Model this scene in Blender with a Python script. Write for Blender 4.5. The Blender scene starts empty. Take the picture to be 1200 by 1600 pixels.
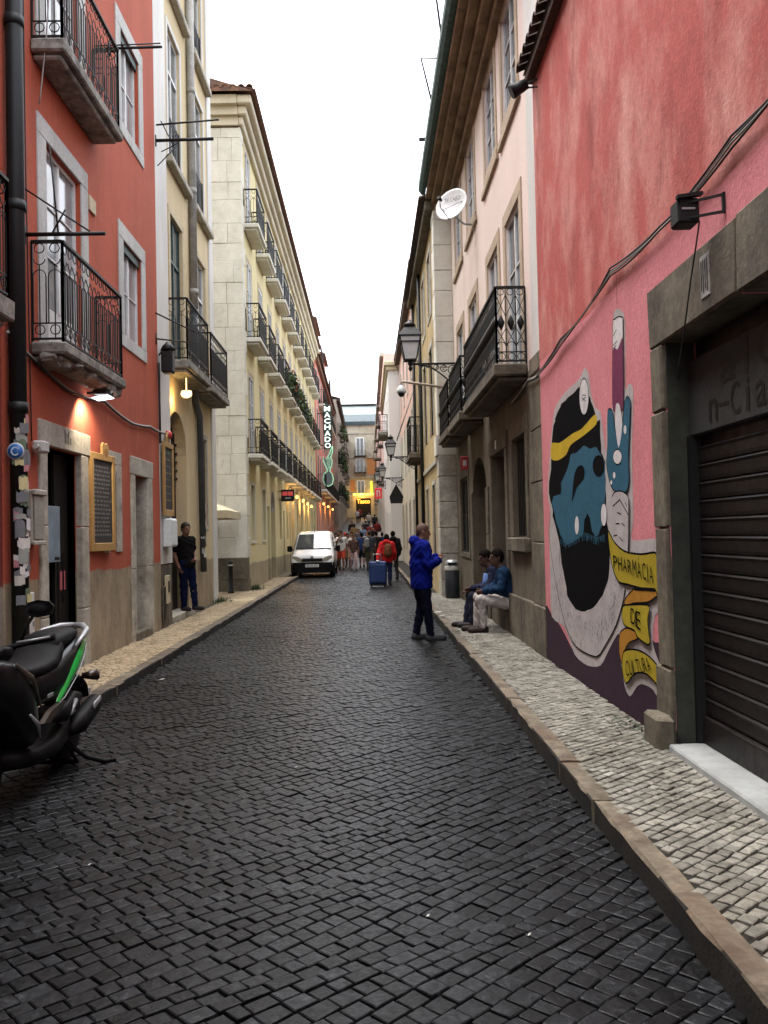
import bpy, bmesh, math, random
import numpy as np
from mathutils import Vector, Matrix
random.seed(7)
scene = bpy.context.scene
C = scene.collection
R = math.radians

# ------------------------------------------------------------------ camera, sky, sun, exposure
CAM_H, FPX = 1.65, 1350.0
PITCH, YAW, ROLL = R(1.44), R(1.06), R(1.25)
cd = bpy.data.cameras.new('camera')
cam = bpy.data.objects.new('camera', cd); C.objects.link(cam)
cd.sensor_fit = 'VERTICAL'; cd.sensor_height = 36; cd.lens = FPX / 1600 * 36
cd.clip_start = 0.05; cd.clip_end = 2000
cam.matrix_world = (Matrix.Translation((0, 0, CAM_H)) @ Matrix.Rotation(-YAW, 4, 'Z')
                    @ Matrix.Rotation(math.pi / 2 + PITCH, 4, 'X') @ Matrix.Rotation(-ROLL, 4, 'Z'))
scene.camera = cam

w = bpy.data.worlds.new('World'); scene.world = w; w.use_nodes = True
nt = w.node_tree; nt.nodes.clear()
sky = nt.nodes.new('ShaderNodeTexSky'); sky.sky_type = 'NISHITA'; sky.sun_disc = False
SUN_EL, SUN_AZ = R(74), R(300)
sky.sun_elevation = SUN_EL; sky.sun_rotation = SUN_AZ
sky.dust_density = 4; sky.air_density = 1.0; sky.ozone_density = 1.0
hs = nt.nodes.new('ShaderNodeHueSaturation'); hs.inputs['Saturation'].default_value = 0.26
bg = nt.nodes.new('ShaderNodeBackground'); bg.inputs[1].default_value = 0.15
wo = nt.nodes.new('ShaderNodeOutputWorld')
nt.links.new(sky.outputs[0], hs.inputs['Color']); nt.links.new(hs.outputs[0], bg.inputs[0]); nt.links.new(bg.outputs[0], wo.inputs[0])

sl = bpy.data.lights.new('sun', 'SUN'); sl.energy = 0.5; sl.angle = R(90); sl.color = (1, .97, .92)
so = bpy.data.objects.new('sun', sl); C.objects.link(so)
sd = Vector((math.sin(SUN_AZ) * math.cos(SUN_EL), math.cos(SUN_AZ) * math.cos(SUN_EL), math.sin(SUN_EL)))
so.rotation_euler = sd.to_track_quat('Z', 'Y').to_euler(); so.location = (0, -5, 40)
scene.view_settings.view_transform = 'Standard'; scene.view_settings.look = 'None'
scene.view_settings.gamma = 1; scene.view_settings.use_curve_mapping = False
scene.view_settings.exposure = 2.5
scene.render.engine = 'CYCLES'
scene.cycles.max_bounces = 6; scene.cycles.diffuse_bounces = 3; scene.cycles.glossy_bounces = 3; scene.cycles.transmission_bounces = 4

# ------------------------------------------------------------------ pixel of the photograph -> point on a real plane of the place
def ray(px, py):
    u = (px - 600) / FPX; v = (800 - py) / FPX
    c, s = math.cos(ROLL), math.sin(ROLL)
    x = u * c + v * s; y = -u * s + v * c
    fy = math.cos(PITCH) - y * math.sin(PITCH); fz = math.sin(PITCH) + y * math.cos(PITCH)
    cy, sy = math.cos(YAW), math.sin(YAW)
    return (x * cy + fy * sy, -x * sy + fy * cy, fz)
def onX(px, py, X):
    d = ray(px, py); t = X / d[0]; return (X, d[1] * t, CAM_H + d[2] * t)
def onY(px, py, Y):
    d = ray(px, py); t = Y / d[1]; return (d[0] * t, Y, CAM_H + d[2] * t)

# ------------------------------------------------------------------ helpers
def tag(o, label=None, cat=None, group=None, kind=None):
    if label: o['label'] = label
    if cat: o['category'] = cat
    if group: o['group'] = group
    if kind: o['kind'] = kind
    return o
def thing(name, label, cat, loc=(0, 0, 0), group=None, rz=0):
    o = bpy.data.objects.new(name, None); C.objects.link(o)
    o.location = loc; o.rotation_euler = (0, 0, rz); o.empty_display_size = .1
    return tag(o, label, cat, group)
def copy_tree(o, parent=None):
    c = o.copy(); C.objects.link(c)
    if parent is not None:
        c.parent = parent
    for ch in list(o.children): copy_tree(ch, c)
    return c
def link(name, me, parent=None, loc=None):
    o = bpy.data.objects.new(name, me); C.objects.link(o)
    if parent is not None: o.parent = parent
    if loc is not None: o.location = loc
    return o

class MB:
    def __init__(s): s.v = []; s.f = []; s.m = []; s.sm = []
    def add(s, vs, fs, m=0, smooth=False):
        b = len(s.v); s.v += [tuple(p) for p in vs]
        for f in fs: s.f.append(tuple(b + i for i in f)); s.m.append(m); s.sm.append(smooth)
        return s
    def box(s, x0, x1, y0, y1, z0, z1, m=0):
        if x0 > x1: x0, x1 = x1, x0
        if y0 > y1: y0, y1 = y1, y0
        if z0 > z1: z0, z1 = z1, z0
        return s.add([(x0,y0,z0),(x1,y0,z0),(x1,y1,z0),(x0,y1,z0),(x0,y0,z1),(x1,y0,z1),(x1,y1,z1),(x0,y1,z1)],
              [(0,3,2,1),(4,5,6,7),(0,1,5,4),(1,2,6,5),(2,3,7,6),(3,0,4,7)], m)
    def cbox(s, x0, x1, y0, y1, z0, z1, c=.01, m=0, jit=0):
        """chamfered block"""
        if x0 > x1: x0, x1 = x1, x0
        if y0 > y1: y0, y1 = y1, y0
        if z0 > z1: z0, z1 = z1, z0
        c = min(c, (x1-x0)*.45, (y1-y0)*.45, (z1-z0)*.45)
        P = []
        lo = (x0, y0, z0); hi = (x1, y1, z1)
        idx = {}
        for ax in range(3):
            for cx in (0, 1):
                for cy in (0, 1):
                    for cz in (0, 1):
                        co = [cx, cy, cz]; p = []
                        for a in range(3):
                            base = hi[a] if co[a] else lo[a]
                            if a != ax: base += -c if co[a] else c
                            p.append(base + (random.uniform(-jit, jit) if jit else 0))
                        idx[(ax, cx, cy, cz)] = len(P); P.append(p)
        F = []
        for ax in range(3):
            o1, o2 = [a for a in range(3) if a != ax]
            for sd_ in (0, 1):
                q = []
                for (a, b) in ((0, 0), (1, 0), (1, 1), (0, 1)):
                    co = [0, 0, 0]; co[ax] = sd_; co[o1] = a; co[o2] = b
                    q.append(idx[(ax, *co)])
                F.append(q)
        for ax in range(3):      # edge bevels parallel to ax
            o1, o2 = [a for a in range(3) if a != ax]
            for a in (0, 1):
                for b in (0, 1):
                    c0 = [0, 0, 0]; c1 = [0, 0, 0]
                    c0[o1] = c1[o1] = a; c0[o2] = c1[o2] = b; c1[ax] = 1
                    F.append([idx[(o1, *c0)], idx[(o1, *c1)], idx[(o2, *c1)], idx[(o2, *c0)]])
        for cx in (0, 1):
            for cy in (0, 1):
                for cz in (0, 1):
                    F.append([idx[(0, cx, cy, cz)], idx[(1, cx, cy, cz)], idx[(2, cx, cy, cz)]])
        return s.add(P, F, m)
    def bar(s, p, q, w, h=None, m=0):
        p = Vector(p); q = Vector(q); d = q - p
        if d.length < 1e-6: return s
        d.normalize(); h = h or w
        up = Vector((0, 0, 1)) if abs(d.z) < .95 else Vector((1, 0, 0))
        a = d.cross(up).normalized() * (w / 2); b = a.normalized().cross(d).normalized() * (h / 2)
        vs = [p-a-b, p+a-b, p+a+b, p-a+b, q-a-b, q+a-b, q+a+b, q-a+b]
        return s.add(vs, [(0,3,2,1),(4,5,6,7),(0,1,5,4),(1,2,6,5),(2,3,7,6),(3,0,4,7)], m)
    def tube(s, pts, r, n=6, m=0, smooth=True, cap=True):
        pts = [Vector(p) for p in pts]; rr = r if isinstance(r, (list, tuple)) else [r] * len(pts)
        vs = []; prev = None
        for i, p in enumerate(pts):
            d = (pts[min(i+1, len(pts)-1)] - pts[max(i-1, 0)])
            if d.length < 1e-9: d = Vector((0, 0, 1))
            d.normalize()
            if prev is None:
                up = Vector((0, 0, 1)) if abs(d.z) < .9 else Vector((1, 0, 0))
                a = d.cross(up).normalized()
            else:
                a = (prev - d * prev.dot(d))
                a = a.normalized() if a.length > 1e-6 else d.orthogonal().normalized()
            prev = a; b = d.cross(a)
            for k in range(n):
                t = 2 * math.pi * k / n
                vs.append(p + (a * math.cos(t) + b * math.sin(t)) * rr[i])
        fs = []
        for i in range(len(pts) - 1):
            for k in range(n):
                fs.append((i*n+k, i*n+(k+1) % n, (i+1)*n+(k+1) % n, (i+1)*n+k))
        s.add(vs, fs, m, smooth)
        if cap:
            b0 = len(s.v) - len(vs)
            s.f.append(tuple(b0 + k for k in range(n))[::-1]); s.m.append(m); s.sm.append(False)
            s.f.append(tuple(b0 + (len(pts)-1)*n + k for k in range(n))); s.m.append(m); s.sm.append(False)
        return s
    def lathe(s, prof, c=(0, 0, 0), n=16, m=0, axis='z', smooth=True):
        vs = []
        for (r, h) in prof:
            for k in range(n):
                t = 2 * math.pi * k / n; a, b = r * math.cos(t), r * math.sin(t)
                p = (a, b, h) if axis == 'z' else ((h, a, b) if axis == 'x' else (a, h, b))
                vs.append((p[0]+c[0], p[1]+c[1], p[2]+c[2]))
        fs = []
        for i in range(len(prof) - 1):
            for k in range(n): fs.append((i*n+k, i*n+(k+1) % n, (i+1)*n+(k+1) % n, (i+1)*n+k))
        fs.append(tuple(range(n))[::-1]); fs.append(tuple((len(prof)-1)*n+k for k in range(n)))
        return s.add(vs, fs, m, smooth)
    def loft(s, rings, m=0, smooth=True, cap=True):
        n = len(rings[0]); vs = [p for r_ in rings for p in r_]; fs = []
        for i in range(len(rings) - 1):
            for k in range(n): fs.append((i*n+k, i*n+(k+1) % n, (i+1)*n+(k+1) % n, (i+1)*n+k))
        if cap: fs.append(tuple(range(n))[::-1]); fs.append(tuple((len(rings)-1)*n+k for k in range(n)))
        return s.add(vs, fs, m, smooth)
    def prism(s, poly, fn0, fn1, m=0):
        n = len(poly); vs = [fn0(*p) for p in poly] + [fn1(*p) for p in poly]
        fs = [tuple(range(n))[::-1], tuple(range(n, 2*n))] + [(k, (k+1) % n, n+(k+1) % n, n+k) for k in range(n)]
        return s.add(vs, fs, m)
    def mesh(s, name, mats):
        me = bpy.data.meshes.new(name); me.from_pydata(s.v, [], s.f); me.validate(verbose=False)
        for m_ in (mats if isinstance(mats, (list, tuple)) else [mats]): me.materials.append(m_)
        if len(me.polygons) == len(s.f):
            me.polygons.foreach_set('material_index', s.m); me.polygons.foreach_set('use_smooth', s.sm)
        me.update(); return me
    def build(s, name, mats, parent=None, loc=None):
        return link(name, s.mesh(name, mats), parent, loc)

def text_mesh(body, bold=0.0, extrude=0.0):
    cu = bpy.data.curves.new('txt', 'FONT'); cu.body = body; cu.size = 1; cu.extrude = extrude; cu.offset = bold
    cu.resolution_u = 4
    o = bpy.data.objects.new('txt', cu); C.objects.link(o)
    dg = bpy.context.evaluated_depsgraph_get(); me = bpy.data.meshes.new_from_object(o.evaluated_get(dg))
    bpy.data.objects.remove(o); bpy.data.curves.remove(cu)
    return me
def text_on(body, quad, bold=0.0, flip=False):
    """flat lettering mapped bilinearly on 4 world corners: bl, br, tr, tl; returns an MB"""
    me = text_mesh(body, bold)
    vs = [v.co.copy() for v in me.vertices]; fs = [tuple(p.vertices) for p in me.polygons]
    x0 = min(v.x for v in vs); x1 = max(v.x for v in vs); y0 = min(v.y for v in vs); y1 = max(v.y for v in vs)
    q = [Vector(p) for p in quad]; mb = MB(); out = []
    for v in vs:
        a = (v.x - x0) / (x1 - x0); b = (v.y - y0) / (y1 - y0)
        out.append((q[0]*(1-a) + q[1]*a)*(1-b) + (q[3]*(1-a) + q[2]*a)*b)
    bpy.data.meshes.remove(me)
    mb.add(out, fs); return mb

# ------------------------------------------------------------------ materials
def S(r, g, b):
    f = lambda c: (c/255/12.92) if c/255 <= .04045 else ((c/255+.055)/1.055)**2.4
    return (f(r), f(g), f(b))
class NT:
    def __init__(s, m): s.t = m.node_tree; s.n = s.t.nodes; s.l = s.t.links
    def N(s, typ, **kw):
        n = s.n.new(typ)
        for k, v in kw.items():
            if k.startswith('i_'):
                n.inputs[int(k[2:]) if k[2:].isdigit() else k[2:]].default_value = v
            else: setattr(n, k, v)
        return n
    def L(s, a, b): s.l.new(a, b)
    def noise(s, scale, detail=4, rough=.6, vec=None, mscale=None):
        if vec is None: vec = s.pos()
        if mscale:
            mp = s.N('ShaderNodeMapping'); mp.inputs['Scale'].default_value = mscale; s.L(vec, mp.inputs['Vector']); vec = mp.outputs[0]
        n = s.N('ShaderNodeTexNoise'); n.inputs['Scale'].default_value = scale; n.inputs['Detail'].default_value = detail
        n.inputs['Roughness'].default_value = rough; s.L(vec, n.inputs['Vector']); return n.outputs['Fac']
    def pos(s):
        if not hasattr(s, '_p'): s._p = s.N('ShaderNodeNewGeometry')
        return s._p.outputs['Position']
    def ramp(s, f, a, b):
        n = s.N('ShaderNodeMapRange'); n.inputs['From Min'].default_value = a; n.inputs['From Max'].default_value = b
        s.L(f, n.inputs['Value']); return n.outputs[0]
    def mix(s, f, a, b, mode='MIX'):
        n = s.N('ShaderNodeMix', data_type='RGBA', blend_type=mode)
        if isinstance(f, (int, float)): n.inputs[0].default_value = f
        else: s.L(f, n.inputs[0])
        for k, x in ((6, a), (7, b)):
            if isinstance(x, tuple): n.inputs[k].default_value = (*x[:3], 1)
            else: s.L(x, n.inputs[k])
        return n.outputs[2]
    def math(s, op, a, b=None):
        n = s.N('ShaderNodeMath', operation=op)
        for k, x in ((0, a), (1, b)):
            if x is None: continue
            if isinstance(x, (int, float)): n.inputs[k].default_value = x
            else: s.L(x, n.inputs[k])
        return n.outputs[0]
    def zed(s):
        n = s.N('ShaderNodeSeparateXYZ'); s.L(s.pos(), n.inputs[0]); return n.outputs['Z']
def mat(name, c, c2=None, rough=.8, sc=2.5, amt=1.0, bump=.15, bs=50, metal=0, streak=0, spec=.28, coat=0, fine=.25,
        zones=(), stain=None, stain2=None, rnd=0, emit=None, lo=.38, hi=.66, rvar=0, bd=.01):
    m = bpy.data.materials.new(name); m.use_nodes = True; t = NT(m)
    p = t.n['Principled BSDF']
    c2 = c2 or tuple(x * .72 for x in c)
    f = t.ramp(t.noise(sc, 6, .62, mscale=(1, 1, .3 if streak == 1 else streak) if streak else None), lo, hi)
    if amt != 1: f = t.math('MULTIPLY', f, amt)
    col = t.mix(f, c, c2)
    for stain in [q for q in (stain, stain2) if q]:       # (colour, scale, lo, hi, vertical stretch)
        sf = t.ramp(t.noise(stain[1], 8, .7, mscale=(1, 1, stain[4] if len(stain) > 4 else 1)), stain[2], stain[3])
        col = t.mix(sf, col, stain[0])
    for (z, ca, cb, jit, below) in zones:      # paint zones with a real height
        nz = t.math('ADD', t.zed(), t.math('MULTIPLY', t.math('SUBTRACT', t.noise(3.5, 5, .6), .5), jit))
        zf = t.ramp(nz, z + .01, z - .01) if below else t.ramp(nz, z - .01, z + .01)
        zc = t.mix(t.ramp(t.noise(3.0, 7, .7, mscale=(1, 1, .5)), .36, .66), ca, cb)
        col = t.mix(zf, col, zc)
    if fine:
        ff = t.ramp(t.noise(bs * .6, 3, .6), .3, .75)
        g = t.mix(ff, (1 - fine,) * 3, (1 + fine * .4,) * 3)
        col = t.mix(1.0, col, g, 'MULTIPLY')
    if rnd:
        oi = t.N('ShaderNodeObjectInfo'); gi = t.N('ShaderNodeNewGeometry')
        rr = t.math('FRACT', t.math('ADD', oi.outputs['Random'], gi.outputs['Random Per Island']))
        g = t.mix(rr, (1 - rnd,) * 3, (1 + rnd,) * 3); col = t.mix(1.0, col, g, 'MULTIPLY')
    t.L(col, p.inputs['Base Color'])
    if rvar:
        rn = t.N('ShaderNodeMapRange'); rn.inputs['From Min'].default_value = .3; rn.inputs['From Max'].default_value = .7
        rn.inputs['To Min'].default_value = rough - rvar; rn.inputs['To Max'].default_value = rough + rvar
        t.L(t.noise(sc * 4, 4), rn.inputs['Value']); t.L(rn.outputs[0], p.inputs['Roughness'])
    else: p.inputs['Roughness'].default_value = rough
    p.inputs['Metallic'].default_value = metal; p.inputs['Specular IOR Level'].default_value = spec
    p.inputs['Coat Weight'].default_value = coat
    if emit: p.inputs['Emission Color'].default_value = (*emit[0], 1); p.inputs['Emission Strength'].default_value = emit[1]
    if bump:
        b = t.N('ShaderNodeBump'); b.inputs['Strength'].default_value = bump; b.inputs['Distance'].default_value = bd
        t.L(t.noise(bs, 5, .65), b.inputs['Height']); t.L(b.outputs[0], p.inputs['Normal'])
    return m
def plain(name, c, rough=.5, metal=0, spec=.5, coat=0, emit=None):
    m = bpy.data.materials.new(name); m.use_nodes = True; t = NT(m); p = t.n['Principled BSDF']
    f = t.ramp(t.noise(18, 4), .3, .7)
    t.L(t.mix(f, tuple(x * .88 for x in c), tuple(min(1, x * 1.08) for x in c)), p.inputs['Base Color'])
    p.inputs['Roughness'].default_value = rough; p.inputs['Metallic'].default_value = metal
    p.inputs['Specular IOR Level'].default_value = spec; p.inputs['Coat Weight'].default_value = coat
    if emit: p.inputs['Emission Color'].default_value = (*emit[0], 1); p.inputs['Emission Strength'].default_value = emit[1]
    return m

STONE, STONE2 = (.47, .44, .37), (.31, .285, .23)
M = {}
M['basalt'] = mat('basalt_cobble', (.0075, .0083, .0096), (.0024, .0026, .0030), rough=.41, sc=9, bump=.8, bs=45, rnd=.8, fine=.5, rvar=.14, stain=((.030, .032, .034), 26, .52, .74), bd=.004, spec=.15)
M['joint'] = mat('dark_joint_sand', (.007, .0066, .006), (.004, .0038, .0034), rough=.95, sc=20, bump=.6)
M['calcada'] = mat('limestone_sett', (.22, .207, .172), (.115, .106, .084), rough=.7, sc=5, bump=.45, bs=50, rnd=.22, fine=.35, stain=((.09, .078, .058), 2.2, .5, .74))
M['calcada_w'] = mat('warm_limestone_sett', (.35, .275, .175), (.23, .175, .105), rough=.8, sc=6, bump=.35, bs=60, rnd=.2, fine=.3, stain=((.15, .12, .08), 2.5, .55, .78))
M['joint_l'] = mat('pale_joint_dirt', (.07, .058, .04), (.04, .033, .024), rough=.95, sc=15, bump=.5)
M['joint_d'] = mat('dark_joint_dirt', (.016, .014, .011), (.009, .008, .006), rough=.95, sc=15, bump=.5)
M['kerb'] = mat('kerb_limestone', (.16, .13, .09), (.055, .042, .029), rough=.75, sc=3.5, bump=.7, bs=40, rnd=.22, fine=.3, stain=((.10, .06, .035), 2.2, .5, .7))
M['stone'] = mat('trim_limestone', STONE, STONE2, rough=.8, sc=2.6, bump=.4, bs=30, rnd=.08, fine=.3, stain=((.12, .105, .085), 4.5, .56, .72))
M['stone_d'] = mat('grimy_limestone', (.165, .14, .10), (.08, .066, .047), rough=.85, sc=2.2, bump=.5, bs=26, rnd=.1, fine=.35, stain=((.07, .06, .048), 3, .52, .7, .4))
M['stone_w'] = mat('pale_limestone_block', (.66, .64, .56), (.56, .54, .46), rough=.8, sc=2.5, bump=.4, bs=24, rnd=.05, fine=.08, stain=((.40, .37, .31), 4, .60, .80))
M['white_trim'] = mat('white_painted_trim', (.62, .61, .58), (.52, .51, .48), rough=.7, sc=2, bump=.15, streak=1, fine=.12)
M['grey_trim'] = mat('grey_painted_surround', (.50, .50, .48), (.38, .38, .36), rough=.75, sc=3, bump=.25, streak=1, fine=.2, stain=((.25, .24, .21), 4, .6, .8, .4))
M['concrete'] = mat('balcony_concrete', (.30, .285, .25), (.15, .14, .12), rough=.9, sc=5, bump=.6, bs=24, fine=.35, stain=((.06, .055, .05), 3, .5, .7))
M['iron'] = mat('black_wrought_iron', (.006, .006, .0065), (.010, .0095, .009), rough=.5, sc=20, bump=.1, fine=.2)
M['iron_b'] = mat('brown_wrought_iron', (.014, .010, .008), (.022, .015, .011), rough=.6, sc=20, bump=.1, fine=.2)
M['tile'] = mat('clay_roof_tile', (.22, .11, .07), (.10, .06, .045), rough=.85, sc=6, bump=.4, rnd=.3, fine=.3, stain=((.06, .055, .05), 5, .5, .7))
M['tile_d'] = mat('old_dark_roof_tile', (.10, .065, .05), (.045, .036, .03), rough=.9, sc=6, bump=.4, rnd=.3, fine=.3)
M['white_frame'] = mat('white_window_paint', (.70, .70, .69), (.56, .56, .55), rough=.5, sc=5, bump=.05, fine=.1)
M['green_frame'] = mat('dark_green_window_paint', (.03, .06, .05), (.02, .04, .035), rough=.5, sc=6, bump=.05)
M['dark_wood'] = mat('dark_door_wood', (.010, .008, .007), (.006, .005, .0045), rough=.6, sc=3, streak=1, bump=.2)
M['green_wood'] = mat('grey_green_door_paint', (.10, .10, .08), (.06, .06, .05), rough=.6, sc=3, streak=1, bump=.2)
M['black'] = mat('matt_black', (.005, .005, .0055), (.008, .008, .008), rough=.6, bump=.05)
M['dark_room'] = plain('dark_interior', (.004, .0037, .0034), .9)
M['cable'] = plain('cable_rubber', (.006, .006, .006), .6)
M['cable_g'] = plain('grey_cable', (.30, .28, .26), .6)
M['metal'] = plain('galvanised_metal', (.42, .43, .44), .45, metal=.8)
M['grey_pipe'] = mat('grey_downpipe', (.34, .33, .30), (.24, .23, .21), rough=.6, sc=4, bump=.1)
M['dark_pipe'] = mat('dark_green_downpipe', (.007, .010, .011), (.011, .013, .013), rough=.5, sc=4, bump=.1)
M['leaf'] = mat('leaf_green', (.07, .12, .03), (.03, .06, .015), rough=.6, sc=8, bump=.1, rnd=.4)
M['leaf_d'] = mat('dark_leaf_green', (.03, .055, .018), (.015, .03, .01), rough=.6, sc=8, bump=.1, rnd=.4)
M['terracotta'] = mat('terracotta', (.36, .15, .08), (.25, .10, .06), rough=.85, sc=8)
def glass(name, c, rough=.04, spec=.8):
    m = bpy.data.materials.new(name); m.use_nodes = True; t = NT(m); p = t.n['Principled BSDF']
    t.L(t.mix(t.ramp(t.noise(1.4, 3), .35, .65), c, tuple(x * .55 for x in c)), p.inputs['Base Color'])
    p.inputs['Roughness'].default_value = rough; p.inputs['Specular IOR Level'].default_value = spec; p.inputs['IOR'].default_value = 1.6
    b = t.N('ShaderNodeBump'); b.inputs['Strength'].default_value = .04; b.inputs['Distance'].default_value = .02
    t.L(t.noise(2.2, 2), b.inputs['Height']); t.L(b.outputs[0], p.inputs['Normal'])
    return m
M['glass'] = glass('window_glass', (.05, .055, .06))
M['glass_c'] = glass('window_glass_with_curtain', (.33, .35, .36), .1)
M['glass_b'] = glass('window_glass_blue', (.10, .13, .15), .06)
M['cream_trim'] = mat('cream_stone_trim', (.56, .48, .33), (.46, .38, .25), rough=.8, sc=2, bump=.25, fine=.2)
M['brown_eave'] = mat('brown_eave_plaster', (.24, .165, .10), (.15, .10, .062), rough=.9, sc=2, bump=.3, fine=.25, stain=((.07, .05, .035), 3, .55, .75))
M['beige_trim'] = mat('beige_stone_surround', (.46, .36, .26), (.36, .28, .19), rough=.8, sc=2, bump=.3, fine=.2)
M['grime_shade'] = mat('kerb_face_grime_shade', (.018, .015, .011), (.008, .007, .0055), rough=.9, sc=6, bump=.5, bs=40, fine=.3)  # dark kerb side: dirt plus the shade of the face in one colour
# ------------------------------------------------------------------ terrain, road, pavements
def gz(y):
    if y < 46: return 0.0
    if y < 58: return .055 * (y - 46) ** 2 / 24
    return .055 * (y - 52)
XK_R, XK_R2 = 1.235, 1.355          # right kerb face / inner edge
XK_L, XK_L2 = -2.72, -2.88        # left kerb
ZR, ZL = .12, .09                 # pavement heights
g = MB(); g.box(-400, 400, -300, 900, -.6, -.32); tag(g.build('ground', M['joint_l']), kind='structure')

def strip(x0, x1, dz, y0, y1, step=4):
    mb = MB(); ys = list(np.arange(y0, y1, step)) + [y1]; vs = []
    for y in ys: vs += [(x0, y, gz(y) + dz), (x1, y, gz(y) + dz)]
    mb.add(vs, [(2*i, 2*i+1, 2*i+3, 2*i+2) for i in range(len(ys) - 1)], 0, False)
    return mb
road = tag(strip(-3.6, 1.5, -.012, -10, 127).build('road', M['joint']), kind='structure')
M['far_road'] = mat('distant_cobbles', (.030, .031, .033), (.016, .0165, .018), rough=.5, sc=6, bump=.6, bs=30, fine=.4, spec=.2)
tag(strip(-3.6, 1.5, .004, 44, 127).build('road_far', M['far_road']), kind='structure')
pav_r = tag(strip(XK_R2 - .02, 2.25, ZR - .012, -10, 60).build('pavement_right', M['joint_d']), kind='structure')
pav_l = tag(strip(XK_L2 + .02, -4.6, ZL - .010, -10, 33.2).build('pavement_left', M['joint_l']), kind='structure')
pl2 = strip(-3.15, -3.6, ZL, 33.2, 88); tag(pl2.build('pavement_far_left', M['kerb']), kind='structure')
side = MB(); side.box(-30, -4.62, 20, 26, -.05, ZL - .014); tag(side.build('side_street', M['joint_l']), kind='structure')

def sett_rows(xa, xb, ya, yb, w, h, ang, gap, rng, wob=.01):
    """irregular setts laid in rows at an angle; yields 4 corners (ccw) of each stone"""
    c, s = math.cos(ang), math.sin(ang); cx, cy = (xa + xb) / 2, (ya + yb) / 2
    hw = (xb - xa) / 2; hh = (yb - ya) / 2; ext = abs(hw * c) + abs(hh * s) + w; exv = abs(hw * s) + abs(hh * c) + h
    nrow = int(2 * exv / h) + 1; out = []
    ph = rng.uniform(0, 6, 4)
    for j in range(nrow):
        v0 = -exv + j * h
        # span of this row inside the rectangle
        u = -ext - rng.uniform(0, w)
        wv = lambda uu, jj: wob * math.sin(uu * 1.7 + ph[0]) + wob * .6 * math.sin(uu * 4.1 + jj * .7 + ph[1]) 
        while u < ext:
            du = w * rng.uniform(.72, 1.35)
            uc, vc = u + du / 2, v0 + h / 2
            x = cx + uc * c - vc * s; y = cy + uc * s + vc * c
            if xa + w*.3 < x < xb - w*.3 and ya < y < yb:
                q = []
                for (uu, vv, jj, su, sv) in ((u, v0, j, 1, 1), (u + du, v0, j, -1, 1), (u + du, v0 + h, j + 1, -1, -1), (u, v0 + h, j + 1, 1, -1)):
                    U = uu + su * gap * rng.uniform(.2, 2.0); V = vv + wv(uu, jj) + sv * gap * rng.uniform(.2, 2.0)
                    q.append((cx + U * c - V * s, cy + U * s + V * c))
                out.append((x, y, q))
            u += du
    return out
STF = [(0,1,5,4),(1,2,6,5),(2,3,7,6),(3,0,4,7),(4,5,9,8),(5,6,10,9),(6,7,11,10),(7,4,8,11),(8,9,12),(9,10,12),(10,11,12),(11,8,12)]
def stone_verts(q, x, y, zt, depth, inset, ch, dome, rng, tilt=.013, rel=False):
    ox, oy = (x, y) if rel else (0, 0)
    tx, ty = rng.normal(0, tilt, 2); dz = rng.normal(0, .0020)
    H = lambda a, b, o: zt + o + dz + (a - x) * tx + (b - y) * ty
    vs = []
    for (a, b) in q: vs.append((a - ox, b - oy, zt - depth))
    for (a, b) in q: vs.append((a - ox, b - oy, H(a, b, -ch)))
    for (a, b) in q:
        k = inset / max(.001, math.hypot(a - x, b - y)); a2, b2 = a + (x - a) * k, b + (y - b) * k
        vs.append((a2 - ox, b2 - oy, H(a2, b2, 0)))
    vs.append((x - ox, y - oy, H(x, y, dome)))
    return vs
def lay(parent, stones, name, stuffname, material, zf, depth, inset, ch, dome, nobj, rng, key):
    stones = sorted(stones, key=key)
    for (x, y, q) in stones[:nobj]:
        me = bpy.data.meshes.new(name); me.from_pydata(stone_verts(q, x, y, 0, depth, inset, ch, dome, rng, rel=True), [], STF)
        me.materials.append(material)
        link(name, me, parent, (x, y, zf(y)))
    V = []; F = []
    for (x, y, q) in stones[nobj:]:
        b = len(V); V += stone_verts(q, x, y, zf(y), depth, inset, ch, dome, rng); F += [tuple(b + i for i in f) for f in STF]
    me = bpy.data.meshes.new(stuffname); me.from_pydata(V, [], F)
    me.materials.append(material)
    tag(link(stuffname, me, parent), kind='stuff')
rng = np.random.default_rng(3)
def inview(x, y):          # rough: nearest stones that the photograph shows
    return abs(x + .02 * y) < y * .43 and y > 2.72
st = sett_rows(XK_L - .02, XK_R + .02, 1.9, 44, .096, .085, R(43), .0036, rng, .030)
lay(road, st, 'cobblestone', 'cobblestones', M['basalt'], lambda y: .002 + gz(y), .05, .0060, .0032, .0008, 300, rng,
    lambda t: t[1] + (0 if inview(t[0], t[1]) else 100))
st = [t for t in sett_rows(XK_R2 - .03, 2.13, 2.2, 22, .078, .066, R(40), .0052, rng, .010)]
lay(pav_r, st, 'paving_stone', 'paving_stones', M['calcada'], lambda y: ZR, .03, .008, .004, .0015, 300, rng,
    lambda t: t[1] + (0 if abs(t[0] - .019 * t[1]) < t[1] * .445 else 100))
st = [t for t in sett_rows(-3.62 if True else 0, XK_L2 + .03, 5, 33, .080, .070, R(38), .0028, rng, .006)]
st += [t for t in sett_rows(-4.6, -3.62, 20.8, 25.2, .080, .070, R(38), .0028, rng, .006)]
lay(pav_l, st, 'paving_stone', 'paving_stones', M['calcada_w'], lambda y: ZL, .03, .008, .004, .0015, 200, rng,
    lambda t: t[1] + (0 if t[1] > 8.2 else 100))
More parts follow.
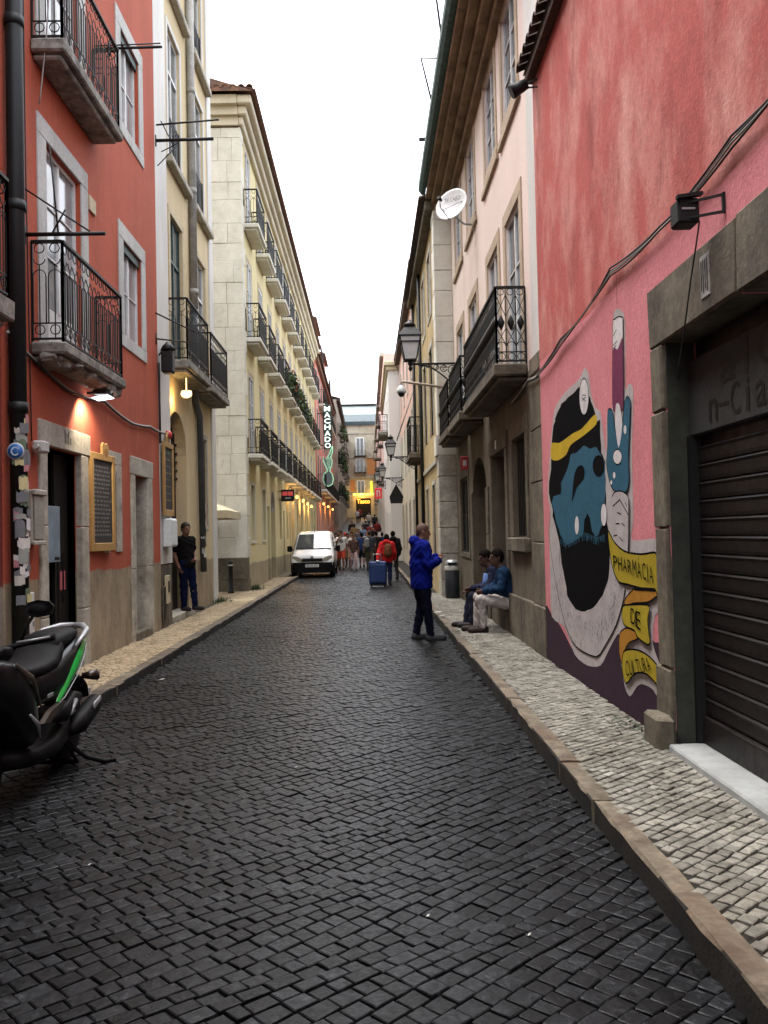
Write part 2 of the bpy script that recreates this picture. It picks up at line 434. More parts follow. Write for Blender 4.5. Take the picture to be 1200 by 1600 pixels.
# kerb stones, each its own piece
def kerbs(parent, xf, xb, zt, y0, y1, jit):
    y = y0
    while y < y1:
        ln = random.uniform(.75, 1.35); dx = random.uniform(-jit, jit)
        sg = 1 if xb > xf else -1; rings = []; zz = zt + random.uniform(-.008, .008); n_ = 7
        for i in range(n_ + 1):        # worn, chipped top edge
            yy = y + .005 + (ln - .010) * i / n_; ch = random.choice((.007, .009, .011, .013, .017)); e_ = .006 if i in (0, n_) else 0
            j_ = lambda s_=.003: random.uniform(-s_, s_)
            rings.append([(xf + dx + j_(), yy, -.08), (xf + dx + j_(.005), yy, zz - ch), (xf + dx + sg * ch * .9, yy, zz - e_ + j_(.002)), ((xf + xb) / 2, yy, zz - e_ + j_(.002)), (xb, yy, zz - .004 - e_ + j_()), (xb, yy, -.08)])
        mb = MB(); mb.loft(rings, 0, False)
        for k, f in enumerate(mb.f):          # the traffic side of the stone has its shade painted in, along with grime
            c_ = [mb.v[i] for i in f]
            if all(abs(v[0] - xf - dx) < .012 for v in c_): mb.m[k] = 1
        mb.build('kerb_stone', [M['kerb'], M['grime_shade']], parent); y += ln
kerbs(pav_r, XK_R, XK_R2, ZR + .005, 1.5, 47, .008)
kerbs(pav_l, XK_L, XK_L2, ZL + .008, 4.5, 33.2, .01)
# gutter row: long dark stones beside each kerb are part of the road surface relief
# ------------------------------------------------------------------ buildings
class Bld:
    """a building whose street front is the plane x = X; sgn +1: front looks to +x (left side of the street)"""
    def __init__(s, name, label, X, sgn, y0, y1, z1, wallmat, back=8, z0=-.3, cat='building'):
        s.t = thing(name, label, cat, (X, (y0 + y1) / 2, 0)); s.off = Vector((X, (y0 + y1) / 2, 0))
        s.X, s.sgn, s.y0, s.y1, s.z0, s.z1, s.wm, s.back = X, sgn, y0, y1, z0, z1, wallmat, back; s.op = []
    def x(s, o): return s.X + s.sgn * o           # o > 0: out into the street
    def part(s, mb, name, mats, parent=None):
        o = mb.build(name, mats, parent or s.t)
        if parent is None: o.location = -s.off
        return o
    def box(s, mb, a, b, ya, yb, za, zb, m=0): mb.box(s.x(a), s.x(b), ya, yb, za, zb, m); return mb
    def cbox(s, mb, a, b, ya, yb, za, zb, c=.012, m=0, jit=0): mb.cbox(s.x(a), s.x(b), ya, yb, za, zb, c, m, jit); return mb
    def open(s, ya, yb, za, zb, d=.2): s.op.append((ya, yb, za, zb, d))
    def wall(s, dmat=None):
        ys = sorted({s.y0, s.y1, *[v for o in s.op for v in o[:2]]}); zs = sorted({s.z0, s.z1, *[v for o in s.op for v in o[2:4]]})
        # finer grid keeps shading even
        mb = MB()
        for i in range(len(ys) - 1):
            for j in range(len(zs) - 1):
                cy, cz = (ys[i] + ys[i+1]) / 2, (zs[j] + zs[j+1]) / 2
                if any(o[0] < cy < o[1] and o[2] < cz < o[3] for o in s.op): continue
                mb.add([(s.X, ys[i], zs[j]), (s.X, ys[i+1], zs[j]), (s.X, ys[i+1], zs[j+1]), (s.X, ys[i], zs[j+1])], [(0, 1, 2, 3)])
        for (a, b, c, d, dp) in s.op:
            xi = s.x(-dp)
            mb.add([(s.X,a,c),(s.X,b,c),(s.X,b,d),(s.X,a,d),(xi,a,c),(xi,b,c),(xi,b,d),(xi,a,d)],
                   [(0,1,5,4),(1,2,6,5),(2,3,7,6),(3,0,4,7)])
        xb = s.x(-s.back)
        mb.add([(s.X,s.y0,s.z0),(s.X,s.y1,s.z0),(xb,s.y1,s.z0),(xb,s.y0,s.z0),(s.X,s.y0,s.z1),(s.X,s.y1,s.z1),(xb,s.y1,s.z1),(xb,s.y0,s.z1)],
               [(4,5,6,7),(0,3,7,4),(1,2,6,5),(2,3,7,6)])
        w_ = s.part(mb, 'wall', s.wm); return w_
    def backing(s, ya, yb, za, zb, d, m, name='interior'):
        mb = MB(); s.box(mb, -d - .012, -d - .03, ya - .02, yb + .02, za - .02, zb + .02); return s.part(mb, name, m)
    def surround(s, win, ya, yb, za, zb, w_, m, out=.02, bottom=True, top=None, pieces=True, depth=.16):
        """stone frame round an opening: each stone is a piece"""
        top = top or w_
        bl = [(ya - w_, yb + w_, zb, zb + top)]
        if bottom: bl.append((ya - w_ - .02, yb + w_ + .02, za - w_ * .8, za))
        bl += [(ya - w_, ya, za, zb), (yb, yb + w_, za, zb)]
        for (a, b, c, d) in bl:
            mb = MB(); s.cbox(mb, -.012, out, a + .001, b - .001, c + .001, d - .001, .006)
            o = mb.build('surround_stone', m, win)
    def window(s, ya, yb, za, zb, d=.16, cols=2, rows=3, fm=None, pm=None, sur=None, sw=.16, bottom=True, top=None, fw=.05, panel=0, transom=None, name='window', op=True, panes=True, shutter=None):
        fm = fm or M['white_frame']; pm = pm or M['glass']
        if op: s.open(ya, yb, za, zb, d + .05)
        mb = MB(); e = .001
        s.box(mb, -d, -d + .05, ya + e, ya + fw, za + e, zb - e); s.box(mb, -d, -d + .05, yb - fw, yb - e, za + e, zb - e)
        s.box(mb, -d, -d + .049, ya + fw, yb - fw, zb - fw, zb - e); s.box(mb, -d, -d + .049, ya + fw, yb - fw, za + e, za + fw)
        iy0, iy1, iz0, iz1 = ya + fw, yb - fw, za + fw, zb - fw
        zt = iz1
        if transom: zt = zb - transom; s.box(mb, -d + .002, -d + .055, iy0, iy1, zt - fw * .6, zt + fw * .6)
        if panel: s.box(mb, -d + .004, -d + .03, iy0, iy1, iz0, iz0 + panel)
        p0 = iz0 + panel
        wy = (iy1 - iy0) / cols
        for k in range(1, cols):
            ww = fw * (1.1 if k * 2 == cols else .45)
            s.box(mb, -d + .003, -d + .047, iy0 + k*wy - ww/2, iy0 + k*wy + ww/2, p0, iz1)
        hz = (zt - p0) / rows
        for k in range(1, rows): s.box(mb, -d + .006, -d + .04, iy0, iy1, p0 + k*hz - fw*.22, p0 + k*hz + fw*.22)
        win = s.part(mb, name, fm)
        if panes:
            for i in range(cols):
                for (c, f) in [(p0 + k*hz, p0 + (k+1)*hz) for k in range(rows)] + ([(zt, iz1)] if transom else []):
                    pb = MB(); s.box(pb, -d + .012, -d + .02, iy0 + i*wy, iy0 + (i+1)*wy, c, f); pb.build('pane', pm, win)
        else:
            pb = MB(); s.box(pb, -d + .012, -d + .02, iy0, iy1, p0, iz1); pb.build('pane', pm, win)
        if sur: s.surround(win, ya, yb, za, zb, sw, sur, bottom=bottom, top=top)
        return win
    def balcony(s, ya, yb, z0, th, proj, rail_h, style='scroll', m=None, cm=None, near=True):
        mb = MB()
        s.cbox(mb, .002, proj + .05, ya - .05, yb + .05, z0 - th, z0, .02, 0, .004)
        s.cbox(mb, .002, proj - .02, ya + .02, yb - .02, z0 - th - .06, z0 - th - .001, .02)
        b = s.part(mb, 'balcony', cm or M['concrete'])
        rb = MB(); P = [(s.x(.01), ya), (s.x(proj), ya), (s.x(proj), yb), (s.x(.01), yb)]
        railing(rb, P, z0 + .04, z0 + rail_h, style); rb.build('railing', m or M['iron'], b)
        hb = MB()
        for k in range(3): hb.bar((*P[k], z0 + rail_h), (*P[k+1], z0 + rail_h), .045, .03)
        hb.build('handrail', m or M['iron'], b)
        return b

def ring(mb, c, r, ax, n=10, w=.009, a0=0, a1=2*math.pi):
    """scroll circle in the vertical plane holding direction ax"""
    ax = Vector(ax); pts = []
    for k in range(n + 1):
        t = a0 + (a1 - a0) * k / n
        pts.append(Vector(c) + ax * (r * math.cos(t)) + Vector((0, 0, r * math.sin(t))))
    for k in range(n): mb.bar(pts[k], pts[k+1], w)
def railing(mb, P, z0, z1, style):
    for k in range(len(P) - 1):
        a = Vector((*P[k], 0)); b = Vector((*P[k+1], 0)); d = b - a; L = d.length; u = d / L
        Z = lambda p, z: (p.x, p.y, z)
        h = z1 - z0
        mb.bar(Z(a, z0), Z(b, z0), .022); 
        for e in (a, b): mb.bar(Z(e, z0 - .04), Z(e, z1), .026)
        if style == 'scroll':
            zt = z1 - .26 * h; zb_ = z0 + .16 * h
            mb.bar(Z(a, zb_), Z(b, zb_), .014)
            n = max(2, round(L / .16)); st_ = L / n
            for i in range(n):
                c = a + u * (st_ * (i + .5))
                ring(mb, Z(c, z1 - .07), .055, u, 8, .009); ring(mb, Z(c, z1 - .19), .06, u, 8, .009, math.pi, 2*math.pi)
                ring(mb, Z(c, zb_ - .07), .055, u, 8, .009)
                mb.bar(Z(c, z1 - .25), Z(c, z0), .010)
                ring(mb, Z(c, zt - .1), st_ * .42, u, 6, .009, 0, math.pi)
                for o in (-.42, .42): mb.bar(Z(c + u * (st_ * o), zt - .1), Z(c + u * (st_ * o), zb_), .011)
        elif style == 'lattice':
            n = max(2, round(L / .125)); st_ = L / n
            mb.bar(Z(a, z0 + .12), Z(b, z0 + .12), .014)
            for i in range(n):
                c = a + u * (st_ * (i + .5)); l = a + u * (st_ * i); r = a + u * (st_ * (i + 1))
                mb.bar(Z(l, z0), Z(l, z1), .013)
                ring(mb, Z(c, z0 + .06), .05, u, 8, .009); ring(mb, Z(c, z0 + .20), .055, u, 8, .009, 0, math.pi)
                ring(mb, Z(c, z1 - .06), .045, u, 8, .009)
                zm = z0 + .52 * h
                for (zz0, zz1) in ((zm + .08, z1 - .1), (zm - .3, zm - .07)):
                    mb.bar(Z(l, zz0), Z(r, zz1), .009); mb.bar(Z(r, zz0), Z(l, zz1), .009)
                mb.lathe([(.008, -.10), (.03, -.05), (.05, 0), (.03, .05), (.008, .10)], Z(c, zm), 6)
        else:       # plain bars, far away
            n = max(2, round(L / .13)); st_ = L / n
            mb.bar(Z(a, z1 - .14), Z(b, z1 - .14), .014)
            for i in range(n):
                c = a + u * (st_ * (i + .5)); mb.bar(Z(c, z0), Z(c, z1), .014)
                if style == 'barring': ring(mb, Z(c, z1 - .07), .05, u, 6, .01)
def arch_fill(B, ya, yb, zs, zt, d, m, name='arch', parent=None):
    """spandrels between a rectangular opening (top zt) and a round arch springing at zs"""
    mb = MB(); n = 14; cy = (ya + yb) / 2; hw = (yb - ya) / 2; rise = zt - zs - .005
    pts = [(cy - hw * math.cos(math.pi * k / n), zs + rise * math.sin(math.pi * k / n)) for k in range(n + 1)]
    for k in range(n):
        (a, c), (b, e) = pts[k], pts[k+1]
        vs = [(B.x(.001), a, c), (B.x(.001), b, e), (B.x(.001), b, zt), (B.x(.001), a, zt), (B.x(-d), a, c), (B.x(-d), b, e)]
        mb.add(vs, [(0, 1, 2, 3), (0, 4, 5, 1)])
    return B.part(mb, name, m, parent)
def tiles(mb, p0, p1, out, slope, w=.17, L=.42, r=.075):
    """barrel tiles along an eave from p0 to p1; out = horizontal outward dir"""
    p0, p1, out = Vector(p0), Vector(p1), Vector(out); n = int((p1 - p0).length / w); u = (p1 - p0) / n
    ud = u.normalized()
    for i in range(n):
        c = p0 + u * (i + .5); q = c - out * L + Vector((0, 0, L * slope))
        vs = []
        for pt, rr in ((c, r), (q, r * .85)):
            for k in range(6):
                t = math.pi * k / 5; vs.append(pt + ud * (rr * math.cos(t)) + Vector((0, 0, rr * math.sin(t) * .9)))
            for k in range(6):
                t = math.pi * (5 - k) / 5; vs.append(pt + ud * ((rr - .016) * math.cos(t)) + Vector((0, 0, (rr - .016) * math.sin(t) * .9)))
        mb.add(vs, [(k, (k+1) % 12, 12 + (k+1) % 12, 12 + k) for k in range(12)] + [tuple(range(12)), tuple(range(12, 24))], 0)

PLZ = {}
PLZ['red'] = mat('terracotta_red_plaster', (.42, .092, .048), (.34, .072, .038), rough=.85, sc=1.2, bump=.45, bs=60, fine=.2, streak=1, stain=((.47, .135, .08), 1.7, .56, .76, .5), stain2=((.17, .06, .045), 4.5, .60, .82, .10),
                 zones=[(1.24, (.38, .305, .20), (.20, .155, .105), .16, True)])
PLZ['red2'] = mat('dark_red_plaster', (.20, .045, .035), (.15, .035, .03), rough=.85, sc=1.2, bump=.35, bs=70,
                  zones=[(1.2, (.34, .31, .26), (.24, .21, .17), .10, True)])
PLZ['cream'] = mat('cream_plaster', (.62, .51, .32), (.54, .43, .26), rough=.85, sc=1.0, bump=.3, bs=70, fine=.15, streak=1, stain2=((.30, .24, .15), 4.0, .60, .85, .10),
                   zones=[(1.15, (.36, .285, .18), (.22, .17, .11), .12, True)])
PLZ['yellow'] = mat('pale_yellow_plaster', (.70, .62, .36), (.64, .56, .31), rough=.85, sc=.8, bump=.3, bs=60, fine=.12, streak=1, stain2=((.42, .37, .22), 2.2, .58, .85, .12),
                    zones=[(.85, (.40, .34, .22), (.28, .235, .16), .22, True)])
PLZ['salmon'] = mat('salmon_plaster', (.62, .22, .16), (.54, .19, .14), rough=.85, sc=.8, bump=.2, fine=.12, streak=1)
PLZ['greyp'] = mat('worn_grey_plaster', (.40, .37, .31), (.25, .23, .19), rough=.9, sc=.9, bump=.3, fine=.2, streak=1, stain=((.14, .13, .11), .8, .5, .72, .4))
PLZ['mural'] = mat('streaky_red_limewash', (.42, .085, .072), (.56, .26, .22), rough=.9, sc=1.6, bump=.5, bs=45, fine=.2, streak=.62, lo=.46, hi=.70,
                   stain=((.26, .052, .044), 1.9, .50, .70, .55), stain2=((.24, .07, .06), 5, .62, .85, .08), zones=[(3.66, (.60, .205, .225), (.53, .17, .185), .05, True)])
PLZ['ppink'] = mat('pale_pink_plaster', (.66, .51, .46), (.60, .47, .42), rough=.85, sc=.9, bump=.25, bs=60, fine=.1, streak=1, stain=((.52, .42, .34), 1.5, .55, .8, .2))
PLZ['ochre'] = mat('peeling_ochre_plaster', (.46, .34, .16), (.36, .26, .13), rough=.9, sc=1.6, bump=.4, bs=30, fine=.2, streak=1, stain=((.22, .17, .11), 2.2, .52, .68, .3))
PLZ['whitep'] = mat('off_white_plaster', (.56, .52, .44), (.45, .41, .34), rough=.9, sc=.9, bump=.25, fine=.12, streak=1, stain=((.34, .30, .24), 1.5, .56, .8, .3),
                   zones=[(6.6, (.62, .42, .36), (.56, .37, .32), .1, False)])
PLZ['white'] = mat('bright_white_plaster', (.74, .74, .73), (.66, .66, .65), rough=.85, sc=.9, bump=.2, fine=.08, streak=1)
PLZ['endp'] = mat('old_end_house_plaster', (.46, .42, .33), (.34, .30, .23), rough=.9, sc=.5, bump=.2, fine=.15, stain=((.22, .20, .16), .6, .5, .7))

# ---------- left side: dark red neighbour beside the camera
B = Bld('dark_red_house', 'dark red house front cut by the left edge, beyond the stickered downpipe', -3.62, 1, -9, 8.62, 12, PLZ['red2'])
B.balcony(5.4, 7.78, 3.83, .2, .42, 1.08, 'scroll', M['iron'])
B.window(5.9, 7.2, 3.85, 6.2, cols=2, rows=3, sur=M['grey_trim'], bottom=False)
B.window(1.9, 3.0, 3.85, 6.2, cols=2, rows=3, sur=M['grey_trim'], bottom=False)
B.window(5.9, 7.2, 7.1, 9.4, cols=2, rows=3, sur=M['grey_trim'], bottom=False)
B.window(3.9, 5.0, .1, 2.6, cols=2, rows=2, sur=M['stone'], bottom=False, fm=M['dark_wood'])
B.wall()

# ---------- red townhouse
B = RED = Bld('red_townhouse', 'terracotta red townhouse with stone door frames, balconies and a beige base', -3.6, 1, 8.62, 15.02, 12.2, PLZ['red'])
for (z0, zt) in ((3.82, 6.22), (7.17, 9.6)):
    B.window(9.82, 11.03, z0, zt, d=.11, cols=2, rows=3, fm=M['white_frame'], pm=M['glass_c'], sur=M['grey_trim'], sw=.26, bottom=False, top=.23, panel=.5)
for z0 in (4.72, 7.96):
    B.window(12.93, 13.97, z0, z0 + 1.43, d=.11, cols=2, rows=2, fm=M['white_frame'], pm=M['glass_c'], sur=M['grey_trim'], sw=.24, fw=.045)
    sh = MB(); B.box(sh, -.02, -.04, 12.935, 13.965, z0 + 1.30, z0 + 1.428); B.part(sh, 'blind_box', M['green_frame'])
B.balcony(9.37, 11.58, 3.80, .13, .34, 1.10, 'scroll', M['iron'])
B.balcony(9.45, 11.60, 7.17, .14, .34, 1.10, 'scroll', M['iron_b'])
# the broken lower edge of the first balcony
ck = MB()
for k in range(15):
    y = 9.36 + 2.2 * k / 14 + random.uniform(-.05, .05); r_ = random.uniform(.05, .12) * (1.25 if k < 8 else .7)
    ck.cbox(B.x(random.uniform(.02, .14)), B.x(random.uniform(.26, .375)), y - r_, y + r_, 3.54 + random.uniform(0, .06), 3.67 + random.uniform(0, .03), .035, 0, .02)
B.part(ck, 'broken_concrete', M['concrete'])
# ground floor door: open onto a dark room
B.open(9.72, 10.88, -.3, 2.72, .07)
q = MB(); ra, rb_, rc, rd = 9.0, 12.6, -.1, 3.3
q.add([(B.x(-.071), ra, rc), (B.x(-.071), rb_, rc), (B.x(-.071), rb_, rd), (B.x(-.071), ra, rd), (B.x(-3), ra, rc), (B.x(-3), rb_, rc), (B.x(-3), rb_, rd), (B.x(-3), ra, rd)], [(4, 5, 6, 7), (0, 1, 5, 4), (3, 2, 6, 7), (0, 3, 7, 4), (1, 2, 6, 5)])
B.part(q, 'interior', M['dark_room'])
dm = MB(); B.box(dm, -.20, -.16, 10.42, 10.875, .12, 2.70); d_ = B.part(dm, 'door', M['dark_wood'])
hb = MB(); hb.bar((B.x(-.145), 10.66, .9), (B.x(-.145), 10.66, 1.5), .014); hb.build('handle', M['iron'], d_)
st_ = MB(); B.box(st_, -.158, -.155, 10.58, 10.76, 1.05, 1.28); st_.build('sticker', plain('pink_sticker', (.45, .12, .14)), d_)
sf = MB(); B.cbox(sf, -.012, .03, 9.50, 11.22, 2.722, 3.00, .012, 0, .004); SFR = B.part(sf, 'door_frame', M['stone'])
for (a, b) in ((9.50, 9.72), (10.88, 11.13)):
    z = -.1
    for hgt in (.9, 1.02, .898):
        q = MB(); B.cbox(q, -.065, .03, a - .004, b + .004, z + .002, z + hgt, .012, 0, .003); q.build('frame_stone', M['stone'], SFR); z += hgt
q = MB()
for (k, h_) in ((10.27, .16), (10.33, .12), (10.39, .15), (10.46, .08)): q.box(B.x(.031), B.x(.034), k, k + .022, 2.80, 2.80 + h_)
q.build('dark_marks', M['black'], SFR)
# slit window behind the chalkboard
B.window(12.07, 12.38, 1.47, 2.72, d=.2, cols=1, rows=1, fm=M['dark_wood'], pm=M['glass'], sur=M['stone'], sw=.28, bottom=False, top=.18)
# narrow door
B.open(13.38, 14.12, -.3, 2.64, .42)
dm = MB(); B.box(dm, -.42, -.36, 13.39, 14.11, .2, 2.63)
for (z0, z1) in ((.35, 1.1), (1.25, 2.45)):
    B.box(dm, -.36, -.345, 13.5, 13.72, z0, z1); B.box(dm, -.36, -.345, 13.78, 14.0, z0, z1)
B.part(dm, 'door', M['green_wood'])
sf = MB(); B.cbox(sf, -.012, .028, 13.14, 14.5, 2.642, 2.92, .012, 0, .004); SFR = B.part(sf, 'door_frame', M['stone'])
for (a, b) in ((13.16, 13.38), (14.12, 14.44)):
    z = -.1
    for hgt in (1.3, 1.44):
        q = MB(); B.cbox(q, -.34, .026, a - .004, b + .004, z + .002, z + hgt, .012, 0, .004); q.build('frame_stone', M['stone'], SFR); z += hgt
q = MB(); B.cbox(q, -.36, .06, 13.3, 14.2, -.05, .22, .015, 0, .004); q.build('doorstep', M['stone_d'], SFR)
# downpipe at the house joint: dark above, covered with stickers below
pp = MB(); pp.tube([(B.x(.10), 8.74, 12.1), (B.x(.10), 8.74, .15)], .085, 12)
for z in (6.9, 5.0, 2.95): pp.tube([(B.x(.10), 8.74, z), (B.x(.10), 8.74, z + .1)], .098, 12)
pipe = B.part(pp, 'downpipe', M['dark_pipe'])
cols_ = [(.6, .6, .58), (.5, .48, .42), (.12, .16, .10), (.62, .60, .55), (.45, .2, .22), (.55, .5, .25), (.15, .16, .17), (.6, .6, .62), (.3, .32, .28)]
smats = [plain('sticker_paper', c_, .7) for c_ in cols_]
z = .75
for k in range(52):
    zz = random.uniform(1.0, 2.85); hh = random.uniform(.05, .17); t0 = random.uniform(-2.1, -.3); t1 = t0 + random.uniform(.5, 1.4)
    q = MB(); vs = []; rr = .086 + .0004 * k
    for i in range(6):
        t = t0 + (t1 - t0) * i / 5 + .0; jz = random.uniform(-.012, .012)
        for z_ in (zz, zz + hh): vs.append((B.x(.10) + rr * math.cos(t), 8.74 + rr * math.sin(t), z_ + jz))
    q.add(vs, [(2*i, 2*i+2, 2*i+3, 2*i+1) for i in range(5)], 0, True); q.build('sticker', random.choice(smats), pipe)
B.wall()

# ---------- cream townhouse
B = CREAM = Bld('cream_townhouse', 'narrow cream townhouse with white corner strips and an arched doorway', -3.75, 1, 15.02, 21.35, 15.6, PLZ['cream'])
for (y0, y1) in ((15.03, 15.92), (20.85, 21.36)):
    z = 1.2 if y0 < 16 else -.1
    q = MB(); B.cbox(q, -.02, .15 if y0 < 16 else .035, y0, y1, z, 15.6, .01); B.part(q, 'corner_strip', M['white_trim'])
q = MB(); B.cbox(q, -.02, .14, 15.03, 15.9, -.1, 1.195, .01); B.part(q, 'corner_base', M['stone_d'])
for i, (a, b) in enumerate(((16.76, 17.86), (19.25, 20.38))):
    B.window(a, b, 5.02, 8.0, d=.10, cols=2, rows=1, transom=.85, fm=M['green_frame'] if i == 0 else M['white_frame'], pm=M['glass_b'], sur=M['cream_trim'], sw=.14, bottom=False)
    for z0 in (9.05, 12.55):
        B.window(a, b, z0, z0 + 2.7, d=.10, cols=2, rows=1, transom=.8, fm=M['white_frame'], pm=M['glass_b'], sur=M['white_trim'], sw=.12, bottom=False)
        q = MB(); B.cbox(q, .002, .15, a - .30, b + .55, z0 - .16, z0 - .02, .02); B.part(q, 'sill', M['stone'])
        rl = MB(); railing(rl, [(B.x(-.02), a + .02), (B.x(-.02), b - .02)], z0 + .05, z0 + .98, 'barring'); rb_ = B.part(rl, 'window_railing', M['iron'])
B.balcony(16.32, 18.45, 5.02, .16, .40, 1.17, 'scroll', M['iron'])
B.balcony(18.78, 20.92, 4.98, .16, .40, 1.13, 'scroll', M['iron'])
# arched doorway
B.open(16.25, 18.0, -.3, 4.15, .26)
arch_fill(B, 16.25, 18.0, 3.35, 4.15, .25, M['cream_trim'])
B.backing(16.25, 18.0, 0, 4.15, .22, M['dark_wood'], 'door')
rl = MB()
for k in range(9): rl.bar((B.x(-.20), 16.4 + .17 * k, 2.9), (B.x(-.20), 16.4 + .17 * k, 3.8), .018)
for z in (2.88, 3.05, 3.22, 3.4, 3.58): rl.bar((B.x(-.20), 16.26, z), (B.x(-.20), 17.99, z), .03)
B.part(rl, 'fanlight_grille', M['iron'])
q = MB(); B.cbox(q, -.25, .10, 16.1, 18.2, -.1, .20, .02, 0, .004); B.part(q, 'doorstep', M['stone'])
# barred window on the ground floor
B.window(19.55, 20.2, 1.92, 3.9, d=.18, cols=2, rows=3, fm=M['dark_wood'], pm=M['glass'], sur=M['stone'], sw=.12, bottom=True)
rl = MB()
for k in range(5): rl.bar((B.x(-.03), 19.62 + .125 * k, 1.95), (B.x(-.03), 19.62 + .125 * k, 3.88), .018)
B.part(rl, 'window_grille', M['iron'])
# downpipe
pp = MB(); pp.tube([(B.x(.09), 18.62, 15.5), (B.x(.09), 18.62, 6.6)], .085, 10)
for z in (14.2, 11.3, 9.1, 6.9): pp.tube([(B.x(.09), 18.62, z), (B.x(.09), 18.62, z + .12)], .098, 10)
B.part(pp, 'downpipe', M['grey_pipe'])
pp = MB(); pp.tube([(B.x(.07), 18.66, 6.62), (B.x(.07), 18.72, 4.6), (B.x(.09), 19.05, 4.3), (B.x(.09), 19.2, .9)], .07, 10); lp = B.part(pp, 'lower_downpipe', mat('painted_dark_pipe', (.05, .06, .065), (.09, .10, .10), rough=.6))
for k in range(16):
    zz = random.uniform(1.1, 2.3); q = MB(); t0 = random.uniform(-2.2, -.4); vs = []
    for i in range(5):
        t = t0 + 1.1 * i / 4
        for z_ in (zz, zz + random.uniform(.06, .16)): vs.append((B.x(.09) + .0712 * math.cos(t), 19.17 + .0712 * math.sin(t), z_))
    q.add(vs, [(2*i, 2*i+2, 2*i+3, 2*i+1) for i in range(4)], 0, True); q.build('sticker', random.choice(smats), lp)
B.wall()

# ---------- yellow building behind the side street
B = YEL = Bld('yellow_apartment_building', 'long pale yellow apartment building with rows of balconies and a stone block corner', -3.5, 1, 24.85, 58.8, 14.3, PLZ['yellow'], back=12)
NB = 12; pitch = 2.78
gdoors = []
protoB = None; protoW = {}
for i in range(NB):
    c = 26.35 + pitch * i
    for lv, z0 in enumerate((4.08, 7.52, 10.92)):
        B.open(c - .52, c + .52, z0, z0 + 2.45, .09); v = random.choice((0, 0, 1, 2))
        if v not in protoW:
            protoW[v] = (B.window(c - .52, c + .52, z0, z0 + 2.45, d=.04, cols=2, rows=(3, 3, 4)[v], fm=M['white_frame'], pm=(M['glass_c'], M['glass'], M['glass_b'])[v], sur=M['cream_trim'], sw=.12, bottom=False, op=False, fw=(.06, .06, .08)[v]), c, z0)
        else:
            pr, pc, pz = protoW[v]; o = copy_tree(pr, B.t); o.location = Vector(pr.location) + Vector((0, c - pc, z0 - pz))
        if protoB is None: protoB = B.balcony(c - .92, c + .92, z0, .13, .40, 1.02, 'scroll', M['iron'], M['stone_w']); base = (c, z0)
        else: o = copy_tree(protoB, B.t); o.location = Vector(protoB.location) + Vector((0, c - base[0] + random.uniform(-.04, .04), z0 - base[1] + random.uniform(-.015, .015)))
    if i not in (2, 5, 7):
        B.window(c - .42, c + .45, 1.52, 3.2, d=.16, cols=2, rows=2, fm=M['dark_wood'], pm=M['glass'], sur=M['stone_w'] if i < 3 else None, sw=.1, panes=i < 4)
    else:
        top = 3.35 if i != 2 else 3.3
        B.open(c - .75, c + .75, -.3, top, .5); arch_fill(B, c - .75, c + .75, 2.55, top, .5, M['stone_w'])
        B.backing(c - .75, c + .75, 0, top, .46, M['green_wood'] if i == 2 else M['dark_wood'], 'door')
    if i in (1, 3, 4, 6, 8):
        yy = c + 1.3; B.open(yy - .3, yy + .35, .1, 2.7, .3); B.backing(yy - .3, yy + .35, .1, 2.7, .27, M['dark_wood'], 'door')
# cornice and tile eave
cm_ = mat('cornice_paint', (.60, .55, .42), (.50, .45, .34), rough=.8, sc=1, fine=.1)
for (o0, o1, z0, z1) in ((-.01, .12, 13.55, 13.8), (-.01, .24, 13.801, 14.05), (-.01, .40, 14.051, 14.3)):
    q = MB(); B.cbox(q, o0, o1, 24.85 - o1, 58.9, z0, z1, .03); q.box(B.x(-12), B.x(-.011), 24.85 - o1, 24.86, z0, z1); B.part(q, 'cornice', cm_)
q = MB()
q.add([(B.x(.5), 24.3, 14.32), (B.x(.5), 59, 14.32), (B.x(-3), 59, 15.4), (B.x(-3), 24.3, 15.4), (B.x(-12), 24.3, 14.32), (B.x(-12), 59, 14.32)],
      [(0, 1, 2, 3), (3, 2, 5, 4), (0, 3, 4)])
tiles(q, (B.x(.55), 24.3, 14.34), (B.x(.55), 59, 14.34), (1, 0, 0), .3)
rf = B.part(q, 'roof', M['tile'])
q = MB(); tiles(q, (B.x(-3.2), 24.28, 14.42), (B.x(.5), 24.28, 14.42), (0, -1, 0), .1, w=.22, r=.1); q.build('gable_tiles', M['tile'], rf)
B.wall()
# stone blocks on the gable that faces the camera, each block a piece
z = -.25; row = 0
while z < 13.5:
    hgt = random.choice((.52, .58, .62, .68)); hgt = min(hgt, 13.5 - z)
    if hgt < .2: break
    x = B.X + .035; first = True
    while x > -6.6:
        ln = random.uniform(.35, .95) if not (first and row % 2) else random.uniform(.22, .5)
        q = MB(); q.cbox(x - ln + .0025, x - .0025, 24.85 - .04 - random.uniform(0, .012), 24.84, z + .0025, z + hgt - .0025, .008, 0, .002)
        if first:   # quoin returns round the corner onto the street front
            q.cbox(B.X - .01, B.X + .034, 24.846, 24.85 + (.32 if row % 2 else .55), z + .004, z + hgt - .004, .01, 0, .002)
        B.part(q, 'stone_block', M['stone_w'] if z > 1 else M['stone_d']); x -= ln; first = False
    z += hgt; row += 1
q = MB(); q.box(-15.5, -3.52, 24.825, 24.848, -.2, 13.6); B.part(q, 'mortar_backing', M['stone_d'])

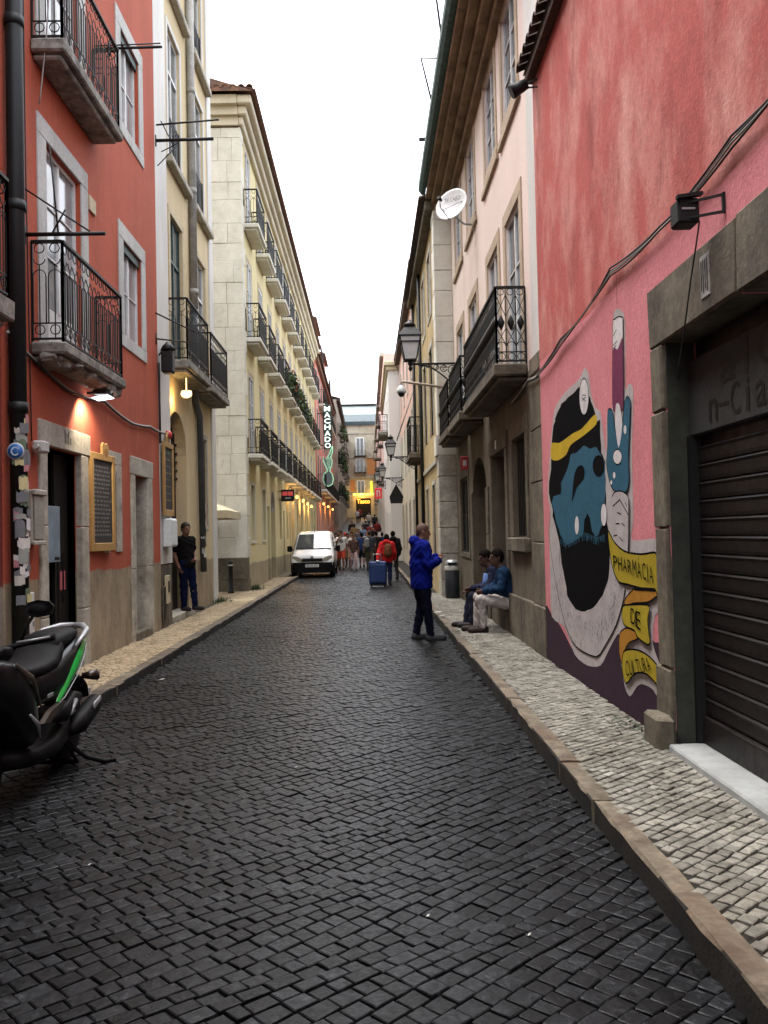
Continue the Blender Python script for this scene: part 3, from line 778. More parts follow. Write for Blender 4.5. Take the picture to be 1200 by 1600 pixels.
# ---------- salmon house with dormers
B = SAL = Bld('salmon_townhouse', 'salmon pink townhouse with dormers beyond the yellow building', -3.45, 1, 59.1, 88, 14.0, PLZ['salmon'], back=10, z0=-1)
for i in range(9):
    c = 61 + 3.05 * i
    for z0, hh in ((4.9, 2.4), (8.3, 2.3), (11.3, 2.0)):
        B.window(c - .55, c + .55, z0, z0 + hh, d=.05, cols=2, rows=2, sur=M['grey_trim'], sw=.18, fm=M['green_frame'], pm=M['glass'], panes=False, bottom=z0 > 5)
    B.window(c - .5, c + .5, 1.0 + gz(c), 3.4 + gz(c), d=.2, cols=2, rows=1, fm=M['dark_wood'], pm=M['glass'], sur=M['stone_w'], panes=False)
green_mesh = mat('dark_green_balcony_screen', (.02, .045, .045), (.015, .03, .03), rough=.8, sc=4)
for (a, b, z0, pr) in ((60.2, 87, 4.85, .55), (63, 86, 11.25, .4)):
    bb = B.balcony(a, b, z0, .16, pr, 1.05, 'bars', M['iron'], M['stone_w'])
    q = MB(); q.box(B.x(pr - .03), B.x(pr - .02), a + .1, b - .1, z0 + .03, z0 + 1.0); q.build('screen', green_mesh, bb)
q = MB(); B.cbox(q, -.01, .25, 59.1, 88, 13.75, 14.02, .03)
q.add([(B.x(.4), 59, 14.03), (B.x(.4), 88.1, 14.03), (B.x(-4), 88.1, 15.6), (B.x(-4), 59, 15.6)], [(0, 1, 2, 3)])
tiles(q, (B.x(.42), 59, 14.05), (B.x(.42), 88, 14.05), (1, 0, 0), .35, w=.22, r=.1); B.part(q, 'roof', M['tile'])
for y in (60.4, 72.5):
    q = MB(); q.box(B.x(-2.6), B.x(-.15), y, y + 5.4, 14.0, 16.9); dz = B.part(q, 'dormer', PLZ['salmon'])
    r_ = MB(); r_.add([(B.x(-2.8), y - .25, 16.9), (B.x(.15), y - .25, 16.9), (B.x(.15), y + 5.7, 16.9), (B.x(-2.8), y + 5.7, 16.9), (B.x(-1.4), y - .25, 17.5), (B.x(-1.4), y + 5.7, 17.5)],
                      [(0, 1, 4), (2, 3, 5), (1, 2, 5, 4), (3, 0, 4, 5), (0, 3, 2, 1)]); r_.build('dormer_roof', M['tile'], dz)
    r_ = MB(); r_.box(B.x(-.15), B.x(-.12), y + 1.8, y + 3.4, 14.2, 16.4); r_.build('dormer_window', M['white_frame'], dz)
    r_ = MB(); railing(r_, [(B.x(-.1), y + .8), (B.x(.35), y + .8), (B.x(.35), y + 4.6)], 14.2, 15.2, 'bars'); r_.build('dormer_railing', M['iron'], dz)
B.wall()
# ---------- worn grey house further up
B = GRY = Bld('worn_grey_house', 'narrow worn grey house with plants on its balconies near the street end', -3.0, 1, 88, 127, 15.5, PLZ['greyp'], back=8, z0=-1)
for i in range(11):
    c = 90 + 3.4 * i
    for z0 in (5.6, 8.9, 12.2):
        B.window(c - .5, c + .5, z0, z0 + 2.2, d=.05, cols=2, rows=2, sur=M['stone'], sw=.15, fm=M['white_frame'], pm=M['glass'], panes=False)
        if i % 2 == 0: B.balcony(c - .9, c + .9, z0, .14, .4, 1.0, 'bars', M['iron'])
    B.window(c - .5, c + .5, 1 + gz(c), 3.2 + gz(c), d=.2, cols=1, rows=1, fm=M['dark_wood'], pm=M['glass'], panes=False)
q = MB(); B.cbox(q, -.01, .35, 88, 127, 15.3, 15.6, .03); q.add([(B.x(.4), 87.9, 15.61), (B.x(.4), 127, 15.61), (B.x(-4), 127, 16.8), (B.x(-4), 87.9, 16.8)], [(0, 1, 2, 3)]); B.part(q, 'roof', M['tile_d'])
B.wall()
# ------------------------------------------------------------------ right side
# ---------- pink house with the mural and the roller shutter
B = MUR = Bld('pink_mural_house', 'low streaky pink and red house with a painted mural and a roller shutter', 2.1, -1, -9, 10.3, 7.12, PLZ['mural'], back=8)
GY0, GY1, GZ = 2.9, 5.98, 2.94
B.open(GY0, GY1, -.3, GZ, .26)
rev = mat('green_grey_reveal_plaster', (.045, .048, .038), (.022, .024, .019), rough=.9, sc=3, bump=.5, bs=25, stain=((.03, .03, .028), 3, .5, .7))
lin = MB(); B.cbox(lin, -.24, .035, 4.72, 6.22, 2.935, 3.37, .014, 0, .006); GF = B.part(lin, 'shutter_frame', M['stone_d'])
q = MB(); B.cbox(q, -.24, .034, 2.7, 4.71, 2.934, 3.38, .014, 0, .006); q.build('frame_stone', M['stone_d'], GF)
z = .05
for hgt, wd in ((.62, .29), (.98, .22), (.82, .235), (.47, .225)):
    q = MB(); B.cbox(q, -.02, .034, GY1 - .004, 5.98 + wd, z + .002, z + hgt - .002, .014, 0, .006); q.build('frame_stone', M['stone_d'], GF); z += hgt
q = MB(); B.cbox(q, .0, .14, 5.96, 6.28, .05, .34, .03, 0, .008); q.build('guard_stone', M['stone_d'], GF)
q = MB(); B.box(q, -.006, -.2, GY1 - .012, GY1 - .0005, .12, GZ); q.build('reveal_plaster', rev, GF)
q = MB(); B.cbox(q, -.25, .07, 2.9, 5.94, .09, .165, .012, 0, .003); q.build('marble_threshold', mat('white_marble', (.32, .33, .32), (.22, .225, .22), rough=.5, sc=3, bump=.1, fine=.1), GF)
brn = mat('dark_brown_shutter_paint', (.010, .0068, .0062), (.0055, .004, .0036), rough=.5, sc=2.5, bump=.12, fine=.2, rvar=.1)
sp = MB(); B.box(sp, -.215, -.258, GY0, GY1 - .013, .155, GZ); SH = B.part(sp, 'roller_shutter', brn)
z = .36
q = MB(); B.cbox(q, -.165, -.205, GY0, GY1 - .06, .167, .355, .008); q.build('bottom_rail', brn, SH)
while z < 2.2:
    q = MB(); x0, x1 = B.x(-.195), B.x(-.175)
    prof = [(0, .003), (.006, .008), (.009, .03), (.009, .09), (.016, .108), (0, .120)]
    vs = []
    for y in (GY0, GY1 - .06):
        for (o, h_) in prof: vs.append((B.x(-.2 + o), y, z + h_))
        vs.append((B.x(-.213), y, z + .119)); vs.append((B.x(-.213), y, z + .004))
    n = len(prof) + 2
    q.add(vs, [(k, (k+1) % n, n + (k+1) % n, n + k) for k in range(n)] + [tuple(range(n)), tuple(range(n, 2*n))])
    q.build('slat', brn, SH); z += .123
q = MB(); B.box(q, -.13, -.215, GY1 - .06, GY1 - .014, .166, 2.28); q.build('guide_rail', M['black'], SH)
q = MB(); B.cbox(q, -.15, -.215, GY0, GY1 - .014, 2.28, 2.80, .006); FA = q.build('fascia_board', mat('dull_grey_board', (.040, .042, .040), (.028, .030, .028), rough=.7, sc=3, fine=.2), SH)
for (txt, a, b, z0, z1) in (('alCo', 5.44, 4.35, 2.55, 2.78), ('n-Cia da Cu', 5.62, 3.75, 2.33, 2.53)):
    n = len(txt)
    for k, ch in enumerate(txt):
        if ch == ' ': continue
        y0 = a + (b - a) * (k + .1) / n; y1 = a + (b - a) * (k + .9) / n; (y0, y1) = (y0, y1) if ch not in 'li' else ((y0 + y1) / 2 + .025, (y0 + y1) / 2 - .025); lo_, hi_ = (0, 1) if ch in 'CdliC' else ((.4, .5) if ch == '-' else (0, .75))
        t_ = text_on(ch, [(B.x(-.147), y0, z0 + (z1-z0)*lo_), (B.x(-.147), y1, z0 + (z1-z0)*lo_), (B.x(-.147), y1, z0 + (z1-z0)*hi_), (B.x(-.147), y0, z0 + (z1-z0)*hi_)], .005); t_.build('painted_letter', M['black'], FA)
# street number plate on the lintel
q = MB(); B.cbox(q, .0355, .045, 5.06, 5.20, 3.03, 3.29, .004); pl = q.build('number_plate', mat('worn_white_tile', (.36, .37, .34), (.2, .2, .18), rough=.5, sc=12), GF)
q = MB()
for k in range(4): q.box(B.x(.0455), B.x(.047), 5.08 + .03 * k, 5.093 + .03 * k, 3.06 + .02 * (k % 2), 3.26)
q.build('worn_digits', M['black'], pl)
# eave: tiles one by one
ev = MB(); ev.add([(B.x(.12), -9, 7.14), (B.x(.12), 10.28, 7.14), (B.x(-3.5), 10.28, 8.6), (B.x(-3.5), -9, 8.6)], [(0, 1, 2, 3)]); ev.box(B.x(-.02), B.x(.10), -9, 10.28, 7.04, 7.12); EV = B.part(ev, 'roof', M['tile_d'])
y = 10.18
while y > 4.5:
    q = MB(); tiles(q, (B.x(.20), y - .1, 7.17), (B.x(.20), y + .1, 7.17), (-1, 0, 0), .4, w=.19, L=.45, r=.09); q.build('tile', M['tile_d'], EV); y -= .2
B.wall()
# mural: painted on the wall, traced shapes at their real size on the plaster
MUo = thing('mural', 'painted wall mural of a blue faced bearded head, a syringe hand and yellow ribbons', 'mural', (2.1, 8.2, .12))
def cA(x, y): return (830 + .25 * x, 400 + .25 * y)
def cB(x, y): return (840 + .2376 * x, 740 + .2376 * y)
mlay = [0]
def mp(px, py, d): 
    X, Y, Z = onX(px, py, 2.1); return Vector((2.1 - d, Y, max(Z, .10)))
def smooth(pts, closed=True, n=3):
    if len(pts) < 5: return list(pts)
    out = []; N = len(pts)
    for i in range(N if closed else N - 1):
        g_ = lambda k: pts[k % N] if closed else pts[max(0, min(N - 1, k))]
        p0, p1, p2, p3 = g_(i-1), g_(i), g_(i+1), g_(i+2)
        for j in range(n):
            t = j / n; out.append(tuple((1-t)*(1-t)*(1+2*t)*p1[a] + t*t*(3-2*t)*p2[a] + t*(1-t)*(1-t)*(p2[a]-p0[a])*.4 - t*t*(1-t)*(p3[a]-p1[a])*.4 for a in (0, 1)))
    if not closed: out.append(tuple(pts[-1]))
    return out
def shape(name, pts, m, cf=None, closed=True):
    pts = smooth(pts) if len(pts) < 60 else pts
    mlay[0] += 1; d = .0012 + .0004 * mlay[0]
    P = [mp(*(p if cf is None else cf(*p)), d) for p in pts]
    mb = MB(); mb.add(P, [tuple(range(len(P)))]); o = mb.build(name, m, MUo); o.location = -Vector(MUo.location); return o
def stroke(pts, wd, cf, m=None, closed=False, name='black_line'):
    mlay[0] += 1; d = .0012 + .0004 * mlay[0]; mb = MB()
    pts = smooth(pts, closed); pts = list(pts) + ([pts[0]] if closed else [])
    P = [mp(*cf(*p), d) for p in pts]
    for a, b in zip(P[:-1], P[1:]):
        e = (b - a); 
        if e.length < 1e-5: continue
        n = Vector((0, -e.z, e.y)).normalized() * wd / 2; x_ = e.normalized() * wd * .3
        mb.add([a - n - x_, b - n + x_, b + n + x_, a + n - x_], [(0, 1, 2, 3)])
    o = mb.build(name, m or MB_, MUo); o.location = -Vector(MUo.location)
def strokes(segs, wd, cf, m=None, name='black_lines'):
    mlay[0] += 1; d = .0012 + .0004 * mlay[0]; mb = MB()
    for pts in segs:
        P = [mp(*cf(*p), d) for p in pts]
        for a, b in zip(P[:-1], P[1:]):
            e = b - a
            if e.length < 1e-5: continue
            n = Vector((0, -e.z, e.y)).normalized() * wd / 2; mb.add([a - n, b - n, b + n, a + n], [(0, 1, 2, 3)])
    o = mb.build(name, m or MB_, MUo); o.location = -Vector(MUo.location); return o
def ell(cx, cy, rx, ry, n=18): return [(cx + rx * math.cos(2*math.pi*k/n), cy + ry * math.sin(2*math.pi*k/n)) for k in range(n)]
def jag(pts, amp, n=4):
    """rough fur edge: subdivide and jitter"""
    out = []
    for (a, b) in zip(pts, pts[1:] + pts[:1]):
        for k in range(n):
            t = k / n; out.append((a[0] + (b[0]-a[0])*t + (random.uniform(-amp, amp) if k else 0), a[1] + (b[1]-a[1])*t + (random.uniform(-amp, amp) if k else 0)))
    return out
pm = lambda n, c: mat('mural_' + n, c, tuple(x * .82 for x in c), rough=.9, sc=6, bump=.3, bs=55, fine=.15, spec=.15)
MB_ = mat('mural_black', (.0026, .0025, .0032), (.004, .0038, .0045), rough=.95, sc=6, bump=.3, bs=55, fine=.15, spec=.03); MBLU = pm('blue', (.022, .095, .15)); MY = pm('yellow', (.50, .34, .015)); MYR = pm('ribbon', (.36, .27, .015)); MOR = pm('orange', (.36, .16, .015))
MGR = pm('pale_grey', (.42, .38, .37)); MGW = pm('beard_grey', (.40, .365, .355)); MPU = pm('dark_purple', (.032, .014, .026)); MMA = pm('magenta', (.16, .025, .07)); MWH = pm('white', (.62, .59, .58))
A2B = lambda l: [((cA(*p)[0] - 840) / .2376, (cA(*p)[1] - 740) / .2376) for p in l]
shape('purple_base', [(50, 880), (100, 940), (150, 1000), (250, 1190), (330, 1255), (415, 1255), (470, 1150), (535, 1040), (700, 1000), (770, 1110), (860, 1140), (905, 1650), (905, 1900), (60, 1900), (60, 1400)], MPU, cB)
halo = A2B([(335, 700), (300, 770), (215, 850), (165, 920), (140, 1000), (118, 1230), (104, 1480)]) + [(82, 230), (78, 420), (85, 700), (95, 940), (180, 1010), (245, 1190), (330, 1262), (415, 1262), (470, 1160), (535, 1050), (545, 1200), (575, 1400), (610, 1465), (655, 1400), (690, 1385), (760, 1420), (840, 1540), (815, 1290), (760, 1120), (775, 930), (850, 860), (820, 450), (625, 440), (630, 330), (630, 200)] + \
       A2B([(632, 1200), (640, 840), (610, 800), (588, 820), (588, 400), (545, 330), (512, 400), (508, 940), (474, 980), (468, 1240), (446, 1050), (432, 970), (405, 950), (378, 870), (360, 740)])
shape('grey_halo', halo, MGR, cB)
head = A2B([(300, 818), (268, 855), (230, 885), (190, 922), (160, 990), (140, 1060), (126, 1260), (112, 1480)]) + [(92, 200), (110, 330), (150, 480), (170, 640), (195, 800), (250, 890), (310, 908), (370, 880), (430, 800), (470, 680), (482, 450), (450, 300)] + \
       A2B([(466, 1450), (466, 1290), (440, 1230), (436, 1150), (432, 1020), (410, 1040), (392, 950), (370, 885), (330, 840)])
shape('black_head', jag(head, 5, 3), MB_, cB)
face = A2B([(250, 1240), (290, 1225), (330, 1185), (370, 1205), (410, 1195), (436, 1240), (462, 1290), (466, 1380)]) + [(446, 130), (447, 200), (430, 330), (405, 400), (380, 415), (360, 380), (345, 290), (330, 260), (310, 300), (300, 400), (250, 440), (190, 470), (150, 400), (120, 300), (96, 200)] + \
       A2B([(140, 1500), (186, 1490), (188, 1420), (240, 1290)])
shape('blue_face', jag(face, 4, 3), MBLU, cB)
dots = []
for k in range(150):
    a_, b_ = random.gauss(330, 75), random.gauss(150, 110)
    if 130 < a_ < 445 and -40 < b_ < 330: dots.append([(a_, b_), (a_ + random.uniform(-3, 3), b_ + random.uniform(6, 14))])
strokes(dots, .008, cB, pm('dark_blue', (.012, .05, .09)), 'stipple_marks')['kind'] = 'stuff'
furs = []
for k in range(60):
    t_ = k / 59; a_ = 150 + 290 * t_; b_ = 440 - 40 * t_ + 20 * math.sin(9 * t_); furs.append([(a_, b_ - 10), (a_ + random.uniform(-8, 8), b_ + random.uniform(15, 45))])
strokes(furs, .012, cB, MBLU, 'fur_marks')['kind'] = 'stuff'
shape('yellow_band', [(130, 1170), (180, 1168), (260, 1110), (320, 1078), (400, 990), (410, 1050), (330, 1122), (250, 1180), (220, 1242), (170, 1276), (126, 1266)], MY, cA)
shape('feather', ell(333, 880, 29, 114), MWH, cA); stroke(ell(333, 880, 29, 114), .012, cA, closed=True)
strokes([[(333, 880), (334, 1030)], [(320, 905), (346, 880)], [(318, 885), (344, 905)], [(322, 870), (345, 870)]], .008, cA)
shape('eye', [(322, 1308), (292, 1320), (270, 1380), (258, 1535), (284, 1450), (330, 1392), (336, 1340)], MB_, cA)
shape('eye', ell(424, 1310, 36, 66), MB_, cA)
shape('white_drop', ell(262, 340, 13, 60), MWH, cB); shape('white_drop', ell(440, 270, 19, 76), MWH, cB); stroke(ell(440, 270, 19, 76), .008, cB, closed=True)
beard = [(88, 250), (80, 400), (98, 560), (140, 800), (188, 1000), (260, 1140), (390, 1205), (450, 1130), (520, 1000), (570, 830), (580, 720), (520, 660), (484, 560), (472, 690), (430, 812), (370, 884), (310, 912), (250, 894), (192, 802), (148, 600), (150, 470), (118, 330)]
shape('grey_beard', beard, MGW, cB); stroke(beard[:11], .014, cB)
sg = []
for k in range(230):
    t = random.uniform(0, 1); ang = math.pi * t; rx = random.uniform(175, 250)
    cx = 325 - rx * math.cos(ang) * .95; cy = 640 + random.uniform(290, 500) * math.sin(ang) ** .8
    if cy > 1170: continue
    ln = random.uniform(10, 34); sg.append([(cx, cy), (cx + random.uniform(-4, 4), cy + ln)])
strokes(sg, .005, cB, name='beard_hairs')['kind'] = 'stuff'
# syringe, hand and arm
shape('syringe_tube', [(516, 440), (530, 395), (555, 378), (574, 385), (580, 420), (582, 900), (545, 980), (516, 900)], MWH, cA)
shape('syringe_liquid', [(516, 592), (545, 585), (560, 550), (582, 525), (584, 920), (570, 960), (530, 975), (514, 930)], MMA, cA)
stroke([(516, 930), (516, 440), (530, 395), (555, 378), (574, 385), (580, 420), (583, 930)], .010, cA)
stroke([(540, 130), (545, 330)], .008, cA); strokes([[(520, 500), (540, 460)], [(520, 560), (545, 530)], [(520, 580), (538, 560)]], .008, cA)
hand = [(492, 955), (485, 1000), (486, 1180), (478, 1300), (495, 1400), (520, 1460), (560, 1480), (605, 1470), (620, 1400), (616, 1250), (626, 1000), (628, 905), (608, 878), (592, 915), (582, 1010), (556, 1190), (524, 1020), (514, 965)]
shape('blue_hand', hand, MBLU, cA); stroke(hand, .012, cA, closed=True)
shape('plunger', [(538, 930), (560, 930), (578, 1050), (556, 1200), (534, 1060)], MWH, cA); shape('thumb_nail', ell(548, 1255, 27, 47), MWH, cA); stroke(ell(548, 1255, 27, 47), .01, cA, closed=True)
for e in (ell(596, 1085, 9, 28, 10), ell(528, 1370, 8, 20, 10), ell(510, 1415, 6, 14, 8)): shape('white_drop', e, MWH, cA)
arm = [(500, 150), (520, 120), (560, 115), (600, 140), (610, 200), (606, 515), (560, 500), (500, 440)]
shape('pale_arm', arm, MGR, cB); stroke(arm[:6], .012, cB); stroke([(505, 215), (552, 172), (608, 270)], .012, cB)
strokes([[(535, 255), (560, 268)], [(525, 330), (550, 328)], [(565, 325), (585, 345)], [(510, 410), (535, 405)], [(550, 415), (572, 445)], [(588, 190), (600, 215)]], .010, cB)
r1 = [(475, 375), (510, 440), (555, 490), (605, 518), (700, 530), (780, 518), (800, 545), (816, 680), (806, 800), (784, 760), (700, 754), (600, 728), (548, 712), (512, 640), (490, 540)]
shape('orange_fold', [(650, 752), (785, 760), (806, 800), (740, 845), (640, 852), (588, 875), (590, 820)], MOR, cB); stroke([(806, 800), (740, 845), (640, 852), (588, 875), (590, 820), (650, 752)], .012, cB)
shape('yellow_ribbon', r1, MYR, cB); stroke(r1, .016, cB, closed=True); stroke([(650, 756), (785, 764)], .026, cB)
r2 = [(575, 872), (620, 862), (735, 862), (752, 890), (740, 960), (746, 1040), (756, 1110), (735, 1124), (672, 1075), (650, 1030), (590, 1002), (570, 950)]
f2 = [(550, 1090), (560, 1040), (600, 1015), (650, 1035), (682, 1080), (620, 1110), (588, 1160), (578, 1270), (552, 1190)]
shape('orange_fold', f2, MOR, cB); stroke(f2, .012, cB, closed=True)
shape('yellow_ribbon', r2, MYR, cB); stroke(r2, .014, cB, closed=True)
r3 = [(580, 1172), (640, 1155), (700, 1170), (760, 1210), (828, 1292), (800, 1300), (812, 1392), (740, 1322), (680, 1308), (640, 1330), (597, 1382), (572, 1290)]
shape('yellow_ribbon', r3, MYR, cB); stroke(r3, .014, cB, closed=True)
def bil(q4, u, v): return tuple((q4[0][k]*(1-u) + q4[1][k]*u)*(1-v) + (q4[3][k]*(1-u) + q4[2][k]*u)*v for k in (0, 1))
for (txt, q4) in (('PHARMÁCIA', [(512, 622), (788, 732), (780, 600), (508, 530)]), ('DE', [(630, 982), (700, 1042), (696, 900), (630, 878)]), ('CULTURA', [(600, 1345), (778, 1300), (748, 1205), (594, 1225)])):
    wd_ = [.5 if c_ == 'I' else 1 for c_ in txt]; tot = sum(wd_); u = 0
    for ch, cw in zip(txt, wd_):
        mlay[0] += 1; d = .0012 + .0004 * mlay[0] + .001; u0 = u / tot + .012; u1 = (u + cw) / tot - .012; u += cw
        if ch == 'I': m_ = (u0 + u1) / 2; u0, u1 = m_ - .008, m_ + .008
        j0, j1 = random.uniform(0, .1), 1 - random.uniform(0, .1)
        if ch == 'Á': j1 = 1.22
        t_ = text_on(ch, [mp(*cB(*bil(q4, a_, b_)), d) for a_, b_ in ((u0, j0), (u1, j0), (u1, j1), (u0, j1))], -.004); o = t_.build('painted_letter', MB_, MUo); o.location = -Vector(MUo.location)


# ---------- pale pink house with stone ground floor
B = PNK = Bld('pale_pink_townhouse', 'pale pink townhouse with dark stone ground floor, long black balconies and a brown eave', 2.15, -1, 10.302, 20.72, 9.62,
              mat('pale_pink_plaster_over_stone', (.70, .58, .52), (.65, .53, .47), rough=.85, sc=.9, bump=.25, bs=60, fine=.1, streak=1, stain=((.52, .42, .34), 1.5, .55, .8, .2),
                  zones=[(3.75, (.15, .122, .086), (.085, .07, .049), .02, True)]), back=8)
for (a, b) in ((11.62, 12.78), (13.55, 14.7), (16.2, 17.4), (18.55, 19.75)):
    B.window(a, b, 3.87, 6.2, d=.075, cols=2, rows=3, fm=M['white_frame'], pm=M['glass_b'], sur=M['beige_trim'], sw=.2, bottom=False)
    B.window(a - .05, b - .02, 7.75, 9.3, d=.075, cols=2, rows=3, fm=M['white_frame'], pm=M['glass_b'], sur=M['beige_trim'], sw=.16)
    q = MB(); B.cbox(q, .002, .05, a - .3, b + .3, 7.44, 7.56, .01); B.part(q, 'sill_band', M['beige_trim'])
for (a, b) in ((11.35, 15.02), (15.75, 17.85), (18.3, 20.3)):
    bb = B.balcony(a, b, 3.86, .16, .40, 1.02, 'lattice', M['iron'], M['stone_d'])
q = MB(); B.cbox(q, -.01, .012, 10.303, 10.95, 3.8, 9.62, .008); B.part(q, 'corner_strip', M['white_trim'])
q = MB(); B.cbox(q, -.01, .05, 10.304, 11.0, 3.60, 3.84, .02); B.part(q, 'corner_ledge', M['stone_d'])
z = -.1
for k, hgt in enumerate((.82, .78, .75, .66, .68)):
    q = MB(); B.cbox(q, -.01, .045 if k else .07, 10.306, 11.02 + (.08 if k % 2 else 0), z + .003, z + hgt - .003, .012, 0, .004); B.part(q, 'stone_block', M['stone_d']); z += hgt
# ground floor openings
W_ = B.window(11.62, 12.66, 1.56, 2.98, d=.22, cols=2, rows=2, fm=M['dark_wood'], pm=M['glass'], sur=M['stone_d'], sw=.18, bottom=False, top=.24)
q = MB(); B.cbox(q, .001, .09, 11.4, 12.9, 1.36, 1.555, .015, 0, .004); q.build('sill', M['stone_d'], W_)
rl = MB()
for k in range(8): rl.bar((B.x(-.06), 11.7 + .125 * k, 1.58), (B.x(-.06), 11.7 + .125 * k, 2.96), .016)
rl.build('bars', M['iron'], W_)
B.open(13.3, 14.75, -.3, 2.93, .5); q = MB(); B.box(q, -.45, -.40, 13.3, 14.75, .4, 2.93)
for a in (13.4, 14.08):
    for (z0, z1) in ((.55, 1.3), (1.42, 2.75)): B.box(q, -.40, -.385, a, a + .56, z0, z1)
dd = B.part(q, 'door', mat('dark_green_grey_door', (.055, .06, .055), (.04, .042, .04), rough=.5, sc=3, streak=1))
q = MB(); B.cbox(q, -.5, .06, 13.28, 14.8, -.1, .44, .02, 0, .004); B.part(q, 'doorstep', M['stone_d'])
sf = MB(); B.cbox(sf, -.012, .035, 13.08, 14.98, 2.932, 3.2, .012, 0, .004); SFR = B.part(sf, 'door_frame', M['stone_d'])
for (a, b) in ((13.1, 13.3), (14.75, 14.95)):
    z = -.1
    for hgt in (1.5, 1.52): q = MB(); B.cbox(q, -.45, .034, a + .001, b - .001, z + .002, z + hgt, .012, 0, .004); q.build('frame_stone', M['stone_d'], SFR); z += hgt
q = MB(); B.box(q, .036, .04, 14.05, 14.17, 3.0, 3.14); q.build('number_plate', M['white_frame'], SFR)
B.open(15.55, 17.6, -.3, 3.08, .5); arch_fill(B, 15.55, 17.6, 2.35, 3.08, .5, M['stone_d'])
q = MB(); B.box(q, -.42, -.47, 15.55, 17.6, 0, 3.08); dd = B.part(q, 'door', M['dark_wood'])
q = MB(); B.box(q, -.38, -.418, 15.6, 16.1, .2, 2.9); q.build('yellow_panel', plain('yellow_painted_wood', (.42, .28, .03), .6), dd)
for (a, b) in ((15.25, 15.55), (17.6, 17.9)):
    z = -.1
    for hgt in (.85, .85, .85): q = MB(); B.cbox(q, -.02, .03, a + .001, b - .001, z + .002, z + hgt, .012, 0, .004); B.part(q, 'stone_block', M['stone_d']); z += hgt
W_ = B.window(18.35, 19.85, 1.2, 2.85, d=.08, cols=2, rows=2, fm=M['dark_wood'], pm=M['glass'], sur=M['stone_d'], sw=.14, panes=False)
# stone dado panels below the barred window
for (a, b) in ((11.06, 12.0), (12.02, 13.05)):
    q = MB(); B.cbox(q, .001, .05, a, b, -.1, .72, .015, 0, .004); B.part(q, 'plinth_stone', M['stone_d'])
# eave
for (o0, o1, z0, z1) in ((-.01, .14, 9.32, 9.46), (-.01, .30, 9.461, 9.60), (-.01, .46, 9.601, 9.72), (-.01, .60, 9.721, 9.82)):
    q = MB(); B.cbox(q, o0, o1, 10.32, 20.7, z0, z1, .02); B.part(q, 'eave_moulding', M['brown_eave'])
grn = mat('verdigris_gutter', (.06, .11, .10), (.035, .06, .055), rough=.7, sc=9, bump=.5, bs=25, fine=.35)
q = MB(); vs = []
for y in (10.3, 20.72):
    for (o, h_) in ((.60, 9.83), (.70, 9.84), (.76, 9.93), (.76, 10.1), (.72, 10.1), (.70, 9.95), (.60, 9.95)): vs.append((B.x(o), y, h_))
q.add(vs, [(k, (k+1) % 7, 7 + (k+1) % 7, 7 + k) for k in range(7)] + [tuple(range(7)), tuple(range(7, 14))]); B.part(q, 'gutter', grn)
q = MB(); q.add([(B.x(.72), 10.3, 10.02), (B.x(.72), 20.72, 10.02), (B.x(-3.5), 20.72, 11.6), (B.x(-3.5), 10.3, 11.6), (B.x(-8), 10.3, 9.7), (B.x(-8), 20.72, 9.7)], [(0, 1, 2, 3), (3, 2, 5, 4), (0, 3, 4), (1, 5, 2)])
tiles(q, (B.x(.70), 10.35, 10.03), (B.x(.70), 20.7, 10.03), (-1, 0, 0), .36, w=.2, r=.085); B.part(q, 'roof', M['tile_d'])
B.wall()

# ---------- peeling ochre house set forward
B = OCH = Bld('ochre_townhouse', 'peeling ochre townhouse with a pale stone block corner beyond the pink house', 1.75, -1, 20.73, 30.0, 9.7, PLZ['ochre'], back=8)
for i, (a, b) in enumerate(((22.2, 23.3), (24.6, 25.7), (27.2, 28.4))):
    B.window(a, b, 4.2, 6.5, d=.08, cols=2, rows=3, fm=M['dark_wood'], pm=M['glass'], sur=M['stone'], sw=.16, bottom=False)
    B.window(a, b, 7.4, 9.0, d=.08, cols=2, rows=2, fm=M['white_frame'], pm=M['glass'], sur=M['stone'], sw=.16)
    B.window(a, b - .2, .9, 2.9, d=.08, cols=2, rows=2, fm=M['dark_wood'], pm=M['glass'], sur=M['stone'], sw=.12, panes=False)
B.balcony(26.7, 28.9, 4.15, .18, .38, 1.1, 'scroll', M['iron'], M['stone_d'])
q = MB(); B.cbox(q, -.01, .05, 21.3, 29.95, 3.35, 3.5, .02); B.part(q, 'string_course', M['stone'])
for y in (26.15, 29.6):
    pp = MB(); pp.tube([(B.x(.07), y, 9.5), (B.x(.07), y, .2)], .05, 8); B.part(pp, 'downpipe', M['dark_pipe'])
q = MB(); B.cbox(q, -.01, .22, 20.75, 30.1, 9.5, 9.72, .02); B.part(q, 'eave_moulding', M['stone_d'])
q = MB(); q.add([(B.x(.35), 20.73, 9.76), (B.x(.35), 30.1, 9.76), (B.x(-4), 30.1, 11.2), (B.x(-4), 20.73, 11.2)], [(0, 1, 2, 3), (0, 3, 2, 1)])
tiles(q, (B.x(.36), 20.76, 9.78), (B.x(.36), 30.1, 9.78), (-1, 0, 0), .33, w=.2, r=.085); B.part(q, 'roof', M['tile_d'])
q = MB(); q.cbox(1.95, 2.7, 24.0, 25.2, 10.1, 12.0, .02); q.cbox(1.9, 2.75, 23.95, 25.25, 12.001, 12.15, .02); B.part(q, 'chimney', mat('cream_chimney_render', (.58, .45, .25), (.40, .30, .17), rough=.9, sc=2))
B.wall()
z = -.1; row = 0
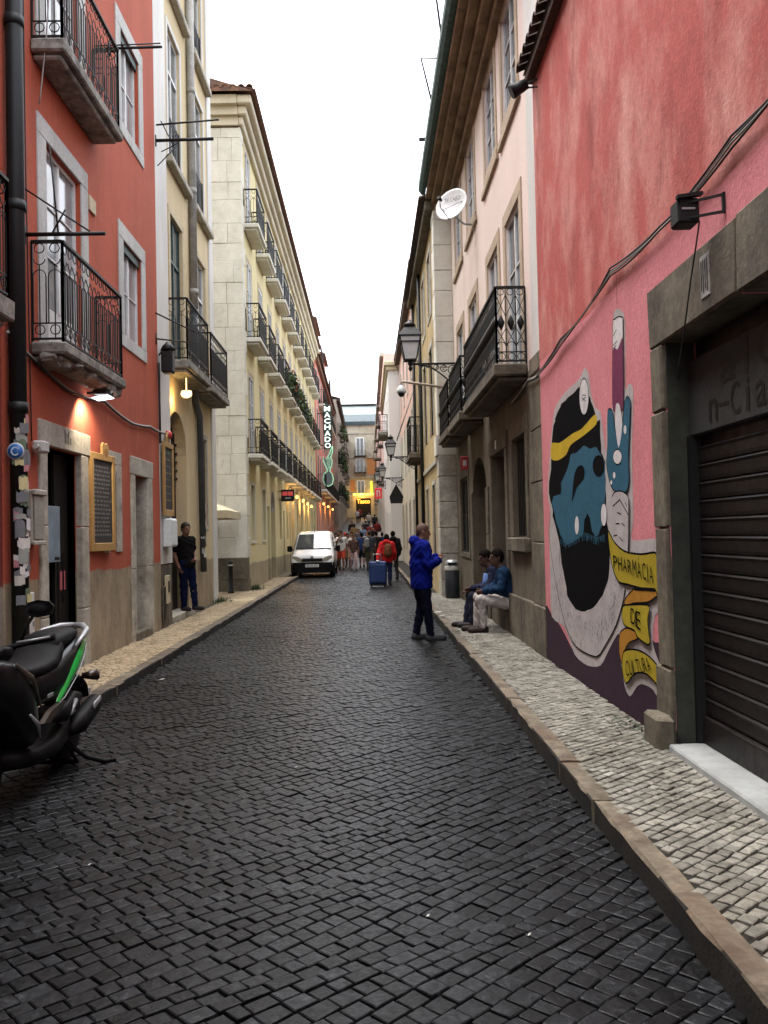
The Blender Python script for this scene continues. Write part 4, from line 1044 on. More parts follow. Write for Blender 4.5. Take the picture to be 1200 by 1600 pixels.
while z < 9.4:
    hgt = min(random.choice((.5, .56, .62)), 9.45 - z)
    wd = .50 if z > 3.4 else .56
    pc = M['stone_w'] if z > 3.3 else M['stone']
    q = MB(); q.cbox(1.75 - .035 - (.05 if abs(z - 3.4) < .28 else 0), 2.16, 20.73 - .035 - random.uniform(0, .01), 20.73 + (.45 if row % 2 else .62), z + .004, z + hgt - .004, .016, 0, .005)
    B.part(q, 'stone_block', pc); z += hgt; row += 1

# ---------- off-white house
B = OFW = Bld('off_white_townhouse', 'off-white townhouse, pinkish above, between the ochre house and the white gable', 1.9, -1, 30.02, 48.0, 11.2, PLZ['whitep'], back=8)
for i in range(5):
    c = 31.8 + 3.5 * i
    for z0 in (4.6, 8.0): B.window(c - .5, c + .5, z0, z0 + 2.1, d=.08, cols=2, rows=2, fm=M['white_frame'], pm=M['glass'], sur=M['grey_trim'], panes=False)
    B.window(c - .45, c + .45, 1.0, 3.0, d=.08, cols=2, rows=2, fm=M['dark_wood'], pm=M['glass'], sur=M['stone'], panes=False)
q = MB(); B.cbox(q, -.01, .25, 30.05, 47.9, 11.0, 11.22, .02); q.add([(B.x(.3), 30, 11.24), (B.x(.3), 48, 11.24), (B.x(-4), 48, 12.4), (B.x(-4), 30, 12.4)], [(0, 1, 2, 3), (0, 3, 2, 1)]); B.part(q, 'roof', M['tile_d'])
B.wall()
# ---------- white gable house
B = WHG = Bld('white_gable_house', 'bright white house whose narrow gable end faces down the street', 1.28, -1, 48.02, 66, 11.0, PLZ['white'], back=8)
for i in range(5):
    c = 50 + 3.4 * i
    for z0 in (4.6, 7.8): B.window(c - .5, c + .5, z0, z0 + 2.0, d=.08, cols=2, rows=2, fm=M['white_frame'], pm=M['glass'], panes=False)
    B.window(c - .5, c + .5, .6 + gz(c), 2.8 + gz(c), d=.2, cols=1, rows=1, fm=M['dark_wood'], pm=M['glass'], panes=False)
q = MB(); q.cbox(1.16, 1.8, 47.9, 66, 10.75, 11.0, .03); q.cbox(1.06, 1.85, 47.8, 66, 11.001, 11.25, .03); B.part(q, 'cornice', M['cream_trim'])
q = MB(); B.balcony(51, 54, 7.7, .2, .5, 1.0, 'bars', M['iron']); B.wall()
# ---------- tall cream house at the far right
B = FCR = Bld('far_cream_house', 'tall cream house with balconies on the right where the street climbs', 1.42, -1, 66.02, 127, 15.5, PLZ['whitep'], back=8, z0=-1)
for i in range(14):
    c = 68.2 + 4.2 * i
    for z0 in (6.0, 9.2, 12.4):
        B.window(c - .5, c + .5, z0, z0 + 2.0, d=.08, cols=2, rows=2, fm=M['green_frame'], pm=M['glass'], panes=False)
        if i % 3 == 1: B.balcony(c - 1, c + 1, z0 - .1, .15, .45, 1.0, 'bars', M['iron'])
    B.window(c - .6, c + .6, .5 + gz(c), 2.8 + gz(c), d=.2, cols=1, rows=1, fm=M['dark_wood'], pm=M['glass'], panes=False)
q = MB(); B.cbox(q, -.01, .3, 66, 127, 15.3, 15.6, .03); B.part(q, 'cornice', M['stone']); B.wall()

# ------------------------------------------------------------------ the house that closes the street
EY = 127.0; eg = gz(127)
ET = thing('end_house', 'old beige house with a lit tavern door closing the far end of the street', 'building', (-.6, EY, eg))
eo = -Vector(ET.location)
def epart(mb, name, m, par=None):
    o = mb.build(name, m, par or ET)
    if par is None: o.location = eo
    return o
def ept(px, py): p = onY(px, py, EY); return p[0], p[2]
q = MB(); q.box(-6, 5, EY, EY + 10, 0, 18.4); epart(q, 'wall', PLZ['endp'])
q = MB(); q.add([(-6, EY - .5, 18.2), (5, EY - .5, 18.2), (5, EY + 5, 20), (-6, EY + 5, 20)], [(0, 1, 2, 3)]); q.box(-6, 5, EY - .5, EY - .02, 17.7, 18.19); epart(q, 'roof', mat('dark_slate_roof', (.03, .05, .06), (.05, .07, .08), rough=.7, sc=1))
for (pxa, pya, pxb, pyb, n_) in ((557, 685, 568, 712, 1), (557, 718, 568, 738, 1), (559, 752, 569, 771, 1)):
    (x0, z1), (x1, z0) = ept(pxa, pya), ept(pxb, pyb)
    q = MB(); q.box(x0 - .15, x0, EY - .04, EY - .002, z0, z1 + .15); q.box(x1, x1 + .15, EY - .04, EY - .002, z0, z1 + .15); q.box(x0, x1, EY - .04, EY - .002, z1, z1 + .15)
    q.box((x0+x1)/2 - .05, (x0+x1)/2 + .05, EY - .03, EY - .002, z0, z1); wn = epart(q, 'window', M['white_frame'])
    g_ = MB(); g_.box(x0, x1, EY - .012, EY - .001, z0, z1); g_.build('pane', M['glass'], wn)
    r_ = MB(); railing(r_, [(x0 - .3, EY - .03), (x0 - .3, EY - .4), (x1 + .3, EY - .4), (x1 + .3, EY - .03)], z0, z0 + .9, 'bars'); r_.box(x0 - .4, x1 + .4, EY - .45, EY - .003, z0 - .15, z0 - .02); r_.build('balcony', M['iron'], wn)
for (a, b) in ((ept(573, 716), ept(590, 741)), (ept(547, 750), ept(555, 768))):
    q = MB(); q.box(a[0], b[0], EY - .012, EY - .001, b[1], a[1]); epart(q, 'orange_plaster_panel', mat('orange_plaster', (.50, .24, .09), (.42, .19, .07), rough=.9))
for py in (676, 714, 745):
    zz = ept(570, py)[1]; q = MB(); q.box(-6, 5, EY - .15, EY - .02, zz - .15, zz); epart(q, 'string_course', M['stone'])
(x0, z1), (x1, z0) = ept(556, 779), ept(580, 807)
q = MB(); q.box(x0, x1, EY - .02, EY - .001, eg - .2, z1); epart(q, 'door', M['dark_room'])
q = MB(); q.box(x0 - .5, x0, EY - .1, EY - .002, eg - .2, z1 + .7); q.box(x1, x1 + .5, EY - .1, EY - .002, eg - .2, z1 + .7); q.box(x0, x1, EY - .1, EY - .002, z1 + .02, z1 + .7); epart(q, 'door_frame', M['cream_trim'])
q = MB(); q.box(x0 - .4, x1 + .4, EY - .45, EY - .12, z1 + .45, z1 + .75); epart(q, 'lit_canopy', plain('warm_lit_canopy', (.6, .4, .1), .6, emit=((1, .62, .12), .42)))
t_ = text_on('Tasco', [(x0 + .15, EY - .06, z1 - .75), (x1 - .15, EY - .06, z1 - .75), (x1 - .15, EY - .06, z1 - .1), (x0 + .15, EY - .06, z1 - .1)], .02); epart(t_, 'neon_lettering', plain('orange_neon', (.8, .3, .05), .5, emit=((1, .30, .03), .8)))
q = MB(); (xa, za), (xb, zb) = ept(579, 752), ept(582, 771); q.box(xa, xb, EY - .5, EY - .3, zb, za); sg_ = epart(q, 'yellow_sign', plain('lit_yellow_sign', (.7, .6, .05), .5, emit=((1, .85, .03), .3)))
PB = thing('pale_blue_building', 'pale blue sheeted upper storey rising behind the end house', 'building', (0, 141, 0))
q = MB(); q.box(-5.2, 3.0, 0, 8, 0, 22.6); o = q.build('wall', plain('pale_blue_sheet', (.62, .74, .78), .5), PB)
q = MB(); q.box(-5.4, 3.2, -.25, 8, 22.601, 22.95); q.build('roof_edge', M['black'], PB)
# ------------------------------------------------------------------ street lamps on scroll brackets
LG = plain('frosted_lamp_glass', (.62, .64, .64), .25, spec=.5)
def street_lamp(X, Y, z, reach, label, s=1.0):
    t = thing('street_lamp', label, 'street lamp', (X, Y, z), 'lantern street lamps on wall brackets')
    b = MB(); b.bar((0, 0, 0), (-reach, 0, 0), .035, .045); b.cbox(-.03, .0, -.05, .05, -.55, .12, .008)
    b.tube([(-.02, 0, -.5), (-.18, 0, -.42), (-.42, 0, -.22), (-.66, 0, -.06), (-.86 * reach, 0, -.015)], .018, 6)
    for (cx, cz, r_) in ((-.13, -.14, .1), (-.33, -.11, .075), (-.50, -.08, .055), (-.12, -.31, .07), (-.64 * reach, -.05, .04), (-.78 * reach, -.04, .03)):
        ring(b, (cx, 0, cz), r_, (1, 0, 0), 12, .018, .3, 6.1); ring(b, (cx + r_*.25, 0, cz), r_ * .5, (1, 0, 0), 8, .016, .3, 5.0)
    b.build('bracket', M['iron'], t)
    L = -reach - .02
    e = MB(); w0, w1, h0, h1 = .135 * s, .235 * s, .09 * s, .62 * s
    e.lathe([(.02, -.16), (.05, -.10), (.03, -.05), (.06, 0), (.05, .05), (.1, .09)], (L, 0, 0), 10)
    for (sx, sy) in ((1, 1), (1, -1), (-1, 1), (-1, -1)):
        e.bar((L + sx*w0, sy*w0, h0), (L + sx*w1, sy*w1, h1), .026)
    for (w_, h_) in ((w0, h0), (w1, h1), (w1*.93, h1 - .13*s)):
        for k in range(4):
            c = [(-1, -1), (1, -1), (1, 1), (-1, 1)]; a_, b_ = c[k], c[(k+1) % 4]
            e.bar((L + a_[0]*w_, a_[1]*w_, h_), (L + b_[0]*w_, b_[1]*w_, h_), .03 if w_ != w1 else .05, .03)
    e.build('lantern_frame', M['iron'], t)
    g_ = MB()
    c = [(-1, -1), (1, -1), (1, 1), (-1, 1)]
    for k in range(4):
        a_, b_ = c[k], c[(k+1) % 4]; i0, i1 = w0 - .004, w1 - .004
        p = MB(); p.add([(L + a_[0]*i0, a_[1]*i0, h0), (L + b_[0]*i0, b_[1]*i0, h0), (L + b_[0]*i1, b_[1]*i1, h1), (L + a_[0]*i1, a_[1]*i1, h1)], [(0, 1, 2, 3)]); p.build('pane', LG, t)
    cp = MB(); rings = []
    for (w_, h_) in ((w1*1.12, h1 + .02), (w1*.62, h1 + .20*s), (w1*.60, h1 + .22*s)):
        rings.append([(L + x_*w_, y_*w_, h_) for x_, y_ in c])
    cp.loft(rings, 0, False); cp.lathe([(.06, 0), (.13*s, .03), (.15*s, .07), (.10*s, .12), (.04, .15), (.02, .19)], (L, 0, h1 + .22*s), 12); cp.build('cap', M['iron'], t)
street_lamp(2.15, 19.85, 5.55, 1.08, 'nearest black lantern lamp on its scroll bracket beside the pink house')
street_lamp(1.9, 33.5, 4.62, .95, 'second black lantern lamp on the off-white house', .82)
street_lamp(1.9, 47.3, 4.7, 1.05, 'third lantern lamp along the right wall, before the white gable', .82)
street_lamp(1.28, 60.5, 5.3, .55, 'smallest and farthest lantern lamp on the right', .82)

# ------------------------------------------------------------------ cctv, dish, poles
t = thing('security_camera', 'white dome security camera on a long arm from the stone corner', 'camera', (1.72, 20.6, 5.15))
b = MB(); b.tube([(.42, 0, -.06), (-.82, 0, .13), (-.86, 0, .12), (-.86, 0, .02)], .032, 8); b.build('arm', mat('beige_camera_arm', (.42, .35, .28), (.34, .28, .22), rough=.6), t)
b = MB(); b.lathe([(.03, .05), (.05, .03), (.10, -.03), (.115, -.10), (.11, -.14)], (-.86, 0, 0), 16); b.build('housing', plain('white_camera_plastic', (.55, .56, .55), .4), t)
b = MB(); b.lathe([(.085, -.14), (.08, -.18), (.05, -.225), (.005, -.24)], (-.86, 0, 0), 16); b.build('dome', M['black'], t)
t = thing('wall_pole', 'thin pole slanting down from the ochre house above the street', 'pole', (1.74, 30.2, 6.8))
b = MB(); b.tube([(0, 0, 0), (-.68, 0, -1.9)], .025, 6); b.tube([(0, 0, -.1), (-.02, 0, -1.2), (-.3, 0, -1.25)], .012, 5); b.build('rod', M['grey_pipe'], t)

t = thing('satellite_dish', 'white satellite dish on the pale pink house below the eave', 'satellite dish', (2.15, 16.3, 7.55))
ax = Vector((-.55, -.78, .30)).normalized(); rot = ax.to_track_quat('Z', 'Y').to_matrix().to_4x4(); dc = Vector((-.42, -.1, .28))
T = Matrix.Translation(dc) @ rot
b = MB(); b.lathe([(.002, 0), (.1, .006), (.2, .024), (.3, .054), (.335, .068), (.335, .058), (.2, .012), (.002, -.012)], (0, 0, 0), 28)
b.v = [tuple(T @ Vector(v)) for v in b.v]; b.build('reflector', plain('white_dish_paint', (.60, .61, .60), .45), t)
q0 = [T @ Vector(v) for v in ((-.17, .07, .03), (.17, .07, .03), (.17, .16, .045), (-.17, .16, .045))]
tx = text_on('TV CABO', [p + ax * .012 for p in q0], .0); tx.build('lettering', plain('dish_print', (.08, .08, .1), .5), t)
b = MB(); b.bar(T @ Vector((-.2, -.06, .035)), T @ Vector((.22, .02, .04)), .012, .006); b.build('printed_stripe', plain('violet_print', (.10, .07, .25), .5), t)
b = MB(); b.tube([(0, 0, -.05), (-.2, 0, -.03), (-.34, .06, .12), tuple(dc - ax * .02)], .02, 8); b.cbox(-.03, .0, -.08, .08, -.14, .04, .005)
lo = T @ Vector((0, -.33, .06)); tip = T @ Vector((0, -.30, .40)); b.tube([tuple(dc - ax * .03), tuple(lo), tuple(tip), tuple(T @ Vector((0, -.16, .46)))], .012, 6)
b.build('mount', M['metal'], t)
b = MB(); e0 = T @ Vector((0, -.16, .46)); b.tube([tuple(e0 + ax * .05), tuple(e0 - ax * .02), tuple(e0 - ax * .06)], [.035, .035, .02], 10); b.build('receiver', M['black'], t)

t = thing('roof_antenna', 'small television antenna on the roof edge of the pale pink house', 'antenna', (1.6, 19.6, 10.1))
b = MB(); b.tube([(0, 0, 0), (-.05, 0, .75)], .018, 5); b.bar((-.45, 0, .25), (.25, 0, .25), .015); b.cbox(-.25, -.05, -.04, .04, .55, .62, .01)
for k in range(5): b.bar((-.4 + .14*k, -.15, .25), (-.4 + .14*k, .15, .25), .01)
b.build('mast', M['iron'], t)
t = thing('roof_ladder_rail', 'thin metal rail frame standing on the green gutter', 'rail', (1.42, 14.4, 10.0))
b = MB(); b.tube([(0, 0, 0), (-.12, 0, 1.1), (.3, 0, 1.1)], .02, 6); b.tube([(0, 2.2, 0), (-.2, 2.2, .9), (.3, 2.2, .9)], .02, 6); b.build('rail', M['dark_pipe'], t)

# ------------------------------------------------------------------ cables
def cable(name, label, pts, r_, m=None, n=1, spread=.02, ax=0):
    t = thing(name, label, 'cable', pts[0])
    for k in range(n):
        P = []
        for i in range(len(pts) - 1):
            a, c = Vector(pts[i]), Vector(pts[i+1]); sg_ = .012 * (c - a).length
            for j in range(6):
                u = j / 6; p = a.lerp(c, u); p.z -= 4 * sg_ * u * (1 - u) * (1 + .5 * k)
                P.append(p + Vector((0, 0, spread * (k - (n-1)/2) * (.4 + abs(math.sin((i + u) * 2.1 + k))))) )
        P.append(Vector(pts[-1])); P = [p - Vector(pts[0]) for p in P]
        b = MB(); b.tube(P, r_, 6); b.build('strand', (m or M['cable']) if k != 1 else M['cable_g'], t)
    return t
cable('wall_cable', 'bundle of sagging cables across the pink mural wall', [(2.06, 10.3, 3.52), (2.06, 9.0, 3.62), (2.06, 7.1, 3.79), (2.06, 5.9, 3.72), (2.06, 4.7, 3.78), (2.06, 3.5, 3.85)], .0075, None, 4, .018)
cable('hanging_wire', 'thin cord hanging from the floodlight to the shutter frame', [(2.0, 5.04, 3.46), (2.04, 5.3, 3.2), (2.05, 5.62, 2.62)], .005)
cable('ledge_cable', 'black cables under the stone ledge at the pink house corner', [(2.08, 10.3, 3.5), (2.07, 10.9, 3.56), (2.12, 12.5, 3.5)], .012, None, 2)
cable('wall_cable', 'black cable across the red house below its first balcony', [(-3.56, 8.65, 3.74), (-3.57, 9.3, 3.62), (-3.57, 10.4, 3.46), (-3.57, 11.84, 3.54), (-3.57, 13.2, 3.42), (-3.57, 14.3, 3.5), (-3.55, 15.3, 3.5)], .014, None, 2, .02)
cable('wall_wire', 'thin dark wire running down the red house beside the balcony', [(-3.585, 9.2, 8.2), (-3.585, 9.22, 5.8), (-3.585, 9.26, 4.2), (-3.585, 9.3, 2.72)], .007)
cable('white_wire', 'white wire hanging from the top balcony to the French window', [(-3.30, 9.36, 8.6), (-3.42, 9.42, 7.2), (-3.55, 9.54, 6.5)], .008, M['cable_g'])
cable('wall_cable', 'black cable down the white corner strip of the cream house', [(-3.57, 14.98, 4.7), (-3.57, 15.0, 3.4), (-3.57, 15.0, 3.3)], .02)
cable('wall_wire', 'loose wire on the cream house beside its white strip', [(-3.74, 16.0, 14), (-3.73, 16.05, 10), (-3.73, 16.2, 6.3)], .008)

# ------------------------------------------------------------------ floodlights and wall lamps
def warm_light(loc, e, col=(1, .55, .16), r_=.04, typ='POINT', name='lamp_light', parent=None, rot=None, spot=None):
    l = bpy.data.lights.new(name, typ); l.energy = e; l.color = col; l.shadow_soft_size = r_
    o = bpy.data.objects.new(name, l); C.objects.link(o); o.location = loc
    if parent is not None: o.parent = parent
    if rot is not None: o.rotation_euler = rot
    if spot: l.spot_size = spot; l.spot_blend = .6
    return o
t = thing('floodlight', 'lit white floodlight under the first balcony of the red house', 'floodlight', (-3.6, 11.2, 3.52))
b = MB(); b.cbox(.12, .30, -.15, .15, -.01, .06, .01); b.bar((.0, 0, .03), (.14, 0, .04), .03); b.build('housing', M['black'], t)
b = MB(); b.add([(.10, -.14, -.05), (.31, -.14, -.022), (.31, .14, -.022), (.10, .14, -.05)], [(0, 1, 2, 3)]); b.build('lens', plain('lit_white_lens', (.8, .8, .85), .4, emit=((.92, .93, 1), 2)), t)
warm_light((.20, -.30, -.08), 20, (1, .84, .62), .06, 'SPOT', 'floodlight_beam', t, (R(14), R(22), 0), R(125))
t = thing('floodlight', 'unlit black floodlight on a bracket above the roller shutter', 'floodlight', (2.1, 4.98, 3.52))
b = MB(); b.cbox(-.24, -.11, .02, .16, -.08, .07, .012); b.bar((-.25, .01, .065), (-.10, .01, .085), .04, .02); b.build('housing', M['black'], t)
b = MB(); b.bar((0, -.07, .05), (-.18, .03, .04), .014); b.bar((0, -.07, -.05), (-.18, .03, -.05), .014); b.bar((-.005, -.07, .06), (-.005, -.07, -.06), .022); b.build('bracket', M['black'], t)
b = MB(); b.cbox(-.22, -.14, .012, .019, -.005, .008, .002); b.build('nameplate', M['metal'], t)
t = thing('spotlight', 'small dark spotlight under the tile eave at the wall corner', 'spotlight', (2.1, 10.05, 6.9))
b = MB(); b.tube([(-.30, .02, -.06), (-.12, 0, .03)], [.085, .06], 10); b.bar((0, -.05, .06), (-.15, 0, .02), .02); b.bar((0, -.06, -.04), (-.14, 0, -.02), .015); b.build('housing', M['black'], t)
t = thing('ceiling_lamp', 'lit warm lamp under the balcony beside the arched doorway', 'lamp', (-3.5, 16.9, 4.42))
b = MB(); b.lathe([(.10, .10), (.11, .04), (.09, .0), (.03, -.03)], (0, 0, 0), 14); b.tube([(0, 0, .1), (0, 0, .36)], .012, 6); b.build('shade', plain('warm_lamp_glass', (.8, .6, .3), .4, emit=((1, .72, .32), .5)), t)
warm_light((-.10, -.2, -.12), 2.6, (1, .62, .22), .06, 'POINT', 'lamp_light', t)
t = thing('wall_lantern', 'unlit black wall lantern on the white corner strip of the cream house', 'lantern', (-3.6, 15.1, 4.75))
b = MB(); b.cbox(.06, .26, -.12, .12, -.22, .18, .03); b.lathe([(.14, 0), (.1, .08), (.02, .16)], (.16, 0, .18), 8); b.bar((0, 0, .1), (.16, 0, .3), .025); b.build('body', M['iron'], t)
yl = plain('amber_lamp_glass', (.9, .6, .2), .4, emit=((1, .62, .2), .3))
labels = ['nearest amber wall lamp under the yellow building balconies', 'second amber wall lamp under the yellow building balconies', 'third amber wall lamp under the yellow building balconies', 'fourth amber wall lamp under the yellow building balconies', 'fifth and farthest amber wall lamp on the yellow building']
for k, (px, py) in enumerate(((455, 768), (463, 776), (473, 782), (480, 787), (486, 791))):
    p = onX(px, py, -3.35); t = thing('wall_lamp', labels[k], 'lamp', (-3.5, p[1], p[2]), 'amber wall lamps on the yellow building')
    b = MB(); b.lathe([(.03, .08), (.06, .04), (.075, -.02), (.05, -.08)], (.18, 0, 0), 10); b.build('shade', yl, t)
    b = MB(); b.tube([(0, 0, .1), (.1, 0, .2), (.18, 0, .12)], .015, 6); b.build('bracket', M['iron'], t)
    warm_light((.2, -.1, -.25), 4.5, (1, .52, .14), .08, 'POINT', 'lamp_light', t)
for k, (px, py, lb) in enumerate(((506, 800, 'nearest orange lamp on the salmon house ground floor'), (513, 803, 'second orange lamp on the salmon house ground floor'), (520, 806, 'farthest orange lamp on the salmon house ground floor'))):
    p = onX(px, py, -3.2); t = thing('wall_lamp', lb, 'lamp', (-3.45, p[1], p[2] + .6), 'orange lamps on the salmon house')
    b = MB(); b.lathe([(.04, .10), (.09, .04), (.09, -.05), (.04, -.10)], (.25, 0, 0), 10); b.build('shade', yl, t)
    b = MB(); b.tube([(0, 0, .1), (.25, 0, .14)], .02, 6); b.build('bracket', M['iron'], t)
    warm_light((.3, -.2, -.3), 6, (1, .5, .12), .1, 'POINT', 'lamp_light', t)
t = thing('tavern_lamp', 'yellow glow lamp over the tavern door at the street end', 'lamp', (-.9, 126.2, eg + 3.4))
b = MB(); b.lathe([(.1, .1), (.2, 0), (.1, -.12)], (0, 0, 0), 10); b.tube([(0, .75, .2), (0, 0, .1)], .03, 6, 0); b.build('shade', yl, t); warm_light((0, -.5, -.3), 35, (1, .6, .15), .2, 'POINT', 'lamp_light', t)

# ------------------------------------------------------------------ boards and boxes on the left walls
wood = mat('pale_varnished_wood', (.44, .27, .10), (.34, .20, .07), rough=.5, sc=4, streak=1, bump=.15)
slate = mat('chalkboard_slate', (.035, .033, .034), (.05, .048, .048), rough=.7, sc=5, fine=.2)
chalk = plain('chalk', (.15, .145, .135), .9); chalk_y = plain('yellow_chalk', (.25, .19, .05), .9); chalk_g = plain('green_chalk', (.09, .18, .06), .9)
def menu_board(X, ya, yb, za, zb, label, tilt, head, lines, cm):
    t = thing('menu_board', label, 'menu board', (X, (ya + yb) / 2, za)); w_ = (yb - ya) / 2; h_ = zb - za
    t.rotation_euler = (0, 0, tilt); fw = .09
    for (n_, a, b_, c, d) in (('frame_side', -w_, -w_ + fw, 0, h_), ('frame_side', w_ - fw, w_, 0, h_), ('frame_top', -w_ + fw, w_ - fw, h_ - fw, h_), ('frame_bottom', -w_ + fw, w_ - fw, 0, fw * 1.2)):
        q = MB(); q.cbox(.03, .075, a + .0005, b_ - .0005, c, d, .006); q.build(n_, wood, t)
    q = MB(); q.box(.035, .055, -w_ + fw, w_ - fw, fw, h_ - fw); bd_ = q.build('chalkboard', slate, t)
    if head:
        q = MB(); P = [(-.02, h_), (.20, h_), (.20, h_ + .12), (.15, h_ + .16), (.09, h_ + .13), (.03, h_ + .16), (-.02, h_ + .12)] if head == 1 else [(-.1, h_), (.1, h_), (.1, h_ + .1), (.03, h_ + .2), (-.03, h_ + .2), (-.1, h_ + .1)]
        q.prism(P, lambda a, b_: (.04, a, b_), lambda a, b_: (.07, a, b_)); hd = q.build('header', wood, t)
        q = MB(); e = ell(.09, h_ - .04 + .06, .07, .06) if head == 1 else ell(0, h_ + .07, .05, .05)
        q.add([(.0765, a, b_) for a, b_ in e], [tuple(range(len(e)))]); q.build('painted_crest', plain('brown_crest', (.25, .13, .04), .6), hd)
    for k in range(lines):
        z = h_ - fw - .1 - (h_ - 2*fw - .16) * k / lines; x0 = -w_ + fw + .04; q = MB()
        while x0 < w_ - fw - .08:
            ln = random.uniform(.03, .09); 
            if x0 + ln > w_ - fw - .03: break
            q.add([(.0562, x0, z), (.0562, x0 + ln, z + random.uniform(-.004, .004)), (.0562, x0 + ln, z + .022), (.0562, x0, z + .024)], [(0, 1, 2, 3)]); x0 += ln + random.uniform(.02, .05)
        if q.v: tag(q.build('chalk_line', cm[k % len(cm)], bd_), kind='stuff')
menu_board(-3.6, 11.20, 12.05, 1.50, 2.80, 'pale wood framed chalkboard menu on the red house beside its door', R(-4), 1, 17, [chalk])
menu_board(-3.6, 15.08, 15.82, 2.05, 3.35, 'pale wood framed coloured menu board on the white strip by the arched doorway', 0, 2, 8, [chalk_g, chalk_y, chalk, chalk_y])
boxm = mat('grey_beige_cabinet', (.42, .40, .34), (.34, .32, .27), rough=.6, sc=4, fine=.2)
t = thing('wall_cabinet', 'grey utility cabinet on the red wall left of the open door', 'cabinet', (-3.6, 9.2, 1.62))
q = MB(); q.cbox(0, .11, -.16, .17, 0, .57, .012); q.build('body', boxm, t)
q = MB(); q.cbox(.112, .128, -.13, .14, .05, .51, .006); dq = q.build('door', mat('grey_cabinet_door', (.34, .33, .28), (.28, .27, .23), rough=.6), t)
q = MB(); q.cbox(.105, .15, -.165, .175, .515, .575, .01); q.build('hood', boxm, t); q = MB(); q.cbox(.105, .14, -.165, .175, -.01, .035, .008); q.build('foot_strip', boxm, t)
t = thing('junction_box', 'small pale junction box on a wire at the door frame corner', 'box', (-3.57, 9.36, 2.60)); q = MB(); q.cbox(0, .12, -.10, .10, 0, .13, .02); q.tube([(.06, -.1, .06), (.06, -.16, .06)], .03, 8); q.build('body', M['grey_trim'], t)
t = thing('wall_panel', 'pale metal hatch low on the red house wall behind the scooter', 'hatch', (-3.6, 9.15, .45)); q = MB(); q.cbox(.0, .03, -.13, .14, 0, .66, .008); q.build('cover', M['white_trim'], t); q = MB(); q.cbox(.03, .04, .08, .11, .3, .36, .003); q.build('lock', M['metal'], t)
t = thing('wall_plaque', 'small cream plaque on the red wall beside the French window', 'plaque', (-3.6, 11.46, 6.0)); q = MB(); q.cbox(.0, .03, -.13, .13, 0, .2, .006); q.build('plate', M['cream_trim'], t)
t = thing('meter_box', 'white meter box on the corner strip below the menu board', 'box', (-3.6, 15.40, 1.5)); q = MB(); q.cbox(.0, .16, -.22, .22, 0, .50, .02); q.build('case', plain('white_meter_plastic', (.62, .66, .66), .4), t); q = MB(); q.cbox(.161, .172, -.19, .19, .03, .47, .006); q.build('lid', plain('white_meter_lid', (.66, .70, .70), .4), t)
t = thing('utility_box', 'narrow beige utility box low on the wall between the doors', 'box', (-3.6, 15.38, .5)); q = MB(); q.cbox(.0, .05, -.12, .12, 0, .5, .01); q.build('case', M['cream_trim'], t); q = MB(); q.cbox(.05, .058, -.05, .05, .2, .4, .003); q.build('vent', M['black'], t)
t = thing('utility_box', 'dark recessed meter hatch near the ground at the house joint', 'hatch', (-3.59, 15.15, .2)); q = MB(); q.cbox(.0, .02, -.11, .10, 0, .62, .006); q.build('frame', M['stone_d'], t); q = MB(); q.cbox(.02, .026, -.08, .07, .03, .59, .002); q.build('door', M['dark_wood'], t)
t = thing('alarm_bell', 'small red bell above the coloured menu board', 'alarm', (-3.58, 15.5, 3.5)); q = MB(); q.lathe([(.08, 0), (.08, .06), (.05, .09), (.01, .10)], (0, 0, 0), 12, 0, 'x'); q.build('dome', plain('red_plastic', (.45, .03, .03), .4), t)
t = thing('door_board', 'blue-grey notice board standing inside the open dark doorway', 'notice board', (-3.72, 10.12, 1.40)); q = MB(); q.cbox(.0, .02, -.30, .32, 0, .66, .004); q.build('panel', mat('blue_grey_poster', (.20, .27, .34), (.14, .19, .24), rough=.5, sc=4), t); q = MB(); q.box(.0205, .022, .13, .29, .02, .06); q.build('caption', M['black'], t)
q = MB(); q.bar((.01, -.25, -1.3), (.01, -.25, 0), .02); q.bar((.01, .27, -1.3), (.01, .27, 0), .02); q.build('stand', M['black'], t)
# round blue sticker facing the camera on the downpipe
t = thing('round_sign', 'small round blue sign on the stickered downpipe', 'sign', (-3.49, 8.64, 2.55)); q = MB(); q.lathe([(.085, 0), (.085, .006)], (0, 0, 0), 24, 0, 'y'); q.v = [(x, -y, z) for x, y, z in q.v]; q.build('disc', plain('white_sign', (.55, .58, .6), .4), t)
q = MB(); q.lathe([(.074, -.0105), (.074, -.0075)], (0, 0, 0), 24, 0, 'y'); q.build('blue_face', plain('blue_sign', (.02, .14, .42), .4), t); q = MB(); q.add([(.045*math.cos(a), -.0125, .045*math.sin(a)) for a in np.linspace(.6, 5.6, 18)] + [(.03*math.cos(a), -.0125, .03*math.sin(a)) for a in np.linspace(5.6, .6, 18)], [(k, k+1, 34-k, 35-k) for k in range(17)]); q.build('ring_mark', plain('pale_blue_mark', (.5, .62, .72), .4), t)

